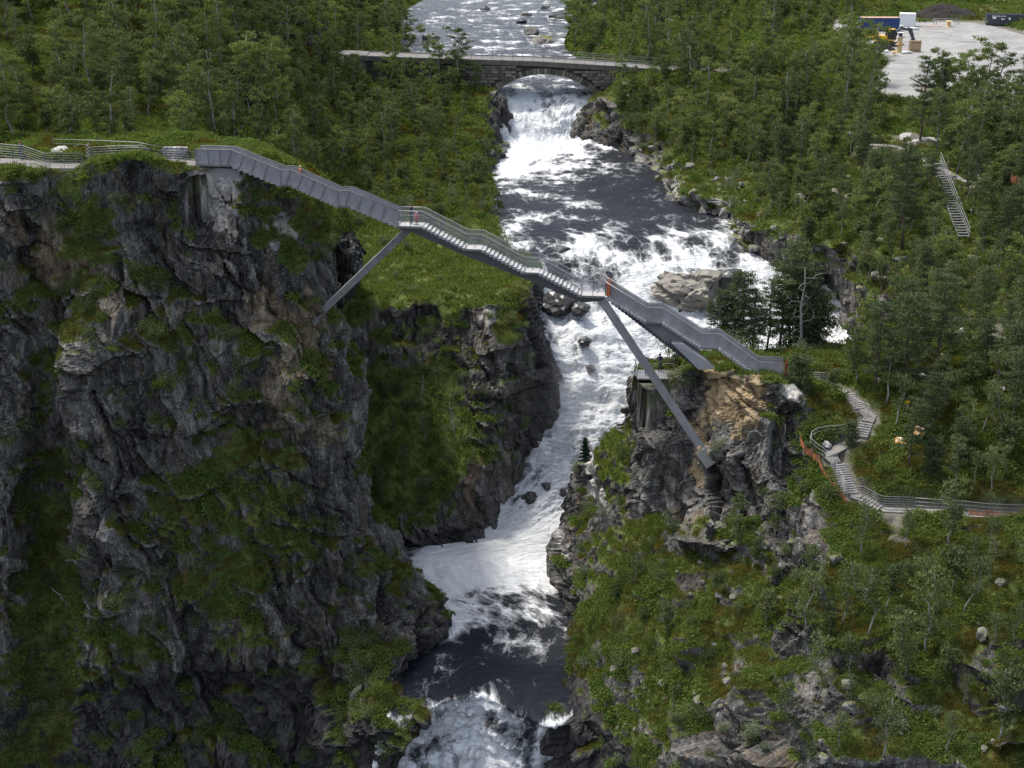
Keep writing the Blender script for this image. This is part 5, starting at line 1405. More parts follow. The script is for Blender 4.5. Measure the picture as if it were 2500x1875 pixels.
m = MB(); m.prism([(5.2, -.35, .95), (5.8, -.35, .9), (6.0, -.35, .35), (5.6, -.35, -.0), (5.0, -.35, .1), (5.05, -.35, .5)], (0, 1.1, 0)); m.build('bucket', MAT['black_paint'], ex)
for a, b in (((1.4, -.12, 1.3), (2.7, -.12, 2.9)), ((2.6, .2, 3.35), (4.4, .2, 3.2))):
    m = MB(); m.tube([a, b], .09, 6); m.build('hydraulic_ram', MAT['galv'], ex)
gn = empty('generator', Y7(260, 495)); mark(gn, 'yellow machine box left of the excavator', 'generator')
m = MB(); m.box((-1.1, -.6, .15), (1.1, .6, 1.35)); m.build('housing', MAT['yellow_paint'], gn)
m = MB(); m.box((-1.0, -.5, 1.35), (1.0, .5, 1.62)); m.build('cover', MAT['black_paint'], gn)
for x in (-.4, .1, .6):
    m = MB(); m.box((x - .15, -.615, .5), (x + .15, -.602, 1.1)); m.build('vent', MAT['black_paint'], gn)
def drum(loc, r, w, mat, label, upright=True, parent=None, core='pale_wood', rz=0, tiltx=0):
    e = empty('cable_drum', loc, rz); e.rotation_euler = (tiltx, 0, rz); mark(e, label, 'cable drum')
    for z0_ in (0, w - .09):
        m = MB(); m.lathe([(r * .97, z0_), (r, z0_ + .01), (r, z0_ + .08), (r * .97, z0_ + .09)], 18); m.build('flange', MAT[mat], e)
    m = MB(); m.lathe([(r * .55, .09), (r * .55, w - .09)], 14); m.build('barrel', MAT[core], e)
    return e
drum(Y7(605, 672), .78, 1.35, 'wood', 'lowest wooden cable drum of the stack in front of the excavator')
drum(Y7(605, 672) + np.array([0, 0, 1.36]), .78, 1.25, 'wood', 'wooden cable drum in the middle of the stack in front of the excavator')
drum(Y7(605, 672) + np.array([0, 0, 2.62]), .62, .8, 'tarp', 'grey cable drum on top of the stack in front of the excavator', core='dark_grey_paint')
drum(Y7(1243, 345), .72, 1.15, 'pale_wood', 'bright yellow wooden cable drum before the dark soil heap')
drum(Y7(540, 712), .45, .7, 'yellow_paint', 'small drum with white rope lying near the stacked drums', core='geotextile')
lump('rope_coil', Y7(440, 680) + np.array([0, 0, .2]), (.5, .35, .35), 8, 'geotextile', 'pale bundle lying left of the small drum', 'bundle', .3)
lump('debris', Y7(700, 690) + np.array([0, 0, .2]), (.9, .5, .35), 9, 'tarp', 'grey scrap pile beside the wooden crate', 'debris', .5)
cr_ = empty('wooden_crate', Y7(800, 665)); mark(cr_, 'upright brown wooden crate beside the excavator bucket', 'crate')
for i in range(6):
    m = MB(); m.box((-.92 + i * .31, -.6, .05), (-.92 + i * .31 + .285, -.55, 1.95)); m.build('plank', MAT['wood'], cr_)
for i in range(4):
    m = MB(); m.box((.925, -.55 + i * .29, .05), (.975, -.55 + i * .29 + .265, 1.95)); m.build('plank', MAT['dark_wood'], cr_)
m = MB(); m.box((-.9, -.54, .04), (.92, .6, 1.9)); m.build('box', MAT['dark_wood'], cr_)
for z0_ in (.25, 1.55):
    m = MB(); m.box((-.95, -.65, z0_), (.98, -.602, z0_ + .12)); m.build('batten', MAT['dark_wood'], cr_)
rb = empty('membrane_roll', Y7(735, 388), -.03); mark(rb, 'white roll of membrane lying before the white container', 'roll')
m = MB(); m.tube([(-.9, 0, .28), (1.9, 0, .28)], .28, 12); m.build('roll', MAT['geotextile'], rb, True)
m = MB(); m.prism([(-2.0, 1.2, .9), (-1.6, .9, .35), (-.6, .3, .08), (-.1, .05, .04), (-.6, .3, .03), (-1.7, .9, .05), (-2.1, 1.2, .05)], (1.0, .35, 0)); m.build('loose_end', MAT['geotextile'], rb)
# heaps
def heap(name, c, rx, ry, h, seed, mat, label, cat, rough=.25, pw=1.3):
    n, m_ = 40, 14; vs = []; fs = []
    for j in range(m_):
        t = j / (m_ - 1)
        for i in range(n):
            th = 2 * math.pi * i / n; vs.append([math.cos(th) * rx * t, math.sin(th) * ry * t, h * (1 - t ** pw)])
    vs = np.array(vs); q = vs * (3.0 / max(rx, ry) * 2)
    vs[:, 2] += rough * h * fbm(q + seed, 4, seed) * (1 - (vs[:, 2] < .02 * h) * .7); vs[:, 2] -= .1
    vs[:, :2] *= (1 + .12 * fbm(q + 5, 3, seed + 1))[:, None]
    for j in range(m_ - 1):
        for i in range(n): fs.append((j * n + i, j * n + (i + 1) % n, (j + 1) * n + (i + 1) % n, (j + 1) * n + i))
    me = np_mesh(name, vs, np.array(fs)[:, ::-1]); me.materials.append(MAT[mat])
    o = bpy.data.objects.new(name, me); link(o); o.location = V(c); mark(o, label, cat); return o
paint('dark_soil', (.028, .024, .022), (.06, .052, .046), .95, 1.2); MAT['dark_soil'] = simple('dark_soil', (.007, .006, .0055), (.032, .027, .024), .95, 2.0, 0, .8, 5); paint('gravel', (.36, .34, .31), (.28, .27, .25), .95, 4)
heap('soil_heap', Y7(1230, 250) + np.array([0, 3, 0]), 8.2, 5.0, 2.9, 3, 'dark_soil', 'large heap of dark soil behind the metal frame in the yard', 'soil heap', .22, 1.5)
heap('soil_heap', Y7(390, 640), 2.6, 1.9, 1.3, 7, 'dark_soil', 'small heap of dark soil beside the excavator tracks', 'soil heap', .3)
heap('gravel_heap', Y7(1930, 95) + np.array([0, 2, 0]), 5.5, 4.5, 3.4, 9, 'gravel', 'smooth grey cone of gravel at the top right corner', 'gravel heap', .05, 1.15)
# skip (roll-off container)
sk = empty('roll_off_skip', Y7(1975, 335) + np.array([.3, 1.3, 0]), -.20); mark(sk, 'long dark grey waste skip with ribs and pale load at the right edge', 'skip')
L, W, Hh = 7.6, 2.4, 2.1
m = MB()
for lo, hi in (((-L/2, -W/2, .2), (L/2, -W/2 + .08, Hh)), ((-L/2, W/2 - .08, .2), (L/2, W/2, Hh)), ((-L/2, -W/2 + .08, .2), (-L/2 + .08, W/2 - .08, Hh)), ((L/2 - .08, -W/2 + .08, .2), (L/2, W/2 - .08, Hh)), ((-L/2 + .08, -W/2 + .08, .2), (L/2 - .08, W/2 - .08, .3))): m.box(lo, hi)
m.build('hull', MAT['dark_grey_paint'], sk)
for i in range(10):
    x = -L/2 + .35 + i * .76; m = MB(); m.prism([(x - .05, -W/2 - .002, .25), (x + .05, -W/2 - .002, .25), (x + .05, -W/2 - .10, .35), (x + .05, -W/2 - .06, .9), (x - .05, -W/2 - .06, .9), (x - .05, -W/2 - .10, .35)][:4], (0, 0, .65)); m.build('rib', MAT['dark_grey_paint'], sk)
m = MB()
for y_ in (-1, 1): m.box((-L/2 - .04, y_ * (W/2 + .0) - .07, Hh + .002), (L/2 + .04, y_ * (W/2 + .0) + .07, Hh + .11))
m.build('top_rim', MAT['dark_grey_paint'], sk)
m = MB(); m.box((-L/2 + .1, -W/2 + .1, 1.2), (L/2 - .1, W/2 - .1, Hh - .15)); m.build('load', MAT['geotextile'], sk)
for x0_, x1_, z0_, z1_ in ((-2.7, -2.0, 1.35, 1.75), (-1.0, -.35, 1.2, 1.45), (.4, .8, 1.2, 1.65)):
    m = MB(); m.box((x0_, -W/2 - .012, z0_), (x1_, -W/2 - .004, z1_)); m.build('sticker', MAT['white_paint'], sk)
for i in range(5):
    x = -2.8 + i * .55; m = MB(); m.box((x, -W/2 - .012, 1.80), (x + .38, -W/2 - .004, 1.98)); m.build('sticker', MAT['white_paint'], sk)
cloth('reflective_yellow', (.8, .75, .03))
for x_ in (-L/2 + .12, L/2 - .55):
    m = MB(); m.prism([(x_, -W/2 - .012, .6), (x_ + .16, -W/2 - .012, .75), (x_, -W/2 - .012, .9), (x_ - .16, -W/2 - .012, .75)], (0, .008, 0)); m.build('reflector', MAT['reflective_yellow'], sk)
# frame, steel plate, white bin, marker post
fr_ = empty('metal_trestle', Y7(1180, 320)); mark(fr_, 'bare galvanised metal trestle leaning before the soil heap', 'trestle')
for x in (-1.9, -1.4, 2.6, 3.1):
    m = MB(); m.tube([(x, 0, 0), (x - .35, .2, 1.25)], .06, 6); m.build('upright', MAT['galv'], fr_)
m = MB(); m.tube([(-2.3, .2, 1.25), (2.8, .2, 1.15)], .06, 6); m.build('crossbar', MAT['galv'], fr_)
pl_ = MB(); pl_.box((-1.4, -.6, .02), (1.4, .6, .10)); o = pl_.build('steel_plate', MAT['rust']); o.location = V(Y7(1045, 338)); mark(o, 'rusty steel plate lying flat before the metal frame', 'plate')
bn_ = empty('white_bin', Y7(1490, 165)); mark(bn_, 'white open bin in front of the rubble', 'bin')
m = MB()
for lo, hi in (((-.9, -.6, 0), (.9, -.52, .95)), ((-.9, .52, 0), (.9, .6, .95)), ((-.9, -.52, 0), (-.82, .52, .95)), ((.82, -.52, 0), (.9, .52, .95)), ((-.82, -.52, 0), (.82, .52, .08))): m.box(lo, hi)
m.build('shell', MAT['white_paint'], bn_); m = MB(); m.box((-.8, -.5, .1), (.8, .5, .7)); m.build('contents', MAT['tarp'], bn_)
mp_ = empty('marker_post', Y7(415, 1285)); mark(mp_, 'thin dark marker post on a foot at the near edge of the yard', 'post')
m = MB(); m.tube([(0, 0, 0), (.03, 0, 2.4)], .05, 6); m.build('pole', MAT['dark_wood'], mp_); m = MB(); m.box((-.35, -.2, 0), (.5, .2, .09)); m.build('foot', MAT['black_paint'], mp_)
# utility poles
for (px, py, top, Y, lab) in ((1631, 118, 43, 262, 'grey wooden utility pole rising from the wood behind the stone bridge'), (1461, 62, -40, 330, 'utility pole at the top edge near the upper river')):
    bz = P(px, py, Y); tz = P(px, top, Y)
    e = empty('utility_pole', bz); mark(e, lab, 'pole'); hgt = tz[2] - bz[2]
    m = MB(); m.tube([(0, 0, -2), (0, 0, hgt)], [.16, .11], 8); m.build('mast', MAT['dead_wood'], e)
    m = MB(); m.bar((-.7, 0, hgt - .35), (.7, 0, hgt - .35), .1); m.build('crossarm', MAT['dead_wood'], e)
# ------------------------------------------------------------------ boulders
def boulder_mat():
    t = NT('boulder'); co = t.coords("Object"); oi = t.node("ShaderNodeObjectInfo")
    c = t.ramp(t.noise(co, 2.2, 6, .65, .5), [(.3, (.06, .058, .055)), (.5, (.15, .145, .135)), (.72, (.30, .29, .27))])
    c = t.mix(t.math('MULTIPLY', oi.outputs["Random"], .35), c, (.20, .19, .17))
    li = t.ramp(t.noise(co, 7.0, 4, .65), [(.58, 0.0), (.66, .7)]); c = t.mix(li, c, (.32, .32, .29))
    g = t.node("ShaderNodeNewGeometry"); sp = t.node("ShaderNodeSeparateXYZ"); t.link(g.outputs["Normal"], sp.inputs[0])
    ms = t.math('MULTIPLY', t.ramp(sp.outputs[2], [(.72, 0.0), (.92, 1.0)]), t.ramp(t.noise(co, 1.7, 4, .6), [(.40, 0.0), (.52, 1.0)])); c = t.mix(ms, c, (.10, .108, .03))
    return t.set(c, .92, t.bump(t.noise(co, 9, 5, .7), .6, .08))
MAT['boulder'] = boulder_mat()
MAT['wet_rock'] = simple('wet_rock', (.022, .022, .025), (.055, .053, .052), .35, 2.5, 0, .6, 6)
MAT['pale_boulder'] = simple('pale_boulder', (.40, .39, .37), (.22, .215, .205), .95, 2.0, 0, .5, 6)
MAT['slab_rock'] = simple('slab_rock', (.26, .235, .195), (.12, .115, .105), .9, 1.2, 0, .8, 4)
def rock_mesh(seed, mat, sub=3, amp=.42, squash=(1, 1, .75), strat=0):
    bm = bmesh.new(); bmesh.ops.create_icosphere(bm, subdivisions=sub, radius=1)
    rng = np.random.default_rng(seed)
    co = np.array([v.co for v in bm.verts])
    # cut by random planes: angular blocks
    for _ in range(9):
        nrm = rng.normal(size=3); nrm /= np.linalg.norm(nrm); dd = rng.uniform(.52, .85)
        k = co @ nrm; m = k > dd; co[m] -= nrm * (k[m] - dd)[:, None]
    b, c = blocks(co * 1.5 + seed, seed); nn = co / np.maximum(np.linalg.norm(co, axis=1, keepdims=True), 1e-6)
    co = co + nn * (.10 * b + .06 * fbm(co * 4 + seed, 3, seed))[:, None]
    if strat: co = co + nn * (.07 * np.sign(np.sin(co[:, 2] * strat + co[:, 0] * 2 + fbm(co * 2, 2, seed) * 2)))[:, None]
    co *= np.array(squash)
    for v, q in zip(bm.verts, co): v.co = Vector(q)
    me = bpy.data.meshes.new('boulder'); bm.to_mesh(me); bm.free(); me.materials.append(MAT[mat]); return me
RK = [rock_mesh(s, 'boulder', 3, squash=(1, .9, .7 + .1 * (s % 3))) for s in range(7)]
RW = [rock_mesh(40 + s, 'wet_rock', 3, squash=(1, 1, .7)) for s in range(4)]
RP = [rock_mesh(60 + s, 'pale_boulder', 3) for s in range(4)]
def boulder(loc, r, k, lib, label, group=None, rz=None, sc=(1, 1, 1), name='boulder'):
    o = bpy.data.objects.new(name, lib[k % len(lib)]); link(o); o.location = V(loc); rr = random.Random(int(loc[0] * 97 + loc[1] * 31))
    o.rotation_euler = (rr.uniform(-.3, .3), rr.uniform(-.3, .3), rr.uniform(0, 6.28) if rz is None else rz); o.scale = (r * sc[0], r * sc[1], r * sc[2]); mark(o, label, 'rock', group); return o
def onwater(px, py, z): return PZ(px, py, z)
sl = rock_mesh(90, 'slab_rock', 5, squash=(1.25, 1.0, .8), strat=7)
o = boulder(P(1700, 700, 166.5) + np.array([0, 0, -.4]), 3.9, 0, [sl], 'large layered brown rock island splitting the rapids', rz=.2, sc=(1.0, .9, .85)); o.rotation_euler = (0.15, .1, .3)
boulder(P(1770, 690, 168), 2.6, 1, RW, 'dark wet slab at the right flank of the brown rock island')
boulder(P(1650, 745, 165), 2.2, 2, RW, 'dark wet rock in front of the brown rock island')
big = [(1670, 505, 196, 2.6, 'big upright boulder block on the shore beside the pool'), (1820, 606, 177, 2.3, 'big pale boulder at the right side of the rapids'), (1854, 618, 174, 1.6, 'boulder leaning against the big pale one by the rapids'), (1765, 572, 182, 2.0, 'long grey boulder at the bend of the shore'), (1497, 424, 214, 1.5, 'boulder at the outer tip of the shore, below the upper fall'), (1535, 432, 212, 1.2, 'second boulder from the tip of the shore, below the upper fall'), (1720, 505, 195, 1.3, 'boulder right of the big upright block on the shore'), (1615, 500, 197, 1.1, 'boulder left of the big upright block on the shore'), (1790, 545, 184, 1.7, 'boulder above the long grey one at the bend of the shore'), (1570, 440, 209, 1.2, 'boulder halfway along the pool shore')]
for k, (px, py, Y, r, lab) in enumerate(big): boulder(P(px, py, Y) + np.array([0, 0, .2 * r]), r, k, RK, lab)
wetr = [(1395, 542, 186, 1.5, 'dark wet rock breaking the lip of the rapids, middle'), (1345, 556, 184, 1.3, 'dark wet rock at the lip of the rapids, left of the middle one'), (1520, 555, 183.5, 1.0, 'dark rock at the lip of the rapids, right of the middle one'), (1590, 615, 175, 1.3, 'dark rock in the white water left of the rock island'), (1380, 625, 173.5, 2.3, 'layered dark rock in the rapids under the bridge handrail'), (1360, 660, 169, 2.2, 'mossy dark rock just above the lip of the main fall'), (1365, 735, 163.5, 2.6, 'black overhung rock parting the head of the main fall'), (1415, 755, 161.5, 1.3, 'narrow dark rock right of the parted fall head'), (1425, 835, 157.5, .9, 'small dark rock high in the main fall'), (1440, 900, 155.5, .7, 'small dark rock halfway down the main fall'), (1372, 1196, 146, 1.1, 'round wet rock low in the main fall'), (1335, 1190, 146.3, .8, 'dark rock left of the round wet rock low in the fall'), (1290, 1215, 145.3, 1.0, 'dark rock at the left foot of the main fall'), (1545, 575, 180, 1.2, 'dark rock in the upper rapids'), (1640, 590, 178, 1.0, 'dark rock in the rapids before the big shore boulders')]
for k, (px, py, Y, r, lab) in enumerate(wetr): boulder(P(px, py, Y), r, k, RW, lab)
for k, (px, py, r, lab) in enumerate([(1281, 38, 1.6, 'flat rock in the upper river, nearest its middle'), (1362, 44, 2.4, 'square rock in the upper river near the right shore'), (1300, 82, 2.0, 'rock in the upper river just behind the bridge deck, right'), (1275, 56, 1.5, 'low rock in the upper river, second from the middle'), (1062, 92, 1.6, 'low dark rock in the upper river near the left shore'), (1040, 95, 1.2, 'small dark rock in the upper river at the left shore'), (1322, 104, 2.6, 'broad rock at the right shore behind the bridge'), (1185, 26, 1.4, 'small rock far up in the upper river, left'), (1330, 22, 1.3, 'small rock far up in the upper river, right')]):
    boulder(PZ(px, py, CAMZ - 37.3), r, k, RW if k % 2 else RK, lab)
# jumbled shore blocks and slope stones
rbq = np.random.default_rng(33)
def strew(bname, poly, n, lib, rmin, rmax, label, group, sink=.25):
    b = BODIES[bname]; px, py, dp = proj(b['p'])
    xs_, ys_ = [q[0] for q in poly], [q[1] for q in poly]
    m = (px > min(xs_)) & (px < max(xs_)) & (py > min(ys_)) & (py < max(ys_))
    i, pts = pick_points(bname, n * 6, rbq, m.astype(float)); k = 0
    for q in pts:
        a, c, d = proj(q)
        if not inside(a, c, poly): continue
        r = float(rmin * (rmax / rmin) ** (rbq.uniform() ** 1.8)); boulder(q + np.array([0, 0, r * (.5 - sink)]), r, int(rbq.integers(50)), lib, label, group, sc=(1, float(rbq.uniform(.7, 1.1)), float(rbq.uniform(.7, 1.1)))); k += 1
        if k >= n: break
# ------------------------------------------------------------------ ground masks that belong to the ground itself
def blob(pts, c, r, seed=0, wob=0.5):
    c = np.asarray(c); r = np.asarray(r, float) * np.ones(3)
    d = np.linalg.norm((pts - c) / r, axis=1)
    d = d + wob * fbm(pts / float(r.mean()) * 1.7, 3, seed)
    return 1 - smooth01(d, 0.75, 1.1)
WATERLINE = [(140, CAMZ - 71.5, 2.2)]
for name, b in BODIES.items():
    pts = b['p']; me = b['o'].data
    ochre = np.zeros(len(pts)); pale = np.zeros(len(pts)); soil = np.zeros(len(pts)); wet = np.zeros(len(pts)); mead = np.zeros(len(pts))
    veg = b['veg'].copy()
    low = CAMZ - 71.5
    wet = (1 - smooth01(pts[:, 2] + 0.8 * perlin(pts / 3.0, 5), low + .6, low + 2.2)) * (pts[:, 1] < 152)
    if name == 'headland':
        for (px, py, Y, r) in ((1765, 945, 117, 1.5), (1800, 985, 116.5, 1.7), (1740, 1000, 117, 1.0), (1700, 1060, 117.4, .9), (1845, 945, 116, 1.0), (1705, 1150, 116, .7), (1720, 1020, 117, .8)):
            ochre = np.maximum(ochre, blob(pts, P(px, py, Y), (r, 4, r * 1.2), px, 1.0))
        for (px, py, Y, r) in ((1460, 1190, 131, 1.5), (1500, 1230, 127, 1.2), (1440, 1130, 131.5, 1.0), (1390, 1330, 133, 1.6), (1940, 945, 116.5, 1.2), (1565, 950, 122, 1.2), (1480, 1215, 128, 1.0)):
            pale = np.maximum(pale, blob(pts, P(px, py, Y), (r, 3, r), px, 0.7))
        veg = np.clip(veg - ochre * 1.2 - pale * .8, 0, 1)
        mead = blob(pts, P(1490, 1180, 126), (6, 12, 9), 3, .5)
        soil = np.maximum(.8 * blob(pts, P(2195, 1290, 104.4), (1.0, 2.0, 1.6), 8, 1.0), soil)
    if name == 'cliff':
        for (px, py, Y, r) in ((520, 450, 123, 1.6), (545, 500, 122.5, 1.5), (480, 490, 122.4, 1.0), (575, 420, 124, 1.3), (690, 570, 123.5, 1.2), (500, 430, 123, 1.2)):
            pale = np.maximum(pale, .6 * blob(pts, P(px, py, Y), (r * .9, 4, r), px, 1.1))
        for (px, py, Y, r) in ((740, 800, 121, 2.0), (720, 860, 121, 1.8), (160, 600, 122, 2.2), (690, 950, 120.5, 1.8), (800, 1040, 121, 1.2), (740, 1010, 121, 1.0), (260, 720, 119, 1.6), (650, 760, 121, 1.4)):
            ochre = np.maximum(ochre, 0.38 * blob(pts, P(px, py, Y), (r, 5, r * 1.5), px, 0.8))
        veg = np.clip(veg - pale * 0.9 - ochre * .5, 0, 1)
    if name == 'river_bank':
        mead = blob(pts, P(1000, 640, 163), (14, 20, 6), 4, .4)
        mead = np.maximum(mead, .7 * blob(pts, P(1000, 1030, 145), (8, 7, 9), 14, .6))  # wall's fern green painted brighter to offset the shade it stands in
        pale = np.maximum(pale, 0.8 * blob(pts, P(1190, 775, 150), (1.0, 2, 1.3), 9)); pale = np.maximum(pale, .6 * blob(pts, P(1025, 760, 149), (1.2, 2, 1.2), 10))
        veg = np.clip(veg - pale, 0, 1)
        wet = np.maximum(wet, (1 - smooth01(np.abs(pts[:, 0] - P(1330, 900, 153)[0]), 1.0, 3.0)) * (pts[:, 1] > 141) * (pts[:, 1] < 165) * .9)
        wet = np.maximum(wet, .8 * blob(pts, P(1215, 310, 230), (3, 8, 5), 2))
        veg = np.clip(veg - wet * .6, 0, 1)
    if name == 'hillside':
        w = np.maximum(np.abs(pts[:, 0] - YARD_C[0]) / YARD_C[2], np.abs(pts[:, 1] - YARD_C[1]) / YARD_C[3])
        soil = 1 - smooth01(w + .10 * fbm(pts / 6, 3, 1), 1.0, 1.1)
        soil = np.maximum(soil, .7 * blob(pts, P(2420, 835, 134), (4, 4, 3), 6, 1.1))
        soil = np.maximum(soil, .8 * blob(pts, P(2240, 345, 191), (3, 4, 2), 7, 1.0))
        veg = np.maximum(veg, (1 - smooth01(w, .95, 1.2)))
        pale = 0.5 * blob(pts, P(1720, 470, 200), (16, 22, 5), 12, .5)
    soil = np.maximum(soil, b['trod'] * .9); veg = np.maximum(veg, b['trod'])
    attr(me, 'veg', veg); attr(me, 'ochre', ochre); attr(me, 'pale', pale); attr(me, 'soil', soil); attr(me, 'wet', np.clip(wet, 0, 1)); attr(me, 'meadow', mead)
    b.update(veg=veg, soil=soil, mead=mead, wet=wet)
# ------------------------------------------------------------------ vegetation prototypes
MAT['birch_leaf'] = leaf_mat('birch_leaf', (0.046, 0.064, 0.030), (0.122, 0.148, 0.066), 0.28)
MAT['birch_leaf_fresh'] = leaf_mat('birch_leaf_fresh', (0.080, 0.108, 0.036), (0.150, 0.178, 0.066), 0.30)
MAT['willow_leaf'] = leaf_mat('willow_leaf', (0.080, 0.105, 0.065), (0.14, 0.165, 0.10), 0.25)
MAT['needle'] = leaf_mat('pine_needle', (0.045, 0.064, 0.034), (0.090, 0.112, 0.052), 0.12)
MAT['spruce'] = leaf_mat('spruce_needle', (0.012, 0.030, 0.017), (0.024, 0.045, 0.024), 0.10)
MAT['grass'] = leaf_mat('grass_blade', (0.066, 0.096, 0.025), (0.160, 0.188, 0.060), 0.35)
MAT['herb'] = leaf_mat('herb_leaf', (0.046, 0.076, 0.018), (0.112, 0.150, 0.038), 0.30)
MAT['heath'] = leaf_mat('heath_sprig', (0.040, 0.050, 0.012), (0.125, 0.095, 0.022), 0.20)
MAT['birch_bark'] = simple('birch_bark', (0.30, 0.285, 0.26), (0.09, 0.085, 0.078), 0.85, 5.0, 0, 0.3)
MAT['dark_bark'] = simple('dark_birch_bark', (0.15, 0.14, 0.125), (0.07, 0.065, 0.058), 0.9, 6.0, 0, 0.3)
MAT['pine_bark'] = simple('pine_bark', (0.13, 0.095, 0.07), (0.06, 0.05, 0.042), 0.9, 5.0, 0, 0.4)
MAT['dead_wood'] = simple('dead_wood', (0.24, 0.225, 0.21), (0.12, 0.115, 0.11), 0.9, 5.0, 0, 0.3)

def leaf_quads(centers, size, rng, flat=0.0, asp=1.6, droop=0.0):
    """one small quad per centre, random facing"""
    n = len(centers)
    a = rng.normal(size=(n, 3)); a[:, 2] *= (1 - flat)
    a /= np.linalg.norm(a, axis=1, keepdims=True) + 1e-9
    b = np.cross(a, rng.normal(size=(n, 3))); b /= np.linalg.norm(b, axis=1, keepdims=True) + 1e-9
    s = size * rng.uniform(0.6, 1.35, n)[:, None]
    a = a * s * asp * 0.5; b = b * s * 0.5
    c = np.asarray(centers)
    v = np.stack([c - a, c + b * 0.9, c + a, c - b * 0.9], 1).reshape(-1, 3)
    q = np.arange(4 * n).reshape(-1, 4)
    return v, q
def crown_mesh(name, v, q, mat):
    me = np_mesh(name, v, q); me.materials.append(mat); return me
def limb_path(a, b, rng, k=4, wob=0.12):
    a, b = np.asarray(a, float), np.asarray(b, float)
    L = np.linalg.norm(b - a)
    pts = [a + (b - a) * t + (rng.normal(size=3) * wob * L * math.sin(math.pi * t)) for t in np.linspace(0, 1, k)]
    return pts
def make_birch(seed, h=6.5, w=1.6, leafmat='birch_leaf', bark='birch_bark', dens=1.0, base=0.22, lean=0.3, leaf=0.155, ncl=84, per=32):
    rng = np.random.default_rng(seed)
    mb = MB()
    top = np.array([rng.normal() * lean, rng.normal() * lean, h * 0.95])
    tr = limb_path((0, 0, -0.4), top, rng, 6, 0.035)
    mb.tube(tr, [0.10 * h / 6.5 * (1 - 0.85 * t) + 0.008 for t in np.linspace(0, 1, 6)], 5)
    tr = np.array(tr)
    def trunk(t):
        x = t * 5; k = min(int(x), 4); return tr[k] * (1 - (x - k)) + tr[k + 1] * (x - k)
    pts, flat_n = [], []
    nb = 17
    for i in range(nb):
        t = base + (0.97 - base) * (i + rng.uniform(0, .8)) / nb
        a = trunk(min(t, .98))
        ang = i * 2.4 + rng.uniform(-.4, .4)
        prof = math.sin(math.pi * min(1, max(0.10, (t - base * 0.7) / (1.10 - base * 0.7)))) ** 0.7
        r = w * prof * rng.uniform(0.55, 1.2)
        b = a + np.array([math.cos(ang) * r, math.sin(ang) * r, r * rng.uniform(0.2, 0.9)])
        path = limb_path(a, b, rng, 4, 0.07)
        mb.tube(path, [0.030, 0.022, 0.013, 0.005], 3, cap=False)
        for _ in range(max(2, int(ncl / nb * dens * .75))):
            s_ = rng.uniform(0.35, 1.06)
            c = a + (b - a) * s_ + rng.normal(size=3) * np.array([.20, .20, .16]) * (0.5 + 0.4 * w / 1.6)
            rr = rng.uniform(0.18, 0.36)
            m = int(per * rng.uniform(.6, 1.5) * (rr / .27) ** 2)
            pts.append(c + rng.normal(size=(m, 3)) * rr * np.array([.85, .85, .38]))
    pts = np.concatenate(pts)
    v, q = leaf_quads(pts, leaf, rng, -.9)
    trunk_me = mb.mesh('trunk', MAT[bark], True)
    return trunk_me, crown_mesh('crown', v, q, MAT[leafmat]), h
def make_pine(seed, h=10.0, w=2.4, base=0.35, dens=1.0):
    rng = np.random.default_rng(seed)
    mb = MB()
    tr = np.array(limb_path((0, 0, -0.4), (rng.normal() * .3, rng.normal() * .3, h * .97), rng, 6, 0.015))
    mb.tube(tr, [0.15 * h / 10 * (1 - 0.8 * t) + 0.01 for t in np.linspace(0, 1, 6)], 6)
    pts = []
    nb = int(34 * dens)
    for i in range(nb):
        t = base + (1 - base) * (i / nb) ** 0.9
        x = t * 5; k = min(int(x), 4); a = tr[k] * (1 - (x - k)) + tr[k + 1] * (x - k)
        u = (t - base) / (1 - base)
        r = w * (0.35 + 0.75 * math.sin(math.pi * (0.25 + 0.75 * (1 - u))) if u > .15 else .7) * (1.02 - 0.75 * u) * rng.uniform(.6, 1.15) + .25
        ang = i * 2.4 + rng.uniform(-.5, .5)
        b = a + np.array([math.cos(ang) * r, math.sin(ang) * r, r * rng.uniform(-.12, .30)])
        path = limb_path(a, b, rng, 4, 0.06)
        mb.tube(path, [0.045, 0.035, 0.02, 0.008], 3, cap=False)
        for _ in range(int(6 * (0.5 + r / w))):
            s = rng.uniform(.25, 1.05)
            c = a + (b - a) * s + rng.normal(size=3) * np.array([.26, .26, .10])
            m = int(40 * rng.uniform(.6, 1.3))
            pts.append(c + rng.normal(size=(m, 3)) * np.array([.28, .28, .085]))
    pts = np.concatenate(pts)
    v, q = leaf_quads(pts, 0.085, rng, 0.2, 3.2)
    return mb.mesh('trunk', MAT['pine_bark'], True), crown_mesh('crown', v, q, MAT['needle']), h
def make_spruce(seed, h=3.0, w=0.75):
    rng = np.random.default_rng(seed)
    mb = MB(); mb.tube([(0, 0, -.3), (0, 0, h * .5), (0, 0, h)], [0.06, 0.035, 0.006], 5)
    pts = []
    for i in range(46):
        t = 0.06 + 0.92 * (i / 46); r = w * (1 - t) ** 0.85 + .05
        ang = i * 2.4
        for s in np.linspace(.15, 1, 6):
            m = 20
            c = np.array([math.cos(ang) * r * s, math.sin(ang) * r * s, h * t - 0.22 * r * s])
            pts.append(c + rng.normal(size=(m, 3)) * np.array([.075, .075, .035]))
    v, q = leaf_quads(np.concatenate(pts), 0.06, rng, .2, 2.6)
    return mb.mesh('trunk', MAT['pine_bark'], True), crown_mesh('crown', v, q, MAT['spruce']), h
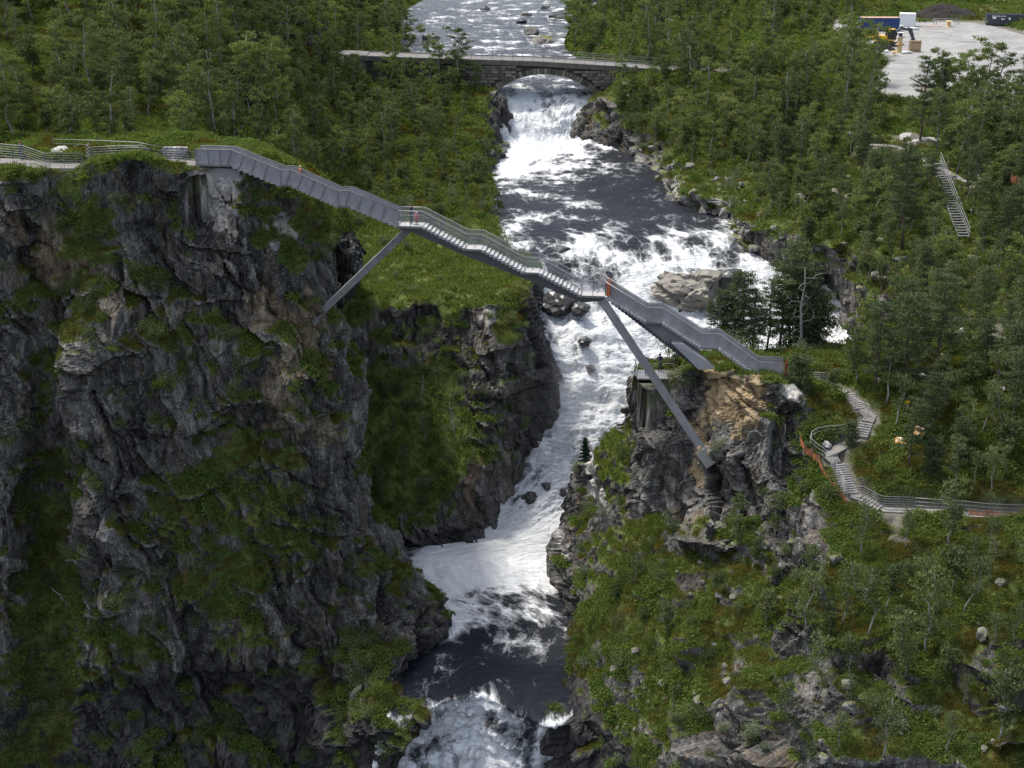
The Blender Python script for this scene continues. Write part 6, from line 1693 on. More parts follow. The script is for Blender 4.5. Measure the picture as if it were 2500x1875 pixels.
def make_bush(seed, h=1.4, w=1.0, leafmat='willow_leaf', ncl=34, per=26, leaf=0.10):
    rng = np.random.default_rng(seed)
    mb = MB(); pts = []
    for i in range(9):
        ang = i * 2.4 + rng.uniform(-.3, .3); r = w * rng.uniform(.3, .9)
        b = np.array([math.cos(ang) * r, math.sin(ang) * r, h * rng.uniform(.5, 1.0)])
        mb.tube(limb_path((0, 0, -.2), b, rng, 4, .08), [.025, .018, .012, .005], 3, cap=False)
        for _ in range(ncl // 9 + 1):
            s = rng.uniform(.35, 1.05)
            c = b * s + rng.normal(size=3) * .18 * w
            c[2] = max(c[2], .06)
            pts.append(c + rng.normal(size=(int(per * rng.uniform(.5, 1.4)), 3)) * np.array([.2, .2, .15]) * w)
    v, q = leaf_quads(np.concatenate(pts), leaf, rng)
    return mb.mesh('stem', MAT['dark_bark'], True), crown_mesh('foliage', v, q, MAT[leafmat]), h
def make_dead(seed, h=5.0, nb=9):
    rng = np.random.default_rng(seed)
    mb = MB()
    tr = np.array(limb_path((0, 0, -.4), (rng.normal() * .4, rng.normal() * .4, h), rng, 6, .03))
    mb.tube(tr, [0.09 * (1 - .85 * t) + .006 for t in np.linspace(0, 1, 6)], 5)
    br = MB()
    for i in range(nb):
        t = .35 + .6 * i / nb; k = min(int(t * 5), 4); a = tr[k] + (tr[k + 1] - tr[k]) * (t * 5 - k)
        ang = i * 2.4; r = rng.uniform(.5, 1.3) * h / 5
        b = a + np.array([math.cos(ang) * r, math.sin(ang) * r, r * rng.uniform(.0, .7)])
        path = limb_path(a, b, rng, 5, .10)
        br.tube(path, [.032, .026, .02, .012, .005], 3, cap=False)
        for s in (2, 3):
            e = path[s] + rng.normal(size=3) * .35
            br.tube([path[s], (path[s] + e) / 2 + rng.normal(size=3) * .05, e], [.014, .01, .004], 3, cap=False)
    return mb.mesh('trunk', MAT['dead_wood'], True), br.mesh('branch', MAT['dead_wood'], True), h

PROTO = {'birch': [], 'fresh': [], 'pine': [], 'bush': [], 'fbush': []}
for s, (h, w, bk) in enumerate([(6.4, 1.25, 'birch_bark'), (7.4, 1.3, 'dark_bark'), (5.4, 1.05, 'birch_bark'), (8.0, 1.6, 'birch_bark'), (6.8, 1.0, 'birch_bark'), (4.6, 1.2, 'dark_bark')]):
    PROTO['birch'].append(make_birch(100 + s, h, w, 'birch_leaf', bk, base=.26 + .05 * (s % 3)))
for s, (h, w) in enumerate([(6.5, 1.8), (7.6, 2.1), (5.0, 1.5)]):
    PROTO['fresh'].append(make_birch(200 + s, h, w, 'birch_leaf_fresh', 'birch_bark', base=.15, dens=1.15))
PROTO['tall'] = [make_birch(250 + s, 11.0 + s, 2.4, 'birch_leaf' if s else 'birch_leaf_fresh', 'birch_bark', base=.12, dens=2.4, leaf=.14, per=36) for s in range(2)]
PROTO['slim'] = [make_birch(300 + s, 5.6 + s * .6, 0.95, 'birch_leaf', 'birch_bark', dens=.55, base=.38, leaf=.12) for s in range(3)]
for s, (h, w, b_) in enumerate([(11.0, 2.6, .22), (9.0, 2.1, .20), (12.5, 2.7, .28), (6.0, 1.4, .12)]):
    PROTO['pine'].append(make_pine(400 + s, h, w, b_))
PROTO['bush'] = [make_bush(500 + s, 1.3 + .3 * s, .9 + .2 * s) for s in range(3)]
PROTO['fbush'] = [make_bush(520 + s, 1.0 + .2 * s, .9 + .15 * s, 'herb', 36, 28, .09) for s in range(3)]
PROTO['dbush'] = [make_bush(540 + s, 1.5 + .3 * s, 1.1 + .2 * s, 'birch_leaf', 40, 26, .10) for s in range(3)]
PROTO['spruce'] = [make_spruce(600)]
PROTO['dead'] = [make_dead(700 + s, 4.5 + s) for s in range(2)]

PARTS = {'bush': ('stem', 'foliage'), 'fbush': ('stem', 'foliage'), 'dbush': ('stem', 'foliage'), 'dead': ('trunk', 'branch')}
def plant(kind, idx, loc, scale, rz, name, label, cat, group=None, tilt=(0, 0)):
    tme, cme, h = PROTO[kind][idx % len(PROTO[kind])]
    e = empty(name, loc)
    e.rotation_euler = (tilt[0], tilt[1], rz); e.scale = (scale, scale, scale)
    a, b = PARTS.get(kind, ('trunk', 'crown'))
    for nm, me in ((a, tme), (b, cme)):
        link(bpy.data.objects.new(nm, me), e)
    mark(e, label, cat, group)
    return e

# ------------------------------------------------------------------ where the ground is: a coarse look-up of the bodies
def pick_points(bname, n, rng, mask=None, jitter=0.3):
    b = BODIES[bname]; nr, nc = b['nr'], b['nc']
    X = b['p'].reshape(nr, nc, 3)
    if 'cell' not in b:
        a = np.linalg.norm(np.cross(X[1:, :-1] - X[:-1, :-1], X[:-1, 1:] - X[:-1, :-1]), axis=-1)
        b['cell'] = a
    a = b['cell'].ravel().copy()
    vid = (np.arange(nr - 1)[:, None] * nc + np.arange(nc - 1)[None, :]).ravel()
    if mask is not None: a = a * mask[vid]
    s = a.sum()
    if s <= 0: return np.zeros(0, int), np.zeros((0, 3))
    k = rng.choice(len(a), n, p=a / s)
    i = vid[k]
    u, w = rng.uniform(size=n), rng.uniform(size=n)
    p = b['p']
    pts = p[i] * ((1 - u) * (1 - w))[:, None] + p[i + 1] * (u * (1 - w))[:, None] + p[i + nc] * ((1 - u) * w)[:, None] + p[i + nc + 1] * (u * w)[:, None]
    return i, pts
def ground_z(x, y, names=('hillside', 'headland', 'river_bank', 'cliff'), r=0.9, near=None):
    best = None
    for nme in names:
        p = BODIES[nme]['p']
        m = (np.abs(p[:, 0] - x) < r) & (np.abs(p[:, 1] - y) < r)
        if m.any():
            z = np.percentile(p[m, 2], 60)
            if near is not None and abs(z - near) > 4: continue
            best = z if best is None else max(best, z)
    return best
# ------------------------------------------------------------------ ground cover (uncountable): grass, herbs, heath
def tuft_grass(seed):
    rng = np.random.default_rng(seed); v, t = [], []
    for k in range(14):
        a = rng.uniform(0, 6.28); r = rng.uniform(0, .22); h = rng.uniform(.22, .5); l = rng.uniform(.05, .28); w = .022
        b = np.array([r * math.cos(a), r * math.sin(a), -.05]); d = np.array([math.cos(a + rng.normal() * .8), math.sin(a), 0])
        sd = np.array([-d[1], d[0], 0]) * w
        i = len(v); v += [b - sd, b + sd, b + d * l * .5 + np.array([0, 0, h * .7]) + sd * .7, b + d * l + np.array([0, 0, h])]
        t += [(i, i + 1, i + 2), (i, i + 2, i + 3)]
    me = np_mesh('grass_tuft', v, None, t); me.materials.append(MAT['grass']); return me
def tuft_leaf(seed, mat, n=34, r=.32, h=.28, size=.10, flat=.0):
    rng = np.random.default_rng(seed)
    a = rng.uniform(0, 6.28, n); rr = r * np.sqrt(rng.uniform(0, 1, n))
    pts = np.stack([rr * np.cos(a), rr * np.sin(a), h * (1 - (rr / r) ** 2) * rng.uniform(.3, 1.1, n)], 1)
    v, q = leaf_quads(pts, size, rng, flat)
    me = np_mesh('sprig', v, q); me.materials.append(MAT[mat]); return me
def scatter(name, me, pts, scl, rot, label, cat, mats=None):
    """one uncountable object: points carrying instances of a sprig"""
    pm = bpy.data.meshes.new(name)
    pm.vertices.add(len(pts)); pm.vertices.foreach_set("co", np.asarray(pts, np.float32).ravel())
    a = pm.attributes.new("scl", 'FLOAT', 'POINT'); a.data.foreach_set("value", np.asarray(scl, np.float32))
    a = pm.attributes.new("rot", 'FLOAT_VECTOR', 'POINT'); a.data.foreach_set("vector", np.asarray(rot, np.float32).ravel())
    o = bpy.data.objects.new(name, pm); link(o)
    src = bpy.data.objects.new(name + "_sprig", me)
    ng = bpy.data.node_groups.new(name, 'GeometryNodeTree')
    ng.interface.new_socket("Geometry", in_out='INPUT', socket_type='NodeSocketGeometry')
    ng.interface.new_socket("Geometry", in_out='OUTPUT', socket_type='NodeSocketGeometry')
    N, L = ng.nodes, ng.links
    gi, go = N.new('NodeGroupInput'), N.new('NodeGroupOutput')
    ip = N.new('GeometryNodeInstanceOnPoints'); oi = N.new('GeometryNodeObjectInfo'); oi.inputs[0].default_value = src
    a1 = N.new('GeometryNodeInputNamedAttribute'); a1.data_type = 'FLOAT'; a1.inputs[0].default_value = "scl"
    a2 = N.new('GeometryNodeInputNamedAttribute'); a2.data_type = 'FLOAT_VECTOR'; a2.inputs[0].default_value = "rot"
    e2r = N.new('FunctionNodeEulerToRotation')
    L.new(gi.outputs[0], ip.inputs['Points']); L.new(oi.outputs['Geometry'], ip.inputs['Instance'])
    L.new(a2.outputs[0], e2r.inputs[0]); L.new(e2r.outputs[0], ip.inputs['Rotation']); L.new(a1.outputs[0], ip.inputs['Scale'])
    L.new(ip.outputs[0], go.inputs[0])
    md = o.modifiers.new("scatter", 'NODES'); md.node_group = ng
    mark(o, label, cat, kind="stuff")
    return o
def in_view(pts, margin=80):
    px, py, d = proj(pts)
    return (px > -margin) & (px < 2500 + margin) & (py > -margin) & (py < 1875 + margin)
rg = np.random.default_rng(5)
def cover(bname, n, ymax=1e9):
    b = BODIES[bname]
    px, py, dp = proj(b['p'])
    mask = (b['veg'] > .5) * (b['soil'] < .5) * (px > -300) * (px < 2950) * (py > -90) * (py < 1990) * np.clip(150.0 / dp, .15, 1.3) ** 1.6
    mask = mask * (np.clip(b['n'][:, 2], 0, 1) * .8 + .2)
    toc = -b['n'][:, 1] * b['p'][:, 1] - b['n'][:, 0] * b['p'][:, 0] - b['n'][:, 2] * (b['p'][:, 2] - CAMZ)
    mask = mask * (toc > -20)
    i, pts = pick_points(bname, n, rg, mask)
    return i, pts, b
allp = {k: [[], [], []] for k in ('grass', 'herb', 'heath', 'fern')}
for bname, n in (('cliff', 28000), ('river_bank', 48000), ('headland', 60000), ('hillside', 48000)):
    i, pts, b = cover(bname, n)
    if len(i) == 0: continue
    nz = fbm(pts / 4.0, 3, 77) + rg.normal(size=len(pts)) * .12
    dp = proj(pts)[2]
    base = np.clip(dp / 125, .8, 2.0)
    md = b['mead'][i]
    kind = np.where(nz > .12, 2, np.where(nz > -.02, 1, 0))
    kind = np.where((nz < -.22), 3, kind)
    kind = np.where((kind == 1) & (rg.uniform(size=len(pts)) < .45), 0, kind)
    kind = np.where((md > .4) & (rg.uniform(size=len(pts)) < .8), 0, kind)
    nrm = b['n'][i]
    tilt = np.clip(1 - nrm[:, 2], 0, 1) * .6
    az = np.arctan2(nrm[:, 1], nrm[:, 0])
    for kk, nm in enumerate(('grass', 'herb', 'heath', 'fern')):
        m = kind == kk
        r = np.stack([-np.sin(az[m]) * tilt[m], np.cos(az[m]) * tilt[m], rg.uniform(0, 6.28, m.sum())], 1)
        allp[nm][0].append(pts[m]); allp[nm][1].append((base * rg.uniform(.6, 1.5, len(pts)))[m]); allp[nm][2].append(r)
for nm, me, label in (('grass', tuft_grass(1), 'grass growing over the ledges, meadow and slopes'), ('herb', tuft_leaf(2, 'herb', 60, .36, .26, .062), 'low leafy bilberry and herbs covering the banks'),
                      ('heath', tuft_leaf(3, 'heath', 60, .34, .20, .05), 'rusty brown heath and moss cushions on the slopes'), ('fern', tuft_leaf(4, 'herb', 40, .45, .45, .10, .5), 'green ferns filling the gullies')):
    q = allp[nm]
    scatter({'grass': 'grass', 'herb': 'undergrowth', 'heath': 'heath', 'fern': 'ferns'}[nm], me, np.concatenate(q[0]), np.concatenate(q[1]), np.concatenate(q[2]), label, {'grass': 'grass', 'herb': 'undergrowth', 'heath': 'heath', 'fern': 'ferns'}[nm])
# ------------------------------------------------------------------ trees
TREES = []       # kind, idx, loc, scale, rz, region
rt = np.random.default_rng(21)
def clear_ok(x, y):
    for line, r in KEEP:
        for (ax, ay), (bx, by) in zip(line[:-1], line[1:]):
            dx, dy = bx - ax, by - ay; L = dx * dx + dy * dy + 1e-9
            t = max(0, min(1, ((x - ax) * dx + (y - ay) * dy) / L))
            if (x - ax - t * dx) ** 2 + (y - ay - t * dy) ** 2 < r * r: return False
    return True
OCC = {}
def occ_ok(x, y, r):
    i, j = int(x // 4), int(y // 4)
    for a in range(i - 1, i + 2):
        for b_ in range(j - 1, j + 2):
            for (qx, qy) in OCC.get((a, b_), ()):
                if (qx - x) ** 2 + (qy - y) ** 2 < r * r: return False
    OCC.setdefault((i, j), []).append((x, y)); return True
def wood(bname, poly, n, kinds, dmin, smin, smax, region, minup=.35):
    b = BODIES[bname]
    px, py, dp = proj(b['p'])
    m = (px > min(q[0] for q in poly)) & (px < max(q[0] for q in poly)) & (py > min(q[1] for q in poly)) & (py < max(q[1] for q in poly))
    m = m * (b['soil'] < .4) * (np.clip(b['n'][:, 2], 0, 1) > minup)
    i, pts = pick_points(bname, n * 4, rt, m.astype(float))
    k = 0
    for p_ in pts:
        a, c, d = proj(p_)
        if not inside(a, c, poly) or not clear_ok(p_[0], p_[1]) or not occ_ok(p_[0], p_[1], dmin): continue
        kd = kinds[rt.integers(len(kinds))]
        TREES.append((kd, int(rt.integers(100)), p_.copy(), float(rt.uniform(smin, smax)), float(rt.uniform(0, 6.28)), region))
        k += 1
        if k >= n: break
bd = ['birch'] * 7 + ['fresh', 'slim', 'tall']
br = ['birch'] * 4 + ['fresh'] * 3 + ['slim', 'tall']
# left hillside behind the path, upwards out of the picture
wood('river_bank', [(-350, 390), (470, 390), (600, 420), (690, 330), (690, -60), (-350, -60)], 290, bd, 1.7, .5, 1.15, 'hill_left')
wood('river_bank', [(640, 470), (760, 470), (1000, 400), (1150, 300), (1150, 210), (880, 150), (690, 150), (690, 330)], 150, bd, 1.9, .45, .95, 'bank_left')
wood('river_bank', [(700, 560), (1180, 530), (1200, 400), (1100, 300), (800, 430)], 42, ['birch', 'slim', 'birch'], 2.6, .45, .75, 'bank_left_low')
wood('river_bank', [(690, 160), (900, 140), (1010, 128), (985, 70), (930, -30), (690, -60)], 70, br, 2.5, .7, 1.15, 'far_left')
wood('river_bank', [(960, 20), (1250, -10), (1250, -60), (960, -60)], 22, br, 3, .6, .9, 'far_left')
# right bank
wood('hillside', [(1470, 235), (1570, 400), (1700, 420), (1950, 430), (2150, 420), (2150, 260), (2090, 200), (1900, 190), (1560, 165)], 170, br, 2.3, .6, 1.05, 'bank_right')
wood('hillside', [(1350, 120), (1480, 160), (1900, 200), (2100, 200), (2130, 60), (2000, -50), (1440, -50), (1395, 50)], 190, ['fresh', 'fresh', 'birch', 'tall'], 2.4, .7, 1.35, 'far_right')
wood('hillside', [(2130, 40), (2300, 20), (2900, -20), (2900, -60), (2000, -60)], 26, ['fresh', 'birch', 'fresh'], 3, .8, 1.2, 'far_right_yard')
wood('hillside', [(2290, 240), (2900, 240), (2900, 420), (2300, 430), (2270, 330)], 120, br, 2.0, .8, 1.25, 'yard_front')
wood('hillside', [(1900, 430), (2900, 430), (2900, 880), (2120, 880), (2060, 700), (1960, 600), (1880, 520)], 290, ['birch', 'birch', 'slim', 'fresh', 'birch', 'fresh', 'birch', 'slim', 'birch', 'pine'], 1.8, .45, .95, 'ladder_slope')
wood('headland', [(2000, 960), (2120, 900), (2900, 900), (2900, 1230), (2250, 1210), (2180, 1120), (2150, 980)], 130, ['birch', 'slim', 'birch', 'slim', 'fresh', 'birch', 'slim', 'pine'], 1.6, .45, .9, 'path_slope')
wood('headland', [(2020, 1350), (2900, 1290), (2900, 1875), (1900, 1875), (1950, 1500)], 60, ['slim', 'birch', 'slim'], 2.0, .45, .95, 'lower_right')
wood('headland', [(1420, 1330), (1950, 1280), (1950, 1500), (1750, 1750), (1420, 1560)], 26, ['birch', 'dbush'], 1.8, .4, .7, 'below_headland', .15)
wood('river_bank', [(830, 860), (1170, 860), (1200, 1180), (850, 1250)], 14, ['slim', 'dbush', 'birch'], 1.6, .4, .65, 'ledge_mid', .15)
# bushes
wood('river_bank', [(830, 600), (1280, 580), (1290, 730), (830, 740)], 26, ['bush', 'fbush', 'fbush'], 1.6, .4, .8, 'meadow_bush')
wood('river_bank', [(700, 560), (1180, 560), (1180, 330), (700, 330)], 50, ['bush', 'fbush', 'dbush'], 1.6, .5, 1.0, 'bank_bush')
wood('river_bank', [(840, 820), (1300, 760), (1300, 1200), (850, 1300)], 46, ['fbush', 'dbush', 'bush'], 1.1, .5, .9, 'ledge_bush', .1)
wood('hillside', [(1500, 330), (2900, 380), (2900, 880), (2100, 880), (1800, 560)], 120, ['bush', 'dbush', 'fbush'], 1.7, .5, 1.1, 'slope_bush')
wood('headland', [(1400, 1100), (2900, 950), (2900, 1875), (1400, 1875)], 110, ['fbush', 'dbush', 'bush', 'dbush'], 1.6, .4, .9, 'lower_bush', .15)
wood('headland', [(1400, 1160), (1580, 1040), (1580, 1480), (1400, 1480)], 26, ['fbush'], 1.0, .4, .7, 'hump_bush', .05)
wood('cliff', [(0, 420), (800, 520), (900, 1400), (950, 1875), (0, 1875)], 210, ['dbush', 'dbush', 'fbush', 'bush'], 1.0, .5, 1.0, 'cliff_bush', .08)
wood('cliff', [(0, 1300), (330, 1300), (420, 1875), (0, 1875)], 50, ['fbush', 'dbush'], 1.0, .6, 1.1, 'cliff_bush', .05)
wood('cliff', [(60, 800), (210, 800), (210, 1400), (60, 1400)], 26, ['fbush', 'dbush'], .9, .5, .9, 'cliff_bush', .0)

REG = {  # region: (tree label, group), worded so that it is true of every one of them
 'hill_left': ('birch in the dense grey-green wood on the hillside behind the left path', 'birches on the left hillside'),
 'bank_left': ('birch among those on the slope between the step bridge and the stone bridge', 'birches left of the upper fall'),
 'bank_left_low': ('low birch on the green bank just behind the middle of the step bridge', 'low birches behind the step bridge'),
 'far_left': ('birch beyond the stone bridge on the left shore of the upper river', 'birches left of the upper river'),
 'bank_right': ('birch on the grassy slope between the stone bridge and the boulder shore', 'birches right of the upper fall'),
 'far_right': ('bright green birch in the wood right of the upper river, behind the stone bridge', 'birches in the wood by the yard'),
 'far_right_yard': ('birch standing behind the containers and heaps of the gravel yard', 'birches behind the gravel yard'),
 'yard_front': ('birch in front of the gravel yard, on its near edge', 'birches at the near edge of the yard'),
 'ladder_slope': ('birch on the bouldery slope around the steep metal stairs', 'birches around the metal stairs'),
 'path_slope': ('birch on the slope right of the concrete path stairs', 'birches by the path stairs'),
 'lower_right': ('slender birch on the ledges of the lower right slope, below the path', 'birches on the lower right slope'),
 'below_headland': ('scrubby birch growing at the foot of the ochre rock face', 'scrub below the rock face'),
 'ledge_mid': ('small birch on the ledges of the rock wall left of the main fall', 'small birches on the middle ledges'),
}
BREG = {
 'meadow_bush': ('low bush on the bright meadow under the step bridge', 'bushes on the meadow'),
 'bank_bush': ('bush in the undergrowth of the bank behind the step bridge', 'bushes on the left bank'),
 'ledge_bush': ('bush on the ledges of the rock wall left of the main fall', 'bushes on the middle ledges'),
 'ledge_mid': ('bush on the ledges of the rock wall left of the main fall', 'bushes on the middle ledges'),
 'slope_bush': ('bush among the mossy boulders of the slope right of the river', 'bushes on the right bank'),
 'lower_bush': ('bush on the mossy slope below the right end of the step bridge', 'bushes on the lower right slope'),
 'below_headland': ('bush on the mossy slope below the right end of the step bridge', 'bushes on the lower right slope'),
 'hump_bush': ('bright green bush on the sunny hump beside the main fall', 'bushes on the sunny hump'),
 'cliff_bush': ('dark bush rooted on the shaded left cliff face', 'bushes on the left cliff'),
}
def add_trees():
    vis = [t for t in TREES if True]
    def size(t):
        d = proj(t[2])[2]
        return t[3] * PROTO[t[0]][t[1] % len(PROTO[t[0]])][2] / d
    bushy = ('bush', 'fbush', 'dbush')
    def seen(t):
        a, c, d = proj(t[2] + np.array([0, 0, 1.0])); return -30 < a < 2530 and -60 < c < 1920
    key = lambda t: (seen(t), size(t))          # those the photograph shows, largest first
    bi = sorted([t for t in vis if t[0] not in bushy], key=key, reverse=True)
    bu = sorted([t for t in vis if t[0] in bushy], key=key, reverse=True)
    for lst, nm, cat, table in ((bi[:300], 'birch_tree', 'tree', REG), (bu[:300], 'bush', 'bush', BREG)):
        for kd, ix, loc, sc_, rz, reg in lst:
            lab, grp = table[reg]
            if kd == 'pine': lab, grp = lab.replace('birch', 'pine'), grp.replace('birches', 'pines')
            plant(kd, ix, loc, sc_, rz, 'pine_tree' if kd == 'pine' else nm, lab, cat, grp, (float(rt.normal() * .05), float(rt.normal() * .05)))
    for rest, nm, lab, cat in ((bi[300:], 'far_wood', 'the remaining birches that merge into woodland on both banks', 'woodland'), (bu[300:], 'scrub', 'the remaining small bushes merging into scrub', 'scrub')):
        by = {}
        for kd, ix, loc, sc_, rz, reg in rest:
            by.setdefault((kd, ix % len(PROTO[kd])), []).append((loc, sc_, rz))
        for (kd, k), lst in by.items():
            tme, cme, h = PROTO[kd][k]
            me = join_meshes(nm, [tme, cme])
            scatter(nm, me, [q[0] for q in lst], [q[1] for q in lst], [(0, 0, q[2]) for q in lst], lab, cat)
    print('trees', len(bi), 'bushes', len(bu))
def join_meshes(name, meshes):
    bm = bmesh.new(); me = bpy.data.meshes.new(name); off = 0
    for k, m in enumerate(meshes):
        n0 = len(bm.faces)
        bm.from_mesh(m)
        bm.faces.ensure_lookup_table()
        for f in bm.faces[n0:]: f.material_index = k
        me.materials.append(m.materials[0])
    bm.to_mesh(me); bm.free(); return me
add_trees()
strew('hillside', [(1420, 330), (1480, 330), (1600, 370), (1720, 420), (1830, 450), (1900, 540), (1930, 620), (1850, 640), (1740, 560), (1640, 520), (1560, 460), (1500, 400)], 100, RK, .35, 1.25, 'lichened grey block in the jumble along the right shore of the pool', 'shore blocks')
strew('hillside', [(1850, 420), (2500, 420), (2500, 700), (2150, 760), (1950, 620)], 36, RK, .4, 1.3, 'mossy boulder on the slope around the steep metal stairs', 'slope boulders', .35)
strew('hillside', [(2130, 800), (2500, 780), (2500, 900), (2130, 900)], 22, RP, .25, .75, 'pale stone on the bare ground behind the pines', 'pale stones', .2)
strew('headland', [(2100, 900), (2500, 900), (2500, 960), (2100, 960)], 10, RP, .2, .6, 'pale stone among the bushes right of the pines', 'pale stones beside the pines', .2)
strew('headland', [(1600, 1260), (1950, 1260), (1900, 1500), (1650, 1480)], 24, RK, .25, .8, 'fallen rock on the scree under the ochre face', 'scree rocks')
strew('headland', [(1450, 1560), (1800, 1560), (1750, 1860), (1420, 1860)], 24, RK, .25, .6, 'mossy stone in the boulder field at the lower pool', 'boulder field')
strew('headland', [(1950, 1350), (2500, 1350), (2500, 1860), (1950, 1860)], 20, RK, .25, .9, 'rock showing through the moss of the lower right slope', 'rocks of the lower slope', .35)
strew('river_bank', [(1180, 330), (1240, 330), (1240, 430), (1190, 430)], 8, RK, .5, 1.2, 'block at the left edge of the pool', 'left pool blocks')
rh = empty('rubble_heap', Y7(1800, 140)); mark(rh, 'heap of pale broken rock behind the skip at the top right', 'rubble heap')
for k in range(60):
    u = float(rbq.uniform()); q = Y7(1360 + u * 900, 95 + float(rbq.uniform()) * 75) + np.array([0, float(rbq.uniform(0, 5)), .25 + float(rbq.uniform(0, .8))])
    o = bpy.data.objects.new('stone', RP[k % 4]); link(o, rh); o.location = V(q) - rh.location; r = float(rbq.uniform(.35, .85)); o.scale = (r, r * .8, r * .8); o.rotation_euler = (k, k * 2.1, k * .7)
boulder(Z7(568, 805) + np.array([0, 0, .1]), .42, 1, RP, 'single white boulder beside the bend of the right path')
for q, r, lab in ((P(143, 372, 126.5), .95, 'white boulder behind the left railing'), (P(112, 375, 127), .6, 'small pale rock left of the white boulder on the left path'), (P(303, 409, 122.5), .28, 'small pale stone in the moss below the left railing')):
    boulder(q, r, 2, RP, lab)
for a, b, Y, lab in ((2240, 352, 190.5, 'flat pale rock outcrop below the gravel yard, under the tall pine'), (2225, 338, 193, 'upper slab of the pale outcrop below the gravel yard'), (2262, 345, 191, 'right slab of the pale outcrop below the gravel yard')):
    boulder(P(a, b, Y), 2.0, 1, RP, lab, sc=(1.2, .8, .4))
RD = [rock_mesh(95, 'terrain', 5, squash=(.9, 1, .9), strat=5), rock_mesh(97, 'terrain', 5, squash=(1, 1, .8), strat=6)]
boulder(P(838, 655, 130.5), 2.3, 0, RD, 'dark rock bulging from the right edge of the left headland, behind the strut', sc=(.8, 1.0, 1.9), rz=.4)
boulder(P(852, 605, 132.5), 1.8, 1, RD, 'smaller rock above the dark bulge at the edge of the left headland', sc=(.8, 1.0, 1.2), rz=1.1)
boulder(P(2082, 330, 196), .9, 2, RP, 'single pale boulder left of the rock outcrop below the yard')
# single trees
def tree_at(kind, idx, px, py, Y, top_py, name, label, cat='tree', rz=0.0, tilt=(0, 0), z=None):
    b = P(px, py, Y) if z is None else z
    hgt = P(px, top_py, Y)[2] - b[2]
    s = hgt / PROTO[kind][idx % len(PROTO[kind])][2]
    return plant(kind, idx, b, s, rz, name, label, cat, None, tilt)
tree_at('pine', 0, 1927, 868, 131, 572, 'pine_tree', 'tallest dark pine behind the lower right end of the bridge')
tree_at('pine', 1, 1811, 856, 129, 652, 'pine_tree', 'pine with a pointed top above the lower flight of the bridge', rz=1)
tree_at('pine', 2, 1871, 870, 130.5, 672, 'pine_tree', 'pine between the pointed one and the tallest one', rz=2)
tree_at('pine', 3, 1768, 822, 130, 702, 'pine_tree', 'smaller pine left of the pointed one', rz=3)
tree_at('pine', 3, 1985, 880, 130.5, 700, 'pine_tree', 'ragged pine right of the tallest one behind the bridge end', rz=4)
for k, (px, py, Y, top, lab) in enumerate([(1840, 862, 129.6, 700, 'slim pine squeezed between the pointed pine and its right neighbour'), (1900, 872, 130.8, 640, 'pine just left of the tallest one'), (1958, 876, 131.5, 640, 'pine just right of the tallest one'), (1735, 812, 130.2, 730, 'low dark pine leaning over the flight, leftmost of the clump'), (1790, 850, 130, 725, 'low pine at the foot of the pointed one')]):
    tree_at('pine', k + 1, px, py, Y, top, 'pine_tree', lab, rz=k * 1.3)
for k, (px, py, Y) in enumerate([(1760, 838, 128), (1795, 850, 127.5), (1835, 868, 127.5), (1880, 880, 128), (1925, 885, 128), (1965, 890, 127.5), (2005, 895, 127), (2040, 895, 127.5), (2070, 885, 129)]):
    plant('bush' if k % 2 else 'fbush', k, P(px, py, Y), 1.2, k, 'bush', 'bush at the feet of the pines behind the lower flight', 'bush', 'bushes under the pines')
tree_at('pine', 2, 2131, 970, 119.5, 722, 'pine_tree', 'left one of the two big pines beside the upper path stairs', rz=1.2)
tree_at('pine', 0, 2193, 985, 119, 706, 'pine_tree', 'right one of the two big pines beside the upper path stairs', rz=2.2)
tree_at('pine', 2, 2243, 358, 190, 128, 'pine_tree', 'tall pine standing alone in front of the gravel yard', rz=.4)
tree_at('pine', 1, 2490, 330, 198, 120, 'pine_tree', 'dark pine at the right edge below the waste skip', rz=2.0)
tree_at('pine', 3, 1950, 998, Yh(995), 862, 'pine_tree', 'slender young pine in front of the lower bridge end', rz=1.0)
tree_at('pine', 3, 2075, 1100, Yh(1095), 1022, 'pine_tree', 'small bushy pine inside the bend of the right path', rz=.6)
tree_at('spruce', 0, 1428, 1130, 132.8, 1068, 'spruce_tree', 'small dark spruce at the edge of the main fall')
tree_at('dead', 0, 1951, 850, 128, 652, 'dead_pine', 'bare grey pine trunk with dry branches before the tallest pine')
tree_at('dead', 1, 1030, 985, 144.5, 915, 'dead_tree', 'bare grey snag on the green ledge left of the main fall', rz=1)
tree_at('dead', 0, 1110, 1060, 144, 985, 'dead_tree', 'pale dead stem leaning on the middle ledges', rz=2, tilt=(0, .4))
tree_at('dead', 1, 130, 1440, 114.5, 1380, 'dead_tree', 'bleached dead branches low on the left cliff', rz=1, tilt=(1.9, .3))
tree_at('dead', 0, 1975, 1525, 98.2, 1440, 'dead_birch', 'white fallen birch stem on the lower right slope', rz=.5, tilt=(0, -.6))
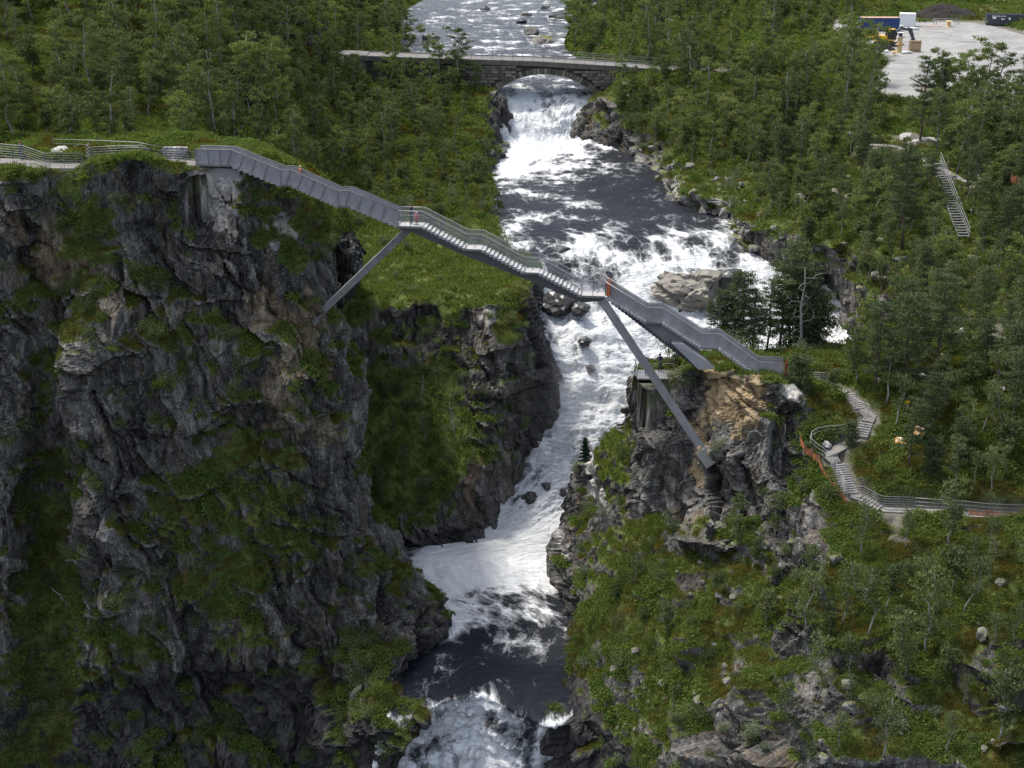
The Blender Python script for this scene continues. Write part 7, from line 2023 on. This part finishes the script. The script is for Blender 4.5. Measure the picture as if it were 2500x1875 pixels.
for k, (px, py, Y, top, kind, lab) in enumerate([(2120, 232, 224, 60, 'tall', 'tall dark birch hanging over the left edge of the gravel yard'), (2085, 240, 224, 85, 'tall', 'second tall birch at the left edge of the gravel yard'), (2395, 300, 205, 92, 'tall', 'tall bright birch in front of the yard, under the skip'), (2430, 305, 204, 100, 'tall', 'tall birch right of the bright one in front of the yard'), (2350, 300, 206, 118, 'tall', 'birch between the lone pine and the bright birches'), (2290, 310, 203, 135, 'tall', 'birch touching the right side of the lone tall pine'),
    (610, 240, 171, 78, 'fresh', 'bright yellow-green birch standing out on the left hillside'), (1210, 556, 186, 455, 'birch', 'leaning leafy birch on the left shore of the pool'), (1180, 470, 201, 375, 'birch', 'birch overhanging the pool above the leaning one'), (1100, 245, 238, 175, 'fresh', 'small yellow-green birch before the left wall of the stone bridge'), (1165, 235, 234, 150, 'birch', 'slim dark birch in front of the stone bridge, left of the arch'), (2017, 660, 168, 555, 'fresh', 'round green birch on the shore right of the rapids'),
    (1850, 470, 190, 420, 'birch', 'low round birch among the shore boulders'), (1622, 930, 124.5, 818, 'slim', 'thin sparse tree on the lookout, in front of the fall'), (1662, 945, 120, 885, 'dbush', 'green bush on the headland beside the lookout'), (1645, 928, 124.5, 850, 'slim', 'second thin sapling on the headland beside the lookout')]):
    tree_at(kind, k, px, py, Y, top, 'birch_tree' if kind != 'dbush' else 'bush', lab, 'tree' if kind != 'dbush' else 'bush', rz=k)
for k, (px, py, Y) in enumerate([(1723, 1003, 115.3), (1742, 1015, 115), (1756, 1027, 114.8), (1728, 1058, 115), (1745, 1068, 114.8), (1734, 1136, 114), (1760, 1150, 113.6), (1756, 1196, 113)]):
    pass
# ------------------------------------------------------------------ spray over the plunging water
t_ = NT('spray'); t_.n.remove(t_.b)
pv = t_.node("ShaderNodeVolumePrincipled"); pv.inputs["Color"].default_value = (.95, .96, .97, 1); pv.inputs["Density"].default_value = 0.018
t_.link(pv.outputs[0], t_.out.inputs["Volume"])
for (px, py, Y, r, lab) in ((1420, 1010, 151.5, (6.5, 4.0, 7.0), 'pale spray hanging in front of the main fall'), (1290, 1320, 140.5, (7.5, 5.0, 3.0), 'pale spray drifting over the foot of the main fall')):
    bm = bmesh.new(); bmesh.ops.create_icosphere(bm, subdivisions=4, radius=1)
    me = bpy.data.meshes.new('spray'); bm.to_mesh(me); bm.free(); me.materials.append(t_.m)
    o = bpy.data.objects.new('spray', me); link(o); o.location = V(P(px, py, Y)); o.scale = r
    mark(o, lab, 'spray', kind='stuff')
